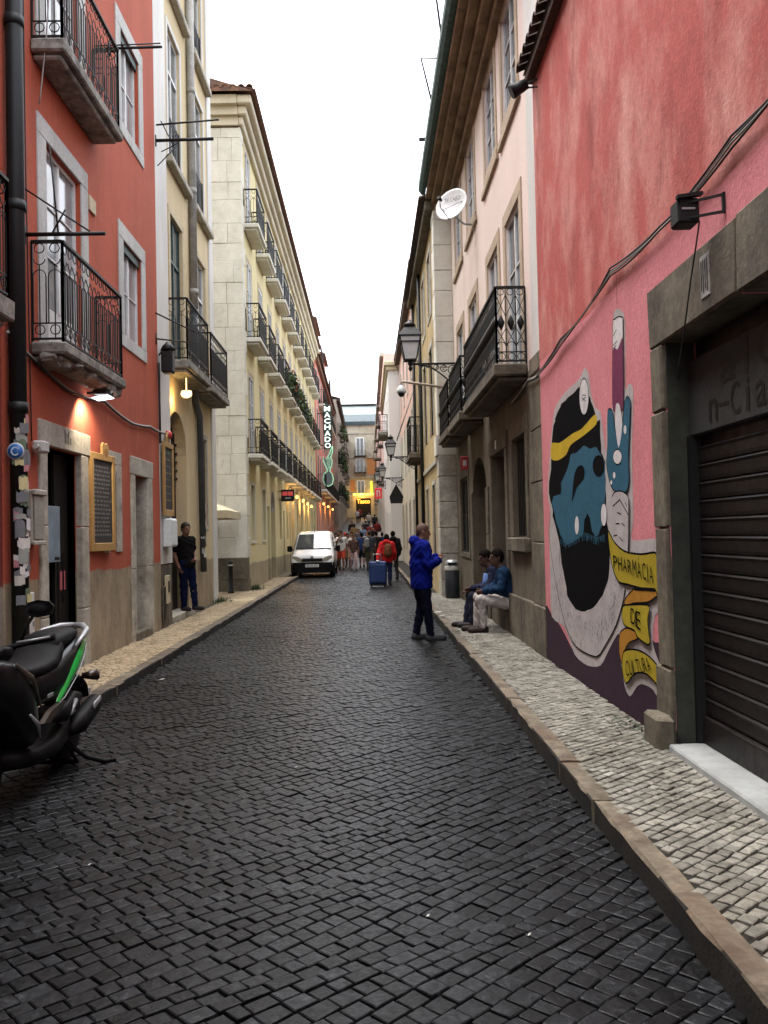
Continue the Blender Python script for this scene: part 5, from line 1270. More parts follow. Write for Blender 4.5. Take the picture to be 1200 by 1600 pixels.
# ------------------------------------------------------------------ clothes drying arms
def dry_rack(loc, label, rods, struts=()):
    t = thing('drying_rack', label, 'drying rack', loc, 'clothes drying arms on the left facades')
    b = MB()
    for (a, c, w_) in rods: b.tube([a, c], w_, 6)
    b.build('arm', M['iron'], t)
    s_ = MB()
    for (a, c) in struts: s_.tube([a, c], .010, 5)
    s_.tube([(0, 0, -.1), (0, 0, .1)], .02, 6); s_.build('strut', M['iron'], t)
dry_rack((-3.6, 9.2, 4.92), 'clothes drying arm above the lower balcony of the red house', [((0, 0, 0), (.86, 0, .0), .022)], [((0, 0, .5), (.70, 0, .02)), ((.28, 0, .95), (.36, 0, .02)), ((.30, 0, .02), (.42, .05, .28))])
dry_rack((-3.4, 11.7, 8.35), 'clothes drying arm at the end of the top red house balcony', [((-.2, 0, 0), (.72, 0, .02), .018)], [((-.2, 0, .04), (.7, 0, .07))])
dry_rack((-3.6, 15.1, 8.65), 'double clothes drying arm at the joint of the red and cream houses', [((0, 0, 0), (1.02, 0, .02), .028), ((.02, 0, .28), (1.12, .0, .36), .016)], [((.03, 0, -.45), (.35, .1, -.05)), ((.1, 0, -.2), (.4, 0, -.05)), ((.1, 0, .35), (.32, 0, -.1))])
dry_rack((-3.6, 14.9, 5.1), 'thin clothes drying arm beside the cream house balcony', [((0, 0, 0), (.62, .3, -.02), .014), ((0, 0, .45), (.60, .4, .2), .014)])

# ------------------------------------------------------------------ hanging signs
t = thing('hanging_sign', 'black and red hanging sign on the yellow building above the van', 'sign', (-3.5, 33.9, 3.0))
q = MB(); q.cbox(.12, .62, -.08, .08, 0, .46, .01); q.build('box', M['black'], t)
q = MB(); q.box(.16, .36, -.0825, -.081, .22, .38); q.box(.38, .58, -.0825, -.081, .22, .38); q.build('red_panel', plain('lit_red_panel', (.5, .06, .06), .5, emit=((.8, .08, .08), .05)), t)
q = MB(); q.box(.27, .49, -.0825, -.081, .10, .15); q.build('pale_strip', plain('sign_print', (.3, .3, .3), .5), t)
q = MB(); q.bar((0, 0, .40), (.12, 0, .40), .03); q.bar((0, 0, .06), (.12, 0, .06), .03); q.build('bracket', M['iron'], t)
SY = 61.5
t = thing('restaurant_sign', 'tall vertical sign with white neon letters over a neon guitar', 'sign', (-3.45, SY, 7.9))
neon = plain('white_neon', (.8, .85, .8), .4, emit=((.85, 1, .9), .20)); neon_g = plain('green_neon', (.3, .7, .4), .4, emit=((.6, .95, .68), .06))
def sp_(px, py): p = onY(px, py, SY); return (p[0] + 3.45, p[2] - 7.9)
a0 = sp_(504.5, 633); a1 = sp_(519, 702)
q = MB(); q.cbox(a0[0], a1[0], -.12, .10, a1[1], a0[1], .03); q.build('panel', mat('dark_green_sign_panel', (.015, .05, .04), (.01, .035, .03), rough=.5), t)
word = 'MACHADO'; hgt = (a0[1] - a1[1]) / 7.25
for k, ch in enumerate(word):
    zt = a0[1] - .1 - k * hgt; zb = zt - hgt * .84
    tx = text_on(ch, [(a0[0] + .08, -.135, zb), (a1[0] - .08, -.135, zb), (a1[0] - .08, -.135, zt), (a0[0] + .08, -.135, zt)], .035); tx.build('neon_letter', neon, t)
gpx = [(519, 697), (515, 709), (510, 718), (505, 713), (506, 722), (510, 731), (512, 736), (506, 741), (504.5, 750), (508, 758), (513, 760), (519, 757), (521, 749), (519, 741), (515, 736), (518, 728), (519, 720), (517, 715), (520, 704)]
G = [sp_(*p) for p in gpx]; q = MB()
q.prism(G, lambda a, b_: (a, -.06, b_), lambda a, b_: (a, .04, b_)); q.build('guitar_panel', plain('grey_guitar_panel', (.16, .18, .19), .5), t)
q = MB(); q.tube([(a, -.09, b_) for a, b_ in G] + [(G[0][0], -.09, G[0][1])], .045, 6); q.build('neon_outline', neon_g, t)
tx = text_on('FADO', [(*sp_(512, 733)[:1], -.1, sp_(512, 733)[1]), (sp_(516, 733)[0], -.1, sp_(516, 733)[1]), (sp_(517, 712)[0], -.1, sp_(517, 712)[1]), (sp_(510, 716)[0], -.1, sp_(510, 716)[1])], .01); tx.build('neon_script', neon_g, t)
q = MB(); q.bar((0, 0, a0[1] - .6), (a0[0], 0, a0[1] - .6), .06); q.bar((0, 0, a1[1] + .3), (a0[0], 0, a1[1] + .3), .06); q.build('bracket', M['iron'], t)
t = thing('hanging_sign', 'black pointed hanging sign on the right wall under the lamps', 'sign', (1.9, 44.5, 3.2)); q = MB(); q.prism([(-.72, 0), (-.12, 0), (-.06, .35), (-.42, 1.0), (-.78, .35)], lambda a, b_: (a, -.05, b_), lambda a, b_: (a, .05, b_)); q.build('board', M['black'], t); q = MB(); q.tube([(0, 0, 1.25), (-.42, 0, 1.05)], .025, 6); q.build('bracket', M['iron'], t)
t = thing('hanging_sign', 'small red sign high on the right near the street end', 'sign', (1.42, 80, 4.9)); q = MB(); q.cbox(-.75, -.1, -.06, .06, 0, 1.0, .03); q.build('board', plain('lit_red_sign', (.5, .03, .04), .5, emit=((.9, .03, .05), .06)), t); tx = text_on('n', [(-.6, -.065, .2), (-.25, -.065, .2), (-.25, -.065, .8), (-.6, -.065, .8)], .02); tx.build('lettering', M['white_frame'], t); q = MB(); q.bar((0, 0, .8), (-.1, 0, .8), .05); q.build('bracket', M['iron'], t)
t = thing('small_sign', 'tiny red sign on the stone front above the arched door', 'sign', (2.12, 18.0, 2.95)); q = MB(); q.cbox(-.16, .0, -.02, .02, 0, .28, .008); q.build('board', plain('red_sign_paint', (.4, .02, .03), .5), t); q = MB(); q.box(-.12, -.04, -.0215, -.0203, .08, .2); q.build('mark', M['white_frame'], t)

# ------------------------------------------------------------------ bollard, bin, parasol
t = thing('bollard', 'dark iron bollard at the side street corner by the stone gable', 'bollard', (-3.84, 24.05, ZL)); q = MB(); q.lathe([(.09, 0), (.09, .05), (.07, .08), (.06, .7), (.07, .72), (.065, .86), (.03, .9)], (0, 0, 0), 14); q.build('post', M['iron'], t); q = MB(); q.lathe([(.072, .76), (.072, .80)], (0, 0, 0), 14); q.build('band', M['grey_trim'], t)
t = thing('litter_bin', 'dark round litter bin with a silver band and domed lid by the stone corner', 'bin', (1.93, 20.15, ZR))
q = MB(); q.lathe([(.155, 0), (.165, .02), (.168, .64), (.165, .645)], (0, 0, 0), 20); q.build('drum', mat('bin_dark_paint', (.022, .026, .032), (.03, .034, .04), rough=.45, sc=5), t)
q = MB(); q.lathe([(.172, .645), (.174, .66), (.174, .74), (.170, .75)], (0, 0, 0), 20); q.build('band', plain('pale_band', (.48, .47, .42), .5), t)
q = MB(); q.lathe([(.165, .75), (.168, .76), (.168, .80), (.16, .84), (.13, .875), (.06, .895), (.01, .90)], (0, 0, 0), 20); q.build('lid', plain('silver_lid', (.30, .30, .29), .4, metal=.5), t); q = MB(); q.box(-.1, .1, -.171, -.15, .765, .825); q.build('slot', M['black'], t)
t = thing('parasol', 'cream cafe parasol peeking out of the side street', 'parasol', (-4.75, 23.3, ZL)); q = MB()
q.add([(-1.15, -1.15, 2.25), (1.15, -1.15, 2.25), (1.15, 1.15, 2.25), (-1.15, 1.15, 2.25), (0, 0, 2.75), (-1.15, -1.15, 2.05), (1.15, -1.15, 2.05), (1.15, 1.15, 2.05), (-1.15, 1.15, 2.05)], [(0, 1, 4), (1, 2, 4), (2, 3, 4), (3, 0, 4), (0, 5, 6, 1), (1, 6, 7, 2), (2, 7, 8, 3), (3, 8, 5, 0)]); q.build('canopy', mat('cream_canvas', (.62, .55, .38), (.54, .47, .31), rough=.9), t)
q = MB(); q.tube([(0, 0, 0), (0, 0, 2.74)], .03, 8); q.build('pole', wood, t); q = MB(); q.cbox(-.3, .3, -.3, .3, 0, .06, .02); q.build('base', M['concrete'], t)

# ------------------------------------------------------------------ plants
def leaf_mesh(name, n, rad, size, m, rng_, droop=0):
    V = []; F = []
    for k in range(n):
        d = rng_.normal(0, 1, 3); d /= np.linalg.norm(d); r_ = rng_.uniform(.25, 1) ** .6
        c = np.array(d) * np.array(rad) * r_; c[2] += -droop * max(0, abs(d[0]))
        a = rng_.normal(0, 1, 3); a /= np.linalg.norm(a); b_ = np.cross(a, rng_.normal(0, 1, 3)); b_ /= np.linalg.norm(b_)
        s_ = size * rng_.uniform(.6, 1.3); i = len(V)
        V += [tuple(c - a*s_), tuple(c + b_*s_*.4), tuple(c + a*s_), tuple(c - b_*s_*.4)]; F.append((i, i+1, i+2, i+3))
    me = bpy.data.meshes.new(name); me.from_pydata(V, [], F); me.materials.append(m); return me
lrng = np.random.default_rng(5)
def potted(loc, label, rad, n, size, m, group, up=.25, flowers=False):
    t = thing('potted_plant', label, 'plant', loc, group)
    q = MB(); q.lathe([(.09, 0), (.13, .2), (.14, .22), (.12, .22)], (0, 0, 0), 10); q.build('pot', M['terracotta'], t)
    link('foliage', leaf_mesh('foliage', n, rad, size, m, lrng, .15), t, (0, 0, up + rad[2] * .5))
    q = MB()
    for k in range(5): q.tube([(0, 0, .2), (lrng.uniform(-.5, .5) * rad[0], lrng.uniform(-.5, .5) * rad[1], up + rad[2] * .6)], .008, 4)
    q.build('stem', M['leaf_d'], t)
    if flowers: link('flowers', leaf_mesh('flowers', 40, (rad[0], rad[1], rad[2]), size * .8, plain('red_petals', (.5, .06, .04), .6), lrng), t, (0, 0, up + rad[2] * .7))
ysp = [('bushy plant on the fourth yellow building balcony, second storey', 3, 7.53, .5, 260, False), ('tall leafy plant on the fifth yellow building balcony, second storey', 4, 7.53, .75, 380, True), ('trailing plant on the sixth yellow building balcony, second storey', 5, 7.53, .7, 380, True), ('dense green plant on the seventh yellow building balcony, second storey', 6, 7.53, .7, 380, False), ('plant on the eighth yellow building balcony, second storey', 7, 7.53, .6, 300, False)]
for (lb, i, z0, rr, n, fl) in ysp:
    potted((-3.2, 26.35 + pitch * i + .2, z0 + .01), lb, (.35, .75, rr), n, .09, M['leaf'] if i % 2 else M['leaf_d'], 'plants on the yellow building balconies', .2, fl)
for k, (y, z0) in enumerate(((90, 5.61), (96.8, 8.91), (90, 8.91), (103.6, 5.61), (103.6, 8.91), (96.8, 12.21))):
    potted((-2.7, y, z0), ['large plant on the nearest low balcony of the worn grey house', 'large plant on the middle balcony of the worn grey house', 'hanging plant above the nearest low balcony of the worn grey house', 'plant on the far low balcony of the worn grey house', 'plant on the far middle balcony of the worn grey house', 'plant on the top balcony of the worn grey house'][k], (.55, 1.0, 1.0), 320, .16, M['leaf'] if k % 2 else M['leaf_d'], 'plants on the worn grey house', .3)
def tuft(loc, label, n, h_):
    V = []; F = []
    for k in range(n):
        x, y = lrng.normal(0, .10), lrng.normal(0, .28); a = lrng.uniform(0, 6.28); hh = h_ * lrng.uniform(.4, 1); ln = lrng.normal(0, .05, 2); w_ = .008; i = len(V)
        V += [(x - w_*math.cos(a), y - w_*math.sin(a), 0), (x + w_*math.cos(a), y + w_*math.sin(a), 0), (x + ln[0], y + ln[1], hh)]; F.append((i, i+1, i+2))
    me = bpy.data.meshes.new('weeds'); me.from_pydata(V, [], F); me.materials.append(M['leaf_d']); o = link('weeds', me, None, loc); tag(o, label, 'weeds', None, 'stuff')
tuft((-3.6, 21.0, ZL), 'small green weeds at the foot of the cream house corner', 160, .16)
tuft((-3.38, 25.6, ZL), 'green weeds along the base of the yellow building', 220, .18)
tuft((2.0, 6.6, ZR), 'thin weeds in the crack under the mural', 60, .04)
# litter on the road
for k, (x, y, s_, z0) in enumerate(((-2.45, 10.2, .04, .004), (-1.45, 4.45, .010, .004), (.22, 3.75, .009, .004), (.62, 3.55, .008, .004), (-.55, 6.2, .012, .004), (1.30, 16.6, .10, ZR + .006), (1.32, 15.9, .07, ZR + .006))):
    q = MB(); q.add([(-s_, -s_*.6, 0), (s_*.3, -s_, .004), (s_, s_*.4, .01), (-s_*.2, s_, .003)], [(0, 1, 2, 3)]); q.box(-s_*.3, s_*.2, -s_*.2, s_*.2, 0, .006)
    o = q.build('paper_scrap', plain('white_litter', (.36, .36, .34), .8), None, (x, y, z0))
    tag(o, ['crumpled white scrap beside the left kerb', 'tiny white scrap on the left cobbles in the foreground', 'tiny white scrap on the cobbles near the bottom middle', 'tiny white scrap on the cobbles right of the bottom middle', 'tiny white scrap in mid road', 'flat white paper on the right kerb behind the standing man', 'white paper on the right kerb near the standing man'][k], 'litter', 'white litter scraps')
# ------------------------------------------------------------------ people: one continuous skin each, clothes grown from the same pose
def sdf_mesh(prims, h, cuts=(), wr=0):
    lo = np.array([1e9]*3); hi = -lo
    for p in prims:
        if p[0] == 'c': pts = [(p[1], p[3]), (p[2], p[4])]
        else: pts = [(p[1], max(p[2]))]
        for (c, r_) in pts: lo = np.minimum(lo, np.array(c) - r_); hi = np.maximum(hi, np.array(c) + r_)
    lo -= 3 * h; hi += 3 * h; n = np.ceil((hi - lo) / h).astype(int) + 1
    D = np.full(n, 1e3); ax = [lo[a] + h * np.arange(n[a]) for a in range(3)]
    for p in prims:
        k = p[5] if p[0] == 'c' else p[3]
        if p[0] == 'c': a, b, ra, rb = np.array(p[1], float), np.array(p[2], float), p[3], p[4]; bl = np.minimum(a - ra, b - rb); bh = np.maximum(a + ra, b + rb)
        else: a = np.array(p[1], float); rr = np.array(p[2], float); bl = a - rr; bh = a + rr
        mg = max(k * 1.2, 2.5 * h) + .01
        i0 = np.maximum(0, np.floor((bl - mg - lo) / h).astype(int)); i1 = np.minimum(n, np.ceil((bh + mg - lo) / h).astype(int) + 1)
        X, Y, Z = np.meshgrid(*[ax[q][i0[q]:i1[q]] for q in range(3)], indexing='ij')
        if p[0] == 'c':
            ba = b - a; L2 = max(1e-9, ba @ ba)
            t = np.clip(((X-a[0])*ba[0] + (Y-a[1])*ba[1] + (Z-a[2])*ba[2]) / L2, 0, 1)
            d = np.sqrt((X-a[0]-t*ba[0])**2 + (Y-a[1]-t*ba[1])**2 + (Z-a[2]-t*ba[2])**2) - (ra + (rb-ra)*t)
        else:
            q0 = np.sqrt(((X-a[0])/rr[0])**2 + ((Y-a[1])/rr[1])**2 + ((Z-a[2])/rr[2])**2)
            q1 = np.sqrt(((X-a[0])/rr[0]**2)**2 + ((Y-a[1])/rr[1]**2)**2 + ((Z-a[2])/rr[2]**2)**2) + 1e-9
            d = q0 * (q0 - 1) / q1
        S_ = tuple(slice(i0[q], i1[q]) for q in range(3)); o = D[S_]
        hh = np.clip(.5 + .5 * (o - d) / k, 0, 1); D[S_] = o * (1 - hh) + d * hh - k * hh * (1 - hh)
    if wr:      # cloth folds
        X, Y, Z = np.meshgrid(*ax, indexing='ij')
        D = D + wr * (np.sin(34*Z + 9*np.sin(11*X + 2) + 7*np.sin(8*Y + 1)) * .55 + np.sin(23*X + 31*Y - 17*Z + 3*np.sin(13*Z)) * .45 + .5*np.sin(61*Z + 29*Y + 6*np.sin(19*X)))
    for (pt, nr) in cuts:
        X, Y, Z = np.meshgrid(*ax, indexing='ij'); nr = np.array(nr, float); nr /= np.linalg.norm(nr)
        D = np.maximum(D, (X-pt[0])*nr[0] + (Y-pt[1])*nr[1] + (Z-pt[2])*nr[2])
    D = np.pad(D, 1, constant_values=1e2); lo = lo - h
    s = D < 0; sh = np.array(D.shape) - 1
    acc = np.zeros((*sh, 3)); cnt = np.zeros(sh)
    for axs in range(3):
        for u in (0, 1):
            for v in (0, 1):
                of = [0, 0, 0]; o1, o2 = [q for q in range(3) if q != axs]; of[o1] = u; of[o2] = v; ob = list(of); ob[axs] = 1
                A = D[of[0]:of[0]+sh[0], of[1]:of[1]+sh[1], of[2]:of[2]+sh[2]]; Bv = D[ob[0]:ob[0]+sh[0], ob[1]:ob[1]+sh[1], ob[2]:ob[2]+sh[2]]
                m = (A < 0) != (Bv < 0); t = np.where(m, A / np.where(A == Bv, 1, A - Bv), 0)
                cnt += m
                for q in range(3): acc[..., q] += m * (of[q] + (t if q == axs else 0))
    c = cnt > 0; idx = -np.ones(sh, int); idx[c] = np.arange(c.sum()); ijk = np.argwhere(c)
    V = (ijk + acc[c] / cnt[c][:, None]) * h + lo
    F = []
    for axs in range(3):
        o1, o2 = [(1, 2), (2, 0), (0, 1)][axs]
        sa = [slice(None)] * 3; sb = [slice(None)] * 3; sa[axs] = slice(0, -1); sb[axs] = slice(1, None)
        e = np.argwhere(s[tuple(sa)] != s[tuple(sb)])
        if len(e) == 0: continue
        def cell(d1, d2):
            z = e.copy(); z[:, o1] += d1; z[:, o2] += d2; return idx[z[:, 0], z[:, 1], z[:, 2]]
        Q = np.stack([cell(-1, -1), cell(0, -1), cell(0, 0), cell(-1, 0)], 1)
        fl = s[e[:, 0], e[:, 1], e[:, 2]]; Q[~fl] = Q[~fl][:, ::-1]; F.append(Q)
    F = np.concatenate(F); F = F[(F >= 0).all(1)]
    return V, F
def sdf_obj(name, prims, h, m, parent=None, cuts=(), wr=0):
    V, F = sdf_mesh(prims, h, cuts, wr)
    me = bpy.data.meshes.new(name); me.from_pydata(V.tolist(), [], F.tolist()); me.polygons.foreach_set('use_smooth', [True] * len(me.polygons)); me.materials.append(m)
    return link(name, me, parent)
cloth_cache = {}
def cloth(c, rough=.9):
    k = tuple(round(x, 3) for x in c)
    if k not in cloth_cache: cloth_cache[k] = mat('cloth_%d' % len(cloth_cache), c, tuple(x * .8 for x in c), rough=rough, spec=.08, sc=14, bump=.35, bs=22, fine=.15, bd=.02)
    return cloth_cache[k]
SKIN = [mat('skin_light', (.36, .20, .14), (.31, .165, .11), rough=.6, sc=10, bump=.05), mat('skin_tan', (.22, .11, .07), (.18, .088, .055), rough=.6, sc=10, bump=.05), mat('skin_brown', (.085, .042, .028), (.065, .032, .021), rough=.6, sc=10, bump=.05)]
HAIRM = {'dark': mat('dark_hair', (.006, .0045, .004), (.010, .007, .0055), rough=.8, spec=.04, sc=30, bump=.4), 'brown': mat('brown_hair', (.03, .017, .010), (.022, .013, .008), rough=.6, sc=30, bump=.4), 'grey': mat('grey_hair', (.25, .24, .22), (.17, .16, .15), rough=.6, sc=30, bump=.4), 'shaved': mat('shaved_hair', (.10, .05, .034), (.075, .04, .028), rough=.7, sc=30, bump=.2)}
BASE = dict(pel=(0, 0, .95), wst=(0, 0, 1.12), chs=(.0, 0, 1.33), nck=(-.01, 0, 1.48), hed=(.02, 0, 1.63),
            sL=(0, .185, 1.41), sR=(0, -.185, 1.41), eL=(-.02, .25, 1.13), eR=(-.02, -.25, 1.13), wL=(.06, .25, .90), wR=(.06, -.25, .90),
            hL=(0, .09, .92), hR=(0, -.09, .92), kL=(.02, .10, .50), kR=(.02, -.10, .50), aL=(-.02, .10, .085), aR=(-.02, -.10, .085), tL=(.15, .12, .03), tR=(.15, -.12, .03))
def V3(x): return np.array(x, float)
def lerp(a, b, t): return tuple(V3(a) + (V3(b) - V3(a)) * t)
def person(label, loc, rz, pose=None, sc=1.0, top=('tshirt', (.5, .5, .5)), bottom=('trousers', (.05, .05, .06)), shoe=(.03, .03, .03), hair=('short', 'dark'), skin=0, h=.02, group=None,
           face=0.0, fingers=False, build=1.0, sex='m', hand_target=None, nod=0.0):
    J = {k: V3(v) for k, v in BASE.items()}
    for k, v in (pose or {}).items(): J[k] = V3(v)
    sk = SKIN[skin]; B_ = build; P = []
    cc = lambda a, b, ra, rb, k=.03: P.append(('c', tuple(a), tuple(b), ra, rb, k))
    up = J['nck'] - J['pel']; up /= np.linalg.norm(up); side = J['sL'] - J['sR']; side /= np.linalg.norm(side)
    hipside = J['hL'] - J['hR']; hipside /= np.linalg.norm(hipside)
    for s_ in (1, -1):
        cc(J['pel'] + hipside*.055*s_, J['wst'] + side*.05*s_, .105*B_, .095*B_, .08)
        cc(J['wst'] + side*.05*s_, J['chs'] + side*.075*s_, .095*B_, .105*B_, .08)
    cc(J['sL'] - side*.03, J['sR'] + side*.03, .058, .058, .08)
    cc(J['chs'], J['nck'], .09, .06, .06); cc(J['nck'] - up*.03, J['hed'] - V3((0, 0, .04)), .056, .052, .03)
    # head, turned by `face` about z and tipped by `nod`
    cf, sf_ = math.cos(face), math.sin(face); cn, sn = math.cos(nod), math.sin(nod)
    def HP(x, y, z): x, z = x*cn + z*sn, -x*sn + z*cn; return tuple(J['hed'] + V3((x*cf - y*sf_, x*sf_ + y*cf, z)))
    P.append(('e', HP(-.012, 0, .035), (.098, .080, .098), .02)); P.append(('e', HP(.02, 0, -.045), (.070, .062, .075), .04))
    cc(HP(.055, 0, -.095), HP(.06, 0, -.09), .028, .028, .04)
    cc(HP(.085, 0, .02), HP(.108, 0, -.022), .012, .017, .015)
    for s_ in (1, -1):
        cc(HP(-.01, .076*s_, .015), HP(-.012, .080*s_, -.02), .016, .012, .012)
        cc(HP(.078, .03*s_, .038), HP(.07, .05*s_, .036), .012, .01, .015)
    if fingers: cc(HP(.088, .022, -.062), HP(.088, -.022, -.062), .009, .009, .012)
    hands = []
    for q in 'LR':
        s_, e_, w_ = J['s'+q], J['e'+q], J['w'+q]
        cc(s_, e_, .052*B_, .042, .04); cc(e_, lerp(e_, w_, .3), .042, .041, .02); cc(lerp(e_, w_, .3), w_, .041, .027, .02)
        d = w_ - e_; d /= np.linalg.norm(d)
        if ('h'+'d'+q) in J: d = J['hd'+q] - w_; d /= np.linalg.norm(d)
        inn = J['chs'] - w_; inn = inn - d * (inn @ d); inn /= np.linalg.norm(inn) + 1e-9; wd = np.cross(d, inn); hands.append((w_, d, inn, wd))
        pm_ = w_ + d*.085
        cc(w_ + wd*.018, pm_ + wd*.026, .022, .019, .02); cc(w_ - wd*.018, pm_ - wd*.026, .022, .019, .02)
        if fingers:
            for f, (o, ln) in enumerate(((.036, .066), (.013, .078), (-.011, .073), (-.033, .057))):
                b0 = pm_ + wd*o - d*.004; m0 = b0 + d*ln*.5 + inn*.012; t0 = m0 + d*ln*.42 + inn*.03
                cc(b0, m0, .0105, .0095, .006); cc(m0, t0, .0095, .008, .006)
            th0 = w_ + d*.03 + wd*.03; th1 = th0 + d*.035 + wd*.028 + inn*.015; cc(th0, th1, .014, .0115, .012); cc(th1, th1 + d*.032 + inn*.012, .0115, .009, .008)
        else: cc(pm_, pm_ + d*.075 + inn*.02, .024, .014, .02); cc(w_ + d*.03, w_ + d*.07 + wd*.04, .014, .011, .015)
        hp, kn, an, to = J['h'+q], J['k'+q], J['a'+q], J['t'+q]
        cc(hp, lerp(hp, kn, .5), .088*B_, .074*B_, .05); cc(lerp(hp, kn, .5), kn, .074*B_, .054, .03); cc(kn, lerp(kn, an, .3), .054, .056, .03); cc(lerp(kn, an, .3), an, .056, .036, .03)
        cc(an - V3((0, 0, .03)), to, .038, .028, .03)
    body = sdf_obj('person', P, h, sk); body.location = loc; body.rotation_euler = (0, 0, rz); body.scale = (sc,) * 3
    tag(body, label, 'person', group)
    G = []
    gc = lambda a, b, ra, rb, k=.035: G.append(('c', tuple(a), tuple(b), ra, rb, k))
    kind, col = top[0], top[1]; th = {'tshirt': .016, 'long': .017, 'jacket': .034, 'vest': .016}[kind]; cuts = []
    low = J['pel'] - up * (.10 if kind == 'jacket' else .04)
    for s_ in (1, -1):
        gc(low + hipside*.06*s_, J['wst'] + side*.055*s_, .112*B_ + th, .10*B_ + th, .08); gc(J['wst'] + side*.055*s_, J['chs'] + side*.078*s_, .10*B_ + th, .106*B_ + th, .08)
    gc(J['sL'] - side*.02, J['sR'] + side*.02, .062 + th, .062 + th, .06); gc(J['chs'], J['nck'] - up*.03, .10, .068 + th*.3, .05)
    for q in 'LR':
        s_, e_, w_ = J['s'+q], J['e'+q], J['w'+q]
        if kind == 'vest': continue
        if kind == 'tshirt': gc(s_, lerp(s_, e_, .62), .058*B_ + th, .058 + th, .04)
        else: gc(s_, e_, .056*B_ + th, .047 + th, .04); gc(e_, lerp(e_, w_, .92), .047 + th, .036 + th, .025)
        if kind != 'tshirt': gc(lerp(e_, w_, .1), lerp(e_, w_, .16), .055 + th, .05 + th, .03)
    cuts.append((tuple(J['pel'] - up*(.17 if kind == 'jacket' else .10)), tuple(-up)))
    if kind == 'jacket':       # hood lying on the back, and collar
        G.append(('e', tuple(J['nck'] + V3((-.085, 0, .015))), (.085, .13, .085), .04)); gc(J['nck'] + side*.07, J['nck'] + side*.03 + V3((.07, 0, .0)), .035, .03, .03); gc(J['nck'] - side*.07, J['nck'] - side*.03 + V3((.07, 0, .0)), .035, .03, .03)
    sdf_obj('jacket' if kind == 'jacket' else 'shirt', G, h, cloth(col), body, cuts, .0075 if kind != 'tshirt' else .005)
    kind, col = bottom; G = []
    for s_ in (1, -1): gc(J['pel'] + hipside*.05*s_, J['pel'] + hipside*.06*s_ + up*.06, .118*B_, .112*B_, .05)
    ends = {'trousers': .97, 'shorts': 0, 'skirt': 0}[kind]
    for q in 'LR':
        hp, kn, an = J['h'+q], J['k'+q], J['a'+q]
        if kind == 'skirt': gc(hp, lerp(hp, kn, .95), .11, .12, .1); continue
        gc(hp, lerp(hp, kn, .5), .098*B_ + .006, .086*B_, .05)
        if kind == 'shorts': gc(lerp(hp, kn, .5), lerp(hp, kn, .88), .088*B_, .084, .03)
        else: gc(lerp(hp, kn, .5), kn, .086*B_, .070, .03); gc(kn, lerp(kn, an, .45), .070, .066, .03); gc(lerp(kn, an, .45), lerp(kn, an, ends), .066, .058, .02); gc(kn + (kn-hp)*.01, lerp(kn, an, .06), .073, .07, .02)
    sdf_obj(kind, G, h, cloth(col), body, [(tuple(J['pel'] + up*.07), tuple(up))] if J['kL'][2] < J['pel'][2] - .2 else (), .0055)
    for q in 'LR':
        an, to = J['a'+q], J['t'+q]; d = to - an; d[2] = 0; d /= np.linalg.norm(d) + 1e-9
        G = [('c', tuple(an + V3((0, 0, -.02)) - d*.02), tuple(an - V3((0, 0, .045)) - d*.03), .05, .042, .03), ('c', tuple(an - V3((0, 0, .045)) - d*.03), tuple(to + d*.03 + V3((0, 0, .008))), .044, .036, .03), ('c', tuple(an - V3((0, 0, .05))), tuple(to), .044, .044, .03)]
        sdf_obj('shoe', G, h * .8, cloth(shoe, .5), body, [((0, 0, min(an[2], to[2] + .06) - .088), (0, 0, -1))])
    if hair:
        st_, hc = hair; G = [('e', HP(-.016, 0, .045), (.106, .088, .102), .02)]; hcut = [(HP(.075, 0, .055), tuple(V3(HP(1, 0, -.9)) - V3(HP(0, 0, 0))))]
        if st_ == 'long': G += [('c', HP(-.055, .05, .0), HP(-.07, .055, -.16), .05, .04, .04), ('c', HP(-.055, -.05, .0), HP(-.07, -.055, -.16), .05, .04, .04), ('c', HP(-.08, 0, 0), HP(-.09, 0, -.18), .055, .05, .04)]
        elif st_ == 'short': G += [('c', HP(-.075, .03, -.01), HP(-.07, .02, -.06), .04, .025, .03), ('c', HP(-.075, -.03, -.01), HP(-.07, -.02, -.06), .04, .025, .03)]
        elif st_ == 'cap': G += [('c', HP(.08, .03, .05), HP(.15, .02, .035), .012, .010, .02), ('c', HP(.08, -.03, .05), HP(.15, -.02, .035), .012, .010, .02)]
        elif st_ == 'shaved': G = [('e', HP(-.0145, 0, .037), (.1005, .0828, .1005), .02)]
        sdf_obj('cap' if st_ == 'cap' else 'hair', G, h, HAIRM[hc] if hc in HAIRM else cloth(hc), body, hcut if st_ != 'cap' else [(HP(0, 0, .03), (0, 0, -1))])
    if fingers:       # eyes
        for s_ in (1, -1):
            e = MB(); e.lathe([(.001, -.011), (.008, -.008), (.011, 0), (.008, .008), (.001, .011)], HP(.078, .032*s_, .018), 8); e.build('eye', M['black'], body)
    body['_j'] = 0; del body['_j']
    return body, J

# the standing man in blue: in profile to the right, arms folded up to his chest
BP = dict(eL=(.06, .26, 1.16), eR=(.05, -.26, 1.15), wL=(.27, .04, 1.24), wR=(.26, -.02, 1.19), hdL=(.33, -.05, 1.26), hdR=(.33, .05, 1.20), hed=(.045, 0, 1.625),
          kL=(.02, .10, .50), kR=(.05, -.10, .50), aL=(-.07, .12, .085), aR=(.10, -.10, .085), tL=(.10, .15, .03), tR=(.28, -.12, .03))
person('man in a bright blue hooded jacket standing on the road edge', (.80, 13.35, .0), R(12), BP, 1.02, ('jacket', (.0035, .009, .15)), ('trousers', (.005, .006, .016)), (.05, .05, .055), ('shaved', 'shaved'), 1, .011, face=R(-8), fingers=True, build=1.08, nod=.12)
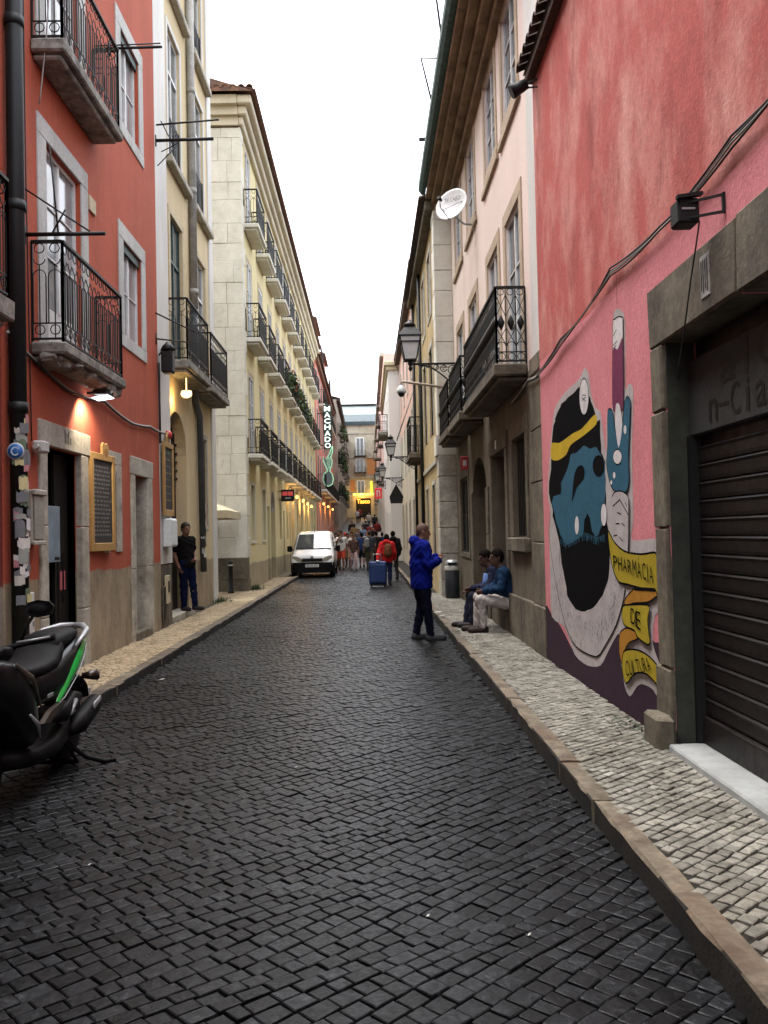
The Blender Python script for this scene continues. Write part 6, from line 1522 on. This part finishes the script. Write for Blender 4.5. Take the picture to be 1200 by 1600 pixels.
# the two men on the doorstep, facing the road (-x)
SITF = dict(pel=(0, 0, .44), wst=(.02, 0, .62), chs=(.09, 0, .83), nck=(.13, 0, .98), hed=(.19, 0, 1.12), sL=(.10, .18, .91), sR=(.10, -.18, .91),
            hL=(.03, .10, .43), hR=(.03, -.10, .43), kL=(.46, .13, .50), kR=(.47, -.10, .52), aL=(.42, .12, .085), aR=(.50, -.10, .085), tL=(.60, .14, .03), tR=(.68, -.12, .03),
            eL=(.16, .25, .67), eR=(.18, -.24, .67), wL=(.40, .10, .62), wR=(.40, -.08, .62), hdL=(.50, .02, .58), hdR=(.50, -.02, .58))
person('seated man in pale trousers and a dark blue jumper on the doorstep, nearer one', (2.14, 13.22, ZR), R(178), SITF, 1.0, ('long', (.010, .028, .065)), ('trousers', (.40, .36, .33)), (.028, .02, .017), ('short', 'dark'), 2, .011, fingers=True, face=R(14), group='men sitting on the doorstep')
S2 = dict(SITF); S2.update(hed=(.24, .0, 1.10), nck=(.16, 0, .97), kL=(.44, .12, .50), kR=(.48, -.05, .51), wL=(.46, .06, .62), wR=(.47, -.02, .60), hdL=(.56, .0, .58), hdR=(.56, -.02, .56), aL=(.46, .11, .085), aR=(.56, -.05, .085), tL=(.64, .12, .03), tR=(.74, -.06, .03))
person('seated man in a dark jacket and dark trousers on the doorstep, farther one', (2.10, 13.86, ZR), R(172), S2, 1.0, ('long', (.018, .022, .045)), ('trousers', (.022, .024, .04)), (.02, .016, .014), ('short', 'dark'), 2, .012, fingers=True, face=R(20), group='men sitting on the doorstep', nod=.15)
sc_ = MB(); sc_.tube([(-.30, .0, -.02), (-.32, 0, -.18), (-.31, 0, -.34)], [.05, .055, .05], 8)
o = sc_.build('scarf', cloth((.10, .17, .34)), None, (2.17, 13.76, 1.0)); tag(o, 'light blue scarf hanging on the farther seated man', 'scarf')
# the man leaning in the arched doorway
LP = dict(hed=(.03, 0, 1.63), eL=(-.04, .25, 1.14), eR=(-.06, -.24, 1.13), wL=(.15, .12, 1.0), wR=(.02, -.22, .90), hdL=(.22, .0, .98), kL=(.10, .10, .50), aL=(.16, .10, .085), tL=(.32, .12, .03), kR=(.05, -.10, .50), aR=(.06, -.11, .085), tR=(.22, -.13, .03), pel=(.04, 0, .95), hL=(.04, .09, .92), hR=(.04, -.09, .92))
person('man in a black t-shirt and blue jeans leaning in the arched doorway', (-3.70, 17.5, .20), R(-35), LP, 1.0, ('tshirt', (.006, .0055, .006)), ('trousers', (.004, .007, .03)), (.03, .028, .028), ('short', 'brown'), 1, .012, fingers=True, face=R(-15))

# the crowd coming up and going down the street
def walk(ph, sw=.22, bend=0):
    s_ = math.sin(ph) * sw
    return dict(kL=(.06 + s_*.6, .09, .50), kR=(.06 - s_*.6, -.09, .50), aL=(s_ - (.06 if s_ < 0 else 0), .09, .085 + (.05 if s_ < -.1 else 0)), aR=(-s_ - (.06 if s_ > 0 else 0), -.09, .085 + (.05 if s_ > .1 else 0)),
                tL=(s_ + .15, .10, .03), tR=(-s_ + .15, -.10, .03), eL=(-.03 - s_*.3, .25, 1.13), eR=(-.03 + s_*.3, -.25, 1.13), wL=(.08 - s_*.7, .26, .91), wR=(.08 + s_*.7, -.26, .91))
TOWARD, AWAY = R(-90), R(90)
CG = 'people walking in the street'
def crowd(label, px, Y, rz, ph, hgt=1.72, wx=0, **kw):
    d = ray(px, 840); x = d[0] / d[1] * Y
    pose = walk(ph); pose.update(kw.pop('pose', {}))
    return person(label, (x, Y, gz(Y) + .002), rz, pose, hgt / 1.75, h=kw.pop('h', .018 if Y < 45 else .026), group=CG, **kw)
wm, Jw = crowd('woman in a coral red jacket pulling a blue suitcase', 604, 27.9, AWAY + R(-6), .6, 1.62, top=('jacket', (.50, .025, .025)), bottom=('trousers', (.015, .02, .06)), hair=('long', 'dark'), pose=dict(wL=(-.25, .30, .86), eL=(-.12, .27, 1.12)), h=.014)
crowd('person in a dark coat walking ahead of the woman with the suitcase', 614, 31.0, AWAY + R(10), 2.2, 1.72, top=('jacket', (.014, .012, .014)), bottom=('trousers', (.02, .018, .02)), hair=('short', 'dark'), h=.015)
pm_man, _ = crowd('man in a white printed t-shirt and red shorts with a hand at his mouth', 533, 40.8, TOWARD, .9, 1.80, top=('tshirt', (.60, .59, .57)), bottom=('shorts', (.42, .06, .03)), hair=('short', 'dark'), skin=1, pose=dict(eR=(.10, -.27, 1.20), wR=(.19, -.09, 1.45), hdR=(.16, -.02, 1.53)), h=.014, build=1.08)
crowd('woman in a patterned top and pale pink trousers', 552, 40.9, TOWARD + R(8), 2.4, 1.62, top=('tshirt', (.10, .06, .05)), bottom=('trousers', (.52, .36, .38)), hair=('short', 'brown'), skin=1, shoe=(.3, .25, .22), h=.014)
crowd('person in a white top and tan shorts behind the man in red shorts', 543, 43.5, TOWARD, 1.2, 1.70, top=('tshirt', (.50, .47, .43)), bottom=('shorts', (.36, .26, .17)), hair=('long', 'dark'), skin=1)
crowd('man in a dark grey t-shirt and khaki trousers seen from behind', 577, 39.5, AWAY, .5, 1.80, top=('tshirt', (.05, .055, .065)), bottom=('trousers', (.11, .10, .07)), hair=('short', 'brown'), h=.014, build=1.1)
crowd('person in dark blue shorts between the woman and the man in khaki', 565, 43.0, AWAY, 2.6, 1.72, top=('tshirt', (.02, .045, .13)), bottom=('shorts', (.015, .018, .03)), hair=('short', 'dark'), skin=1)
crowd('dark clothed man with a green bag ahead of the man in khaki', 588, 44.0, AWAY, 1.8, 1.75, top=('tshirt', (.015, .016, .016)), bottom=('trousers', (.015, .016, .02)), hair=('short', 'dark'))
crowd('person in a black top just behind the white van', 525, 43.8, TOWARD, 2.0, 1.72, top=('long', (.012, .012, .015)), bottom=('trousers', (.015, .015, .02)), hair=('short', 'dark'), skin=1)
spec = [('man in a red cap among the walkers behind the van', 539, 47, TOWARD, ('tshirt', (.42, .40, .37)), ('shorts', (.2, .15, .1)), ('cap', (.5, .05, .03)), 1),
        ('dark haired person in pale grey beyond the red cap', 549, 50, TOWARD, ('tshirt', (.40, .36, .32)), ('trousers', (.06, .06, .08)), ('long', 'dark'), 1),
        ('person in a navy shirt walking uphill on the right', 597, 49, AWAY, ('tshirt', (.02, .03, .09)), ('trousers', (.03, .03, .04)), ('short', 'dark'), 0),
        ('person in a white shirt farther uphill on the right', 592, 57, AWAY, ('tshirt', (.58, .56, .54)), ('trousers', (.04, .04, .05)), ('short', 'dark'), 0),
        ('person in a white blouse in the middle of the slope', 574, 52, TOWARD, ('tshirt', (.56, .54, .52)), ('trousers', (.03, .03, .04)), ('long', 'brown'), 0),
        ('person in black in the middle of the slope', 583, 60, TOWARD, ('long', (.012, .012, .014)), ('trousers', (.014, .014, .016)), ('short', 'dark'), 0),
        ('person in a maroon top beyond the one in black', 578, 66, TOWARD, ('tshirt', (.18, .03, .03)), ('trousers', (.02, .02, .03)), ('short', 'brown'), 0),
        ('person in grey walking up beside the far left wall', 561, 58, TOWARD, ('tshirt', (.12, .12, .13)), ('trousers', (.05, .05, .07)), ('short', 'dark'), 0),
        ('dark figure close to the salmon house wall', 529, 55, TOWARD, ('long', (.014, .014, .016)), ('trousers', (.02, .02, .025)), ('short', 'dark'), 0),
        ('second dark figure close to the salmon house wall', 518, 52, TOWARD, ('long', (.02, .018, .02)), ('trousers', (.02, .02, .025)), ('short', 'dark'), 0),
        ('person in a pale coat high on the slope', 570, 78, AWAY, ('long', (.40, .36, .30)), ('trousers', (.03, .03, .04)), ('short', 'brown'), 0),
        ('person in dark clothes high on the slope near the right wall', 586, 84, AWAY, ('long', (.02, .02, .025)), ('trousers', (.02, .02, .03)), ('short', 'dark'), 0),
        ('small figure in red before the tavern door', 563, 112, TOWARD, ('tshirt', (.35, .04, .04)), ('trousers', (.03, .03, .04)), ('short', 'dark'), 0),
        ('small figure in white before the tavern door', 559, 108, TOWARD, ('tshirt', (.5, .5, .5)), ('trousers', (.05, .05, .06)), ('short', 'dark'), 0)]
spec += [('person in a light blue shirt between the walkers on the slope', 567, 62, TOWARD, ('tshirt', (.16, .24, .36)), ('trousers', (.04, .04, .05)), ('short', 'dark'), 0),
         ('person in a tan coat on the left of the slope', 554, 64, AWAY, ('long', (.24, .17, .10)), ('trousers', (.03, .03, .04)), ('long', 'brown'), 0),
         ('person in dark red halfway up the slope', 590, 69, TOWARD, ('long', (.16, .02, .02)), ('trousers', (.02, .02, .025)), ('short', 'dark'), 0),
         ('person in pale trousers halfway up the slope', 572, 72, AWAY, ('tshirt', (.03, .03, .035)), ('trousers', (.36, .33, .28)), ('short', 'dark'), 0),
         ('person in black near the left wall halfway up', 550, 70, TOWARD, ('long', (.012, .012, .014)), ('trousers', (.015, .015, .018)), ('long', 'dark'), 0),
         ('person in a cream shirt far up the slope', 577, 92, TOWARD, ('tshirt', (.45, .42, .36)), ('trousers', (.05, .05, .06)), ('short', 'brown'), 0)]
for k, (lb, px, Y, rz, tp, bt, hr, skn) in enumerate(spec):
    crowd(lb, px, Y, rz + R(random.uniform(-12, 12)), k * 1.3, random.uniform(1.63, 1.8), top=tp, bottom=bt, hair=hr, skin=skn)
q = MB()
for (z, w_) in ((1.37, .07), (1.33, .09), (1.29, .09), (1.25, .08), (1.21, .06)): q.cbox(.128, .142, -w_, w_, z - .012, z + .012, .003)
q.build('shirt_print', cloth((.05, .05, .06)), pm_man)
# backpack of the woman in red, and her suitcase
t = thing('backpack', 'brown backpack worn by the woman in the coral jacket', 'backpack', (wm.location.x + .03, 27.72, 0)); 
sdf_obj('bag', [('c', (0, -.02, 1.02), (0, -.02, 1.22), .13, .11, .05), ('c', (0, -.10, 1.0), (0, -.10, 1.12), .08, .07, .05)], .014, cloth((.14, .06, .03)), t)
b = MB(); b.tube([(-.09, .0, 1.28), (-.10, .14, 1.36), (-.11, .26, 1.2)], .015, 6); b.tube([(.09, .0, 1.28), (.10, .14, 1.36), (.11, .26, 1.2)], .015, 6); b.build('strap', cloth((.10, .045, .025)), t)
t = thing('suitcase', 'large dark blue wheeled suitcase trailing behind the woman in red', 'suitcase', (.26, 26.85, 0), rz=R(4)); su = mat('navy_suitcase_fabric', (.022, .05, .17), (.018, .04, .13), rough=.6, sc=8, bump=.2)
b = MB(); b.cbox(-.27, .27, -.13, .13, .09, .80, .045); b.build('shell', su, t)
b = MB(); b.cbox(-.22, .22, -.155, -.131, .16, .70, .02); b.build('front_pocket', su, t)
b = MB(); b.cbox(-.25, .25, -.12, .12, .05, .10, .015); b.build('base', M['black'], t)
for x in (-.2, .2):
    b = MB(); b.lathe([(.045, -.02), (.05, 0), (.045, .02)], (x, -.08, .05), 12, 0, 'x'); b.build('wheel', M['black'], t)
b = MB(); b.tube([(-.12, .08, .79), (-.12, .12, 1.02), (.12, .12, 1.02), (.12, .08, .79)], .011, 6); b.build('handle', M['metal'], t)
b = MB(); b.cbox(-.05, .05, -.14, -.05, .801, .83, .01); b.build('grip', M['metal'], t)
t = thing('shoulder_bag', 'grey backpack on the man in khaki trousers', 'backpack', (ray(577, 840)[0] / ray(577, 840)[1] * 39.25 - .1, 39.27, 0)); sdf_obj('bag', [('c', (-.02, 0, 1.12), (-.02, 0, 1.38), .12, .11, .05)], .018, cloth((.22, .22, .23)), t)
# ------------------------------------------------------------------ vehicles
def sup(x, zc, hw, hh, e=2.6, n=24, yo=0):
    out = []
    for k in range(n):
        t = 2*math.pi*k/n; c, s_ = math.cos(t), math.sin(t)
        out.append((x, yo + math.copysign(abs(c)**(2/e), c) * hw, zc + math.copysign(abs(s_)**(2/e), s_) * hh))
    return out
blk = mat('scooter_black_gloss', (.004, .004, .0046), (.005, .005, .006), rough=.3, sc=5, bump=.0, fine=0, spec=.2, coat=.1)
blm = mat('scooter_black_plastic', (.003, .003, .0033), (.0045, .0045, .005), rough=.55, spec=.12, sc=8, bump=.1)
sea = mat('seat_vinyl', (.005, .005, .0056), (.007, .007, .0075), rough=.6, spec=.12, sc=8, bump=.15, bs=90)
grn_p = mat('scooter_green_paint', (.02, .30, .05), (.015, .24, .04), rough=.25, sc=5, bump=0, fine=0, coat=.5)
slv = plain('silver_paint', (.30, .31, .32), .4, metal=.4)
brz = plain('bronze_trim', (.10, .08, .065), .35, metal=.7)
rub = mat('tyre_rubber', (.006, .006, .006), (.009, .009, .009), rough=.85, sc=20, bump=.3)
def wheel(par, x, y, z, r_, w_, name='wheel'):
    a = MB(); a.lathe([(r_*.62, -w_*.5), (r_*.9, -w_*.5), (r_*.98, -w_*.3), (r_, 0), (r_*.98, w_*.3), (r_*.9, w_*.5), (r_*.62, w_*.5)], (x, y, z), 28, 0, 'y'); o = a.build(name, rub, par)
    b = MB(); b.lathe([(r_*.05, -w_*.42), (r_*.2, -w_*.42), (r_*.22, -w_*.3), (r_*.55, -w_*.2), (r_*.64, -w_*.46), (r_*.64, w_*.46), (r_*.55, w_*.2), (r_*.22, w_*.3), (r_*.2, w_*.42), (r_*.05, w_*.42)], (x, y, z), 28, 0, 'y'); b.build('rim', blm if 'van' not in name else slv, o)
    return o
t = thing('scooter', 'black and green maxi scooter parked at the left kerb, cut by the frame', 'scooter', (-2.34, 5.92, 0), rz=R(-90))
wheel(t, -.66, 0, .27, .27, .14); wheel(t, .78, 0, .28, .28, .12)
b = MB(); b.loft([sup(.30, .80, .07, .03), sup(.20, .785, .13, .05), sup(.05, .785, .165, .06), sup(-.12, .80, .175, .065), sup(-.22, .845, .17, .075), sup(-.27, .89, .165, .075)], 0); b.build('rider_seat', sea, t)
b = MB(); b.loft([sup(-.24, .90, .14, .07), sup(-.30, .925, .155, .07), sup(-.45, .94, .145, .065), sup(-.62, .945, .125, .06), sup(-.74, .945, .10, .045), sup(-.80, .94, .06, .02)], 0); b.build('pillion_seat', sea, t)
b = MB(); b.loft([sup(.30, .66, .09, .12), sup(.12, .66, .17, .13), sup(-.15, .68, .205, .15), sup(-.40, .75, .20, .145), sup(-.65, .81, .165, .11), sup(-.85, .865, .11, .07), sup(-.97, .90, .05, .03)], 0); b.build('tail_body', blk, t)
for s_ in (1, -1):      # green flank panels
    wv = lambda x: float(np.interp(-x, [.0, .1, .4, .65, .85, .97], [.19, .207, .208, .178, .127, .072]))
    xs_ = [-.04, -.14, -.26, -.40, -.54, -.68, -.82, -.96]; up_ = [.555, .645, .725, .795, .845, .885, .922, .945]; lo_ = [.545, .575, .625, .685, .745, .80, .85, .895]
    b = MB(); vs = []
    for x, zu, zl in zip(xs_, up_, lo_):
        w_ = wv(x); zm = (zu + zl) / 2; vs += [(x, s_*(w_ - .012), zu), (x, s_*(w_ + .010), zm + .3*(zu - zm)), (x, s_*(w_ + .009), zm - .4*(zm - zl)), (x, s_*(w_ - .006), zl)]
    b.add(vs, [(4*i + k, 4*i + k + 1, 4*i + k + 5, 4*i + k + 4) for i in range(len(xs_) - 1) for k in range(3)], 0, True); b.build('green_panel', grn_p, t)
    b = MB(); b.tube([(x, s_*(wv(x) + .006), zl - .006) for x, zl in zip(xs_, lo_)], .005, 5); b.build('panel_seam', slv, t)
    b = MB(); P = [(.26, .47), (.12, .525), (-.04, .545), (-.16, .54), (-.02, .50), (.14, .45)]; n = len(P); b.add([(x, s_*(.216), z) for x, z in P] + [(x, s_*.18, z) for x, z in P], [tuple(range(n))] + [(k, (k+1) % n, n + (k+1) % n, n + k) for k in range(n)]); b.build('bronze_panel', brz, t)
    b = MB(); b.tube([(-.50, s_*.165, .87), (-.62, s_*.185, .935), (-.76, s_*.165, .965), (-.90, s_*.09, .985), (-.95, 0, .985)], [.012, .02, .024, .024, .022], 8); b.build('grab_rail', slv, t)
    b = MB(); b.tube([(-.12, s_*.19, .40), (-.28, s_*.20, .43), (-.40, s_*.20, .50)], .018, 6); b.build('footpeg', slv, t)
    b = MB(); b.loft([sup(.10, .46, .02, .02, 2, 10, s_*.205), sup(-.20, .45, .035, .07, 2, 10, s_*.19), sup(-.50, .48, .03, .07, 2, 10, s_*.15), sup(-.66, .48, .02, .03, 2, 10, s_*.14)], 0); b.build('side_cover', blm, t)
b = MB(); b.loft([sup(.55, .30, .17, .06), sup(.30, .27, .21, .08), sup(0, .26, .22, .09), sup(-.30, .30, .19, .12), sup(-.50, .34, .14, .12)], 0); b.build('floorboard', blm, t)
b = MB(); b.loft([sup(.34, .44, .20, .10, 4), sup(.44, .52, .25, .17, 4), sup(.56, .66, .265, .21, 4), sup(.70, .78, .25, .17, 4), sup(.84, .84, .19, .12, 4), sup(.98, .80, .10, .07, 4)], 0); b.build('front_cowl', blk, t)
for s_ in (1, -1):
    b = MB(); b.loft([sup(.42, .62, .006, .012, 2, 8, s_*.258), sup(.56, .80, .010, .03, 2, 8, s_*.268), sup(.74, .92, .006, .012, 2, 8, s_*.235)], 0); b.build('cowl_trim', brz, t)
    b = MB(); b.tube([(.40, s_*.245, .40), (.50, s_*.268, .52), (.62, s_*.270, .60)], [.006, .014, .006], 6); b.build('cowl_glint', slv, t)  # silver sliver laid on the cowl as a painted glint
b = MB(); b.loft([sup(.46, .93, .08, .03, 4), sup(.54, .97, .14, .04, 4), sup(.66, .98, .14, .045, 4), sup(.74, .95, .11, .04, 4)], 0); b.build('dashboard', blm, t)
b = MB(); P = [(.72, -.12, .96), (.72, .12, .96), (.80, .15, 1.10), (.72, .13, 1.30), (.70, .0, 1.34), (.72, -.13, 1.30), (.80, -.15, 1.10)]; b.add(P + [(x + .006, y, z) for x, y, z in P], [tuple(range(7)), tuple(range(7, 14))[::-1]] + [(k, (k+1) % 7, 7 + (k+1) % 7, 7 + k) for k in range(7)])
wsm = bpy.data.materials.new('windscreen_acrylic'); wsm.use_nodes = True; pb_ = wsm.node_tree.nodes['Principled BSDF']; pb_.inputs['Transmission Weight'].default_value = .85; pb_.inputs['Roughness'].default_value = .08; pb_.inputs['Base Color'].default_value = (.8, .86, .9, 1); b.build('windscreen', wsm, t)
b = MB(); b.tube([(.46, -.30, 1.04), (.50, -.12, 1.0), (.51, 0, .98), (.50, .12, 1.0), (.46, .30, 1.04)], .017, 8); b.tube([(.52, 0, .98), (.72, 0, .40)], .04, 8); hb_ = b.build('handlebar', blm, t)
for s_ in (1, -1):
    b = MB(); b.tube([(.47, s_*.22, 1.022), (.445, s_*.36, 1.05)], [.021, .024], 10); b.build('grip', blm, t)
    b = MB(); b.tube([(.54, s_*.16, 1.03), (.55, s_*.26, 1.045), (.50, s_*.35, 1.055)], .008, 6); b.build('brake_lever', slv, t)
    b = MB(); b.tube([(.50, s_*.17, 1.03), (.50, s_*.20, 1.12), (.47, s_*.24, 1.19)], .011, 6); mi = b.build('mirror', blm, t)
    pr = [(-.09, -.01), (-.06, .045), (0, .06), (.07, .05), (.10, .02), (.08, -.035), (0, -.05), (-.06, -.04)]
    b = MB(); n = len(pr); b.add([(.485, s_*(.27 + y), 1.225 + z) for y, z in pr] + [(.455, s_*(.27 + y*.95), 1.225 + z*.95) for y, z in pr] + [(.51, s_*(.27 + y*.5), 1.225 + z*.5) for y, z in pr], [(k, (k+1) % n, n + (k+1) % n, n + k) for k in range(n)] + [(k, (k+1) % n, 2*n + (k+1) % n, 2*n + k) for k in range(n)] + [tuple(range(2*n, 3*n))], 0, True); b.build('mirror_housing', blm, mi)
    b = MB(); b.add([(.4545, s_*(.27 + y*.88), 1.225 + z*.88) for y, z in pr], [tuple(range(n))]); b.build('mirror_glass', M['glass_b'], mi)
b = MB(); b.loft([sup(-.90, .885, .09, .035), sup(-.99, .87, .075, .03)], 0); b.build('tail_light', plain('red_lens', (.25, .01, .01), .25), t)
b = MB(); b.loft([sup(-.72, .60, .09, .05), sup(-.88, .56, .10, .05), sup(-1.00, .50, .09, .035), sup(-1.04, .42, .085, .02)], 0); b.build('rear_mudguard', blm, t)
b = MB(); b.cbox(-1.055, -1.045, -.10, .10, .34, .48, .004); b.build('number_plate', M['white_frame'], t)
for s_ in (1, -1):
    b = MB(); b.tube([(-.86, s_*.09, .60), (-.90, s_*.20, .60)], [.02, .045], 10); b.tube([(-.90, s_*.20, .60), (-.905, s_*.215, .60)], [.045, .03], 10); b.build('turn_signal', plain('amber_lens', (.02, .012, .008), .3), t)
b = MB(); b.loft([sup(-.20, .30, .10, .11, 2.4, 18, .02), sup(-.45, .29, .13, .12, 2.4, 18, .03), sup(-.66, .28, .12, .11, 2.4, 18, .04), sup(-.76, .28, .05, .06, 2.4, 18, .05)], 0); b.build('engine_casing', blm, t)
b = MB(); b.loft([sup(-.30, .30, .04, .04, 2.2, 16, .19), sup(-.45, .32, .07, .075, 2.2, 16, .20), sup(-.75, .36, .065, .075, 2.2, 16, .18), sup(-.88, .385, .06, .07, 2.2, 16, .18), sup(-.93, .39, .04, .045, 2.2, 16, .18)], 0); mf = b.build('muffler', blm, t)
b = MB(); b.loft([sup(-.66, .40, .008, .03, 2.2, 10, .246), sup(-.84, .43, .008, .022, 2.2, 10, .238)], 0); b.build('heat_shield', slv, mf)
b = MB(); b.tube([(-.35, .10, .24), (-.50, .24, .06), (-.54, .36, .016), (-.60, .42, .012)], [.018, .016, .018, .012], 8); b.build('side_stand', blm, t)
b = MB(); b.tube([(-.28, -.15, .24), (-.5, -.17, .03), (-.5, .17, .03), (-.28, .15, .24)], .016, 8); b.build('centre_stand', blm, t)
b = MB(); b.loft([sup(.58, .50, .07, .05), sup(.72, .60, .085, .045), sup(.86, .59, .085, .04), sup(1.0, .50, .06, .03)], 0); b.build('front_mudguard', blk, t)
for s_ in (1, -1):
    b = MB(); b.tube([(.66, s_*.08, .70), (.78, s_*.085, .28)], .022, 8); b.build('fork_leg', slv, t)
    b = MB(); b.loft([sup(.90, .86, .05, .03, 2, 12, s_*.12), sup(1.0, .80, .03, .02, 2, 12, s_*.08)], 0); b.build('headlight', M['glass_c'], t)
b = MB(); b.cbox(.10, .20, .216, .222, .62, .645, .002); b.build('badge', slv, t)

# ---------- white van facing the camera
t = thing('van', 'small white delivery van parked at the left facing the camera', 'van', (-2.20, 35.65, 0), rz=R(-90))
vp = mat('white_van_paint', (.74, .74, .73), (.68, .68, .67), rough=.3, sc=2, bump=0, fine=.04, coat=.4)
def vring(x, z0, zb, zt, wb, wm_, wt):
    half = [(0, z0), (wb*.9, z0), (wb, z0 + .06), (wm_*.99, z0 + (zb - z0)*.5), (wm_, zb), (wm_*.5 + wt*.5, (zb + zt)/2), (wt, zt - .09), (wt - .05, zt - .03), (wt - .16, zt), (0, zt + .02)]
    return [(x, y, z) for y, z in half] + [(x, -y, z) for y, z in half[-2:0:-1]]
st_ = [(2.12, .30, .55, .70, .70, .72, .66), (2.10, .24, .66, .82, .76, .79, .72), (1.98, .22, .74, .92, .79, .82, .74), (1.70, .22, .80, 1.00, .80, .83, .74), (1.32, .22, .86, 1.09, .80, .835, .74),
       (1.00, .22, .92, 1.36, .80, .84, .71), (.62, .22, .95, 1.67, .80, .84, .66), (.40, .22, .96, 1.76, .80, .84, .66), (.0, .22, .96, 1.80, .80, .84, .67), (-1.2, .22, .96, 1.81, .80, .84, .68), (-1.95, .22, .96, 1.79, .80, .83, .67), (-2.08, .26, .96, 1.70, .78, .80, .64)]
b = MB(); b.loft([vring(*q) for q in st_], 0); b.build('body', vp, t)
def wsq(u, v):    # windscreen point, u across -1..1, v 0 bottom..1 top
    x = 1.30 + (.64 - 1.30)*v; z = 1.10 + (1.655 - 1.10)*v; w_ = .70 + (.60 - .70)*v; return (x + .045*(1 - u*u) - .0, u*w_, z + .028 + .012*(1 - u*u))
b = MB(); nu, nv = 8, 5; b.add([wsq(-1 + 2*i/nu, j/nv) for j in range(nv+1) for i in range(nu+1)], [(j*(nu+1)+i, j*(nu+1)+i+1, (j+1)*(nu+1)+i+1, (j+1)*(nu+1)+i) for j in range(nv) for i in range(nu)], 0, True); b.build('windscreen', M['glass'], t)
b = MB(); b.tube([wsq(-.98, -.02), wsq(-.5, -.04), wsq(0, -.045), wsq(.5, -.04), wsq(.98, -.02)], .02, 6); b.tube([wsq(.55, .0), wsq(-.35, .12)], .010, 5); b.tube([wsq(0, .0), wsq(-.8, .1)], .010, 5); b.build('wiper', M['black'], t)
b = MB(); rr = []
for (x, w_, z0, z1) in ((1.75, .83, .22, .58), (2.02, .84, .20, .60), (2.16, .76, .20, .60), (2.22, .55, .22, .58), (2.235, .2, .22, .58)): rr.append((x, w_, z0, z1))
P = [(x, w_) for x, w_, _, _ in rr] + [(x, -w_) for x, w_, _, _ in rr[::-1]]
b.prism(P, lambda x, y: (x, y, .20), lambda x, y: (x - .03, y, .60)); b.build('bumper', blm, t)
b = MB(); b.cbox(2.09, 2.19, -.40, .40, .64, .76, .02); b.build('grille', M['black'], t)
b = MB(); b.cbox(2.11, 2.175, -.38, .38, .71, .735, .005); b.build('grille_bar', vp, t)
for s_ in (1, -1):
    b = MB(); P = [(.36, .64), (.70, .66), (.775, .74), (.77, .86), (.60, .84), (.42, .75)]
    fx = lambda y: 2.165 - .20 * max(0, y - .30)**1.2; n = 6
    b.add([(fx(y) + .005, s_*y, z) for y, z in P] + [(fx(y) - .12, s_*y, z) for y, z in P], [tuple(range(n))] + [(k, (k+1) % n, n + (k+1) % n, n + k) for k in range(n)]); b.build('headlight', plain('headlight_lens', (.36, .34, .28), .15), t)
    b = MB(); b.tube([(1.02, s_*.80, 1.08), (1.0, s_*.92, 1.10)], .03, 6); mr = b.build('mirror', blm, t)
    b = MB(); b.cbox(.93, 1.06, s_*.86, s_*1.06, 1.0, 1.24, .03); b.build('mirror_housing', blm, mr)
    b = MB(); P = [(1.02, 1.02), (.50, 1.58), (-.02, 1.62), (-.02, 1.02)]; yy = lambda z: .842 - (z - .96) * .215
    b.add([(x, s_*(yy(z) + .006), z) for x, z in P], [(0, 1, 2, 3)]); b.build('side_window', M['glass'], t)
    b = MB()
    for (x0, z0, x1, z1) in ((.05, .3, .05, 1.64), (1.1, .35, 1.12, .98), (-.95, .3, -.95, 1.64)): b.bar((x0, s_*(max(.0, .842 if z0 < .96 else 0) + .002), z0), (x1, s_*(yy(z1) + .003), z1), .012, .004)
    b.build('door_seam', M['black'], t)
    wheel(t, 1.38, s_*.74, .30, .30, .18, 'van_wheel').name = 'wheel'; wheel(t, -1.32, s_*.74, .30, .30, .18, 'van_wheel').name = 'wheel'
    b = MB(); b.lathe([(.36, -.004), (.36, .006), (.31, .006)], (1.38, s_*.835, .30), 24, 0, 'y'); b.build('wheel_arch', blm, t)
b = MB(); b.cbox(2.236, 2.246, -.26, .26, .42, .53, .003); pl = b.build('number_plate', plain('plate_white', (.68, .68, .66), .4), t)
tx = text_on('00-47-TO', [(2.2475, -.22, .44), (2.2475, .22, .44), (2.2475, .22, .51), (2.2475, -.22, .51)], .01); tx.build('plate_lettering', M['black'], pl)
b = MB(); b.tube([(.42, 0, 1.77), (.34, 0, 2.05)], .008, 5); b.build('antenna', M['black'], t)
b = MB(); b.lathe([(.002, 0), (.05, .0), (.055, .01), (.002, .015)], (2.17, 0, .80), 14, 0, 'x'); b.build('round_emblem', slv, t)
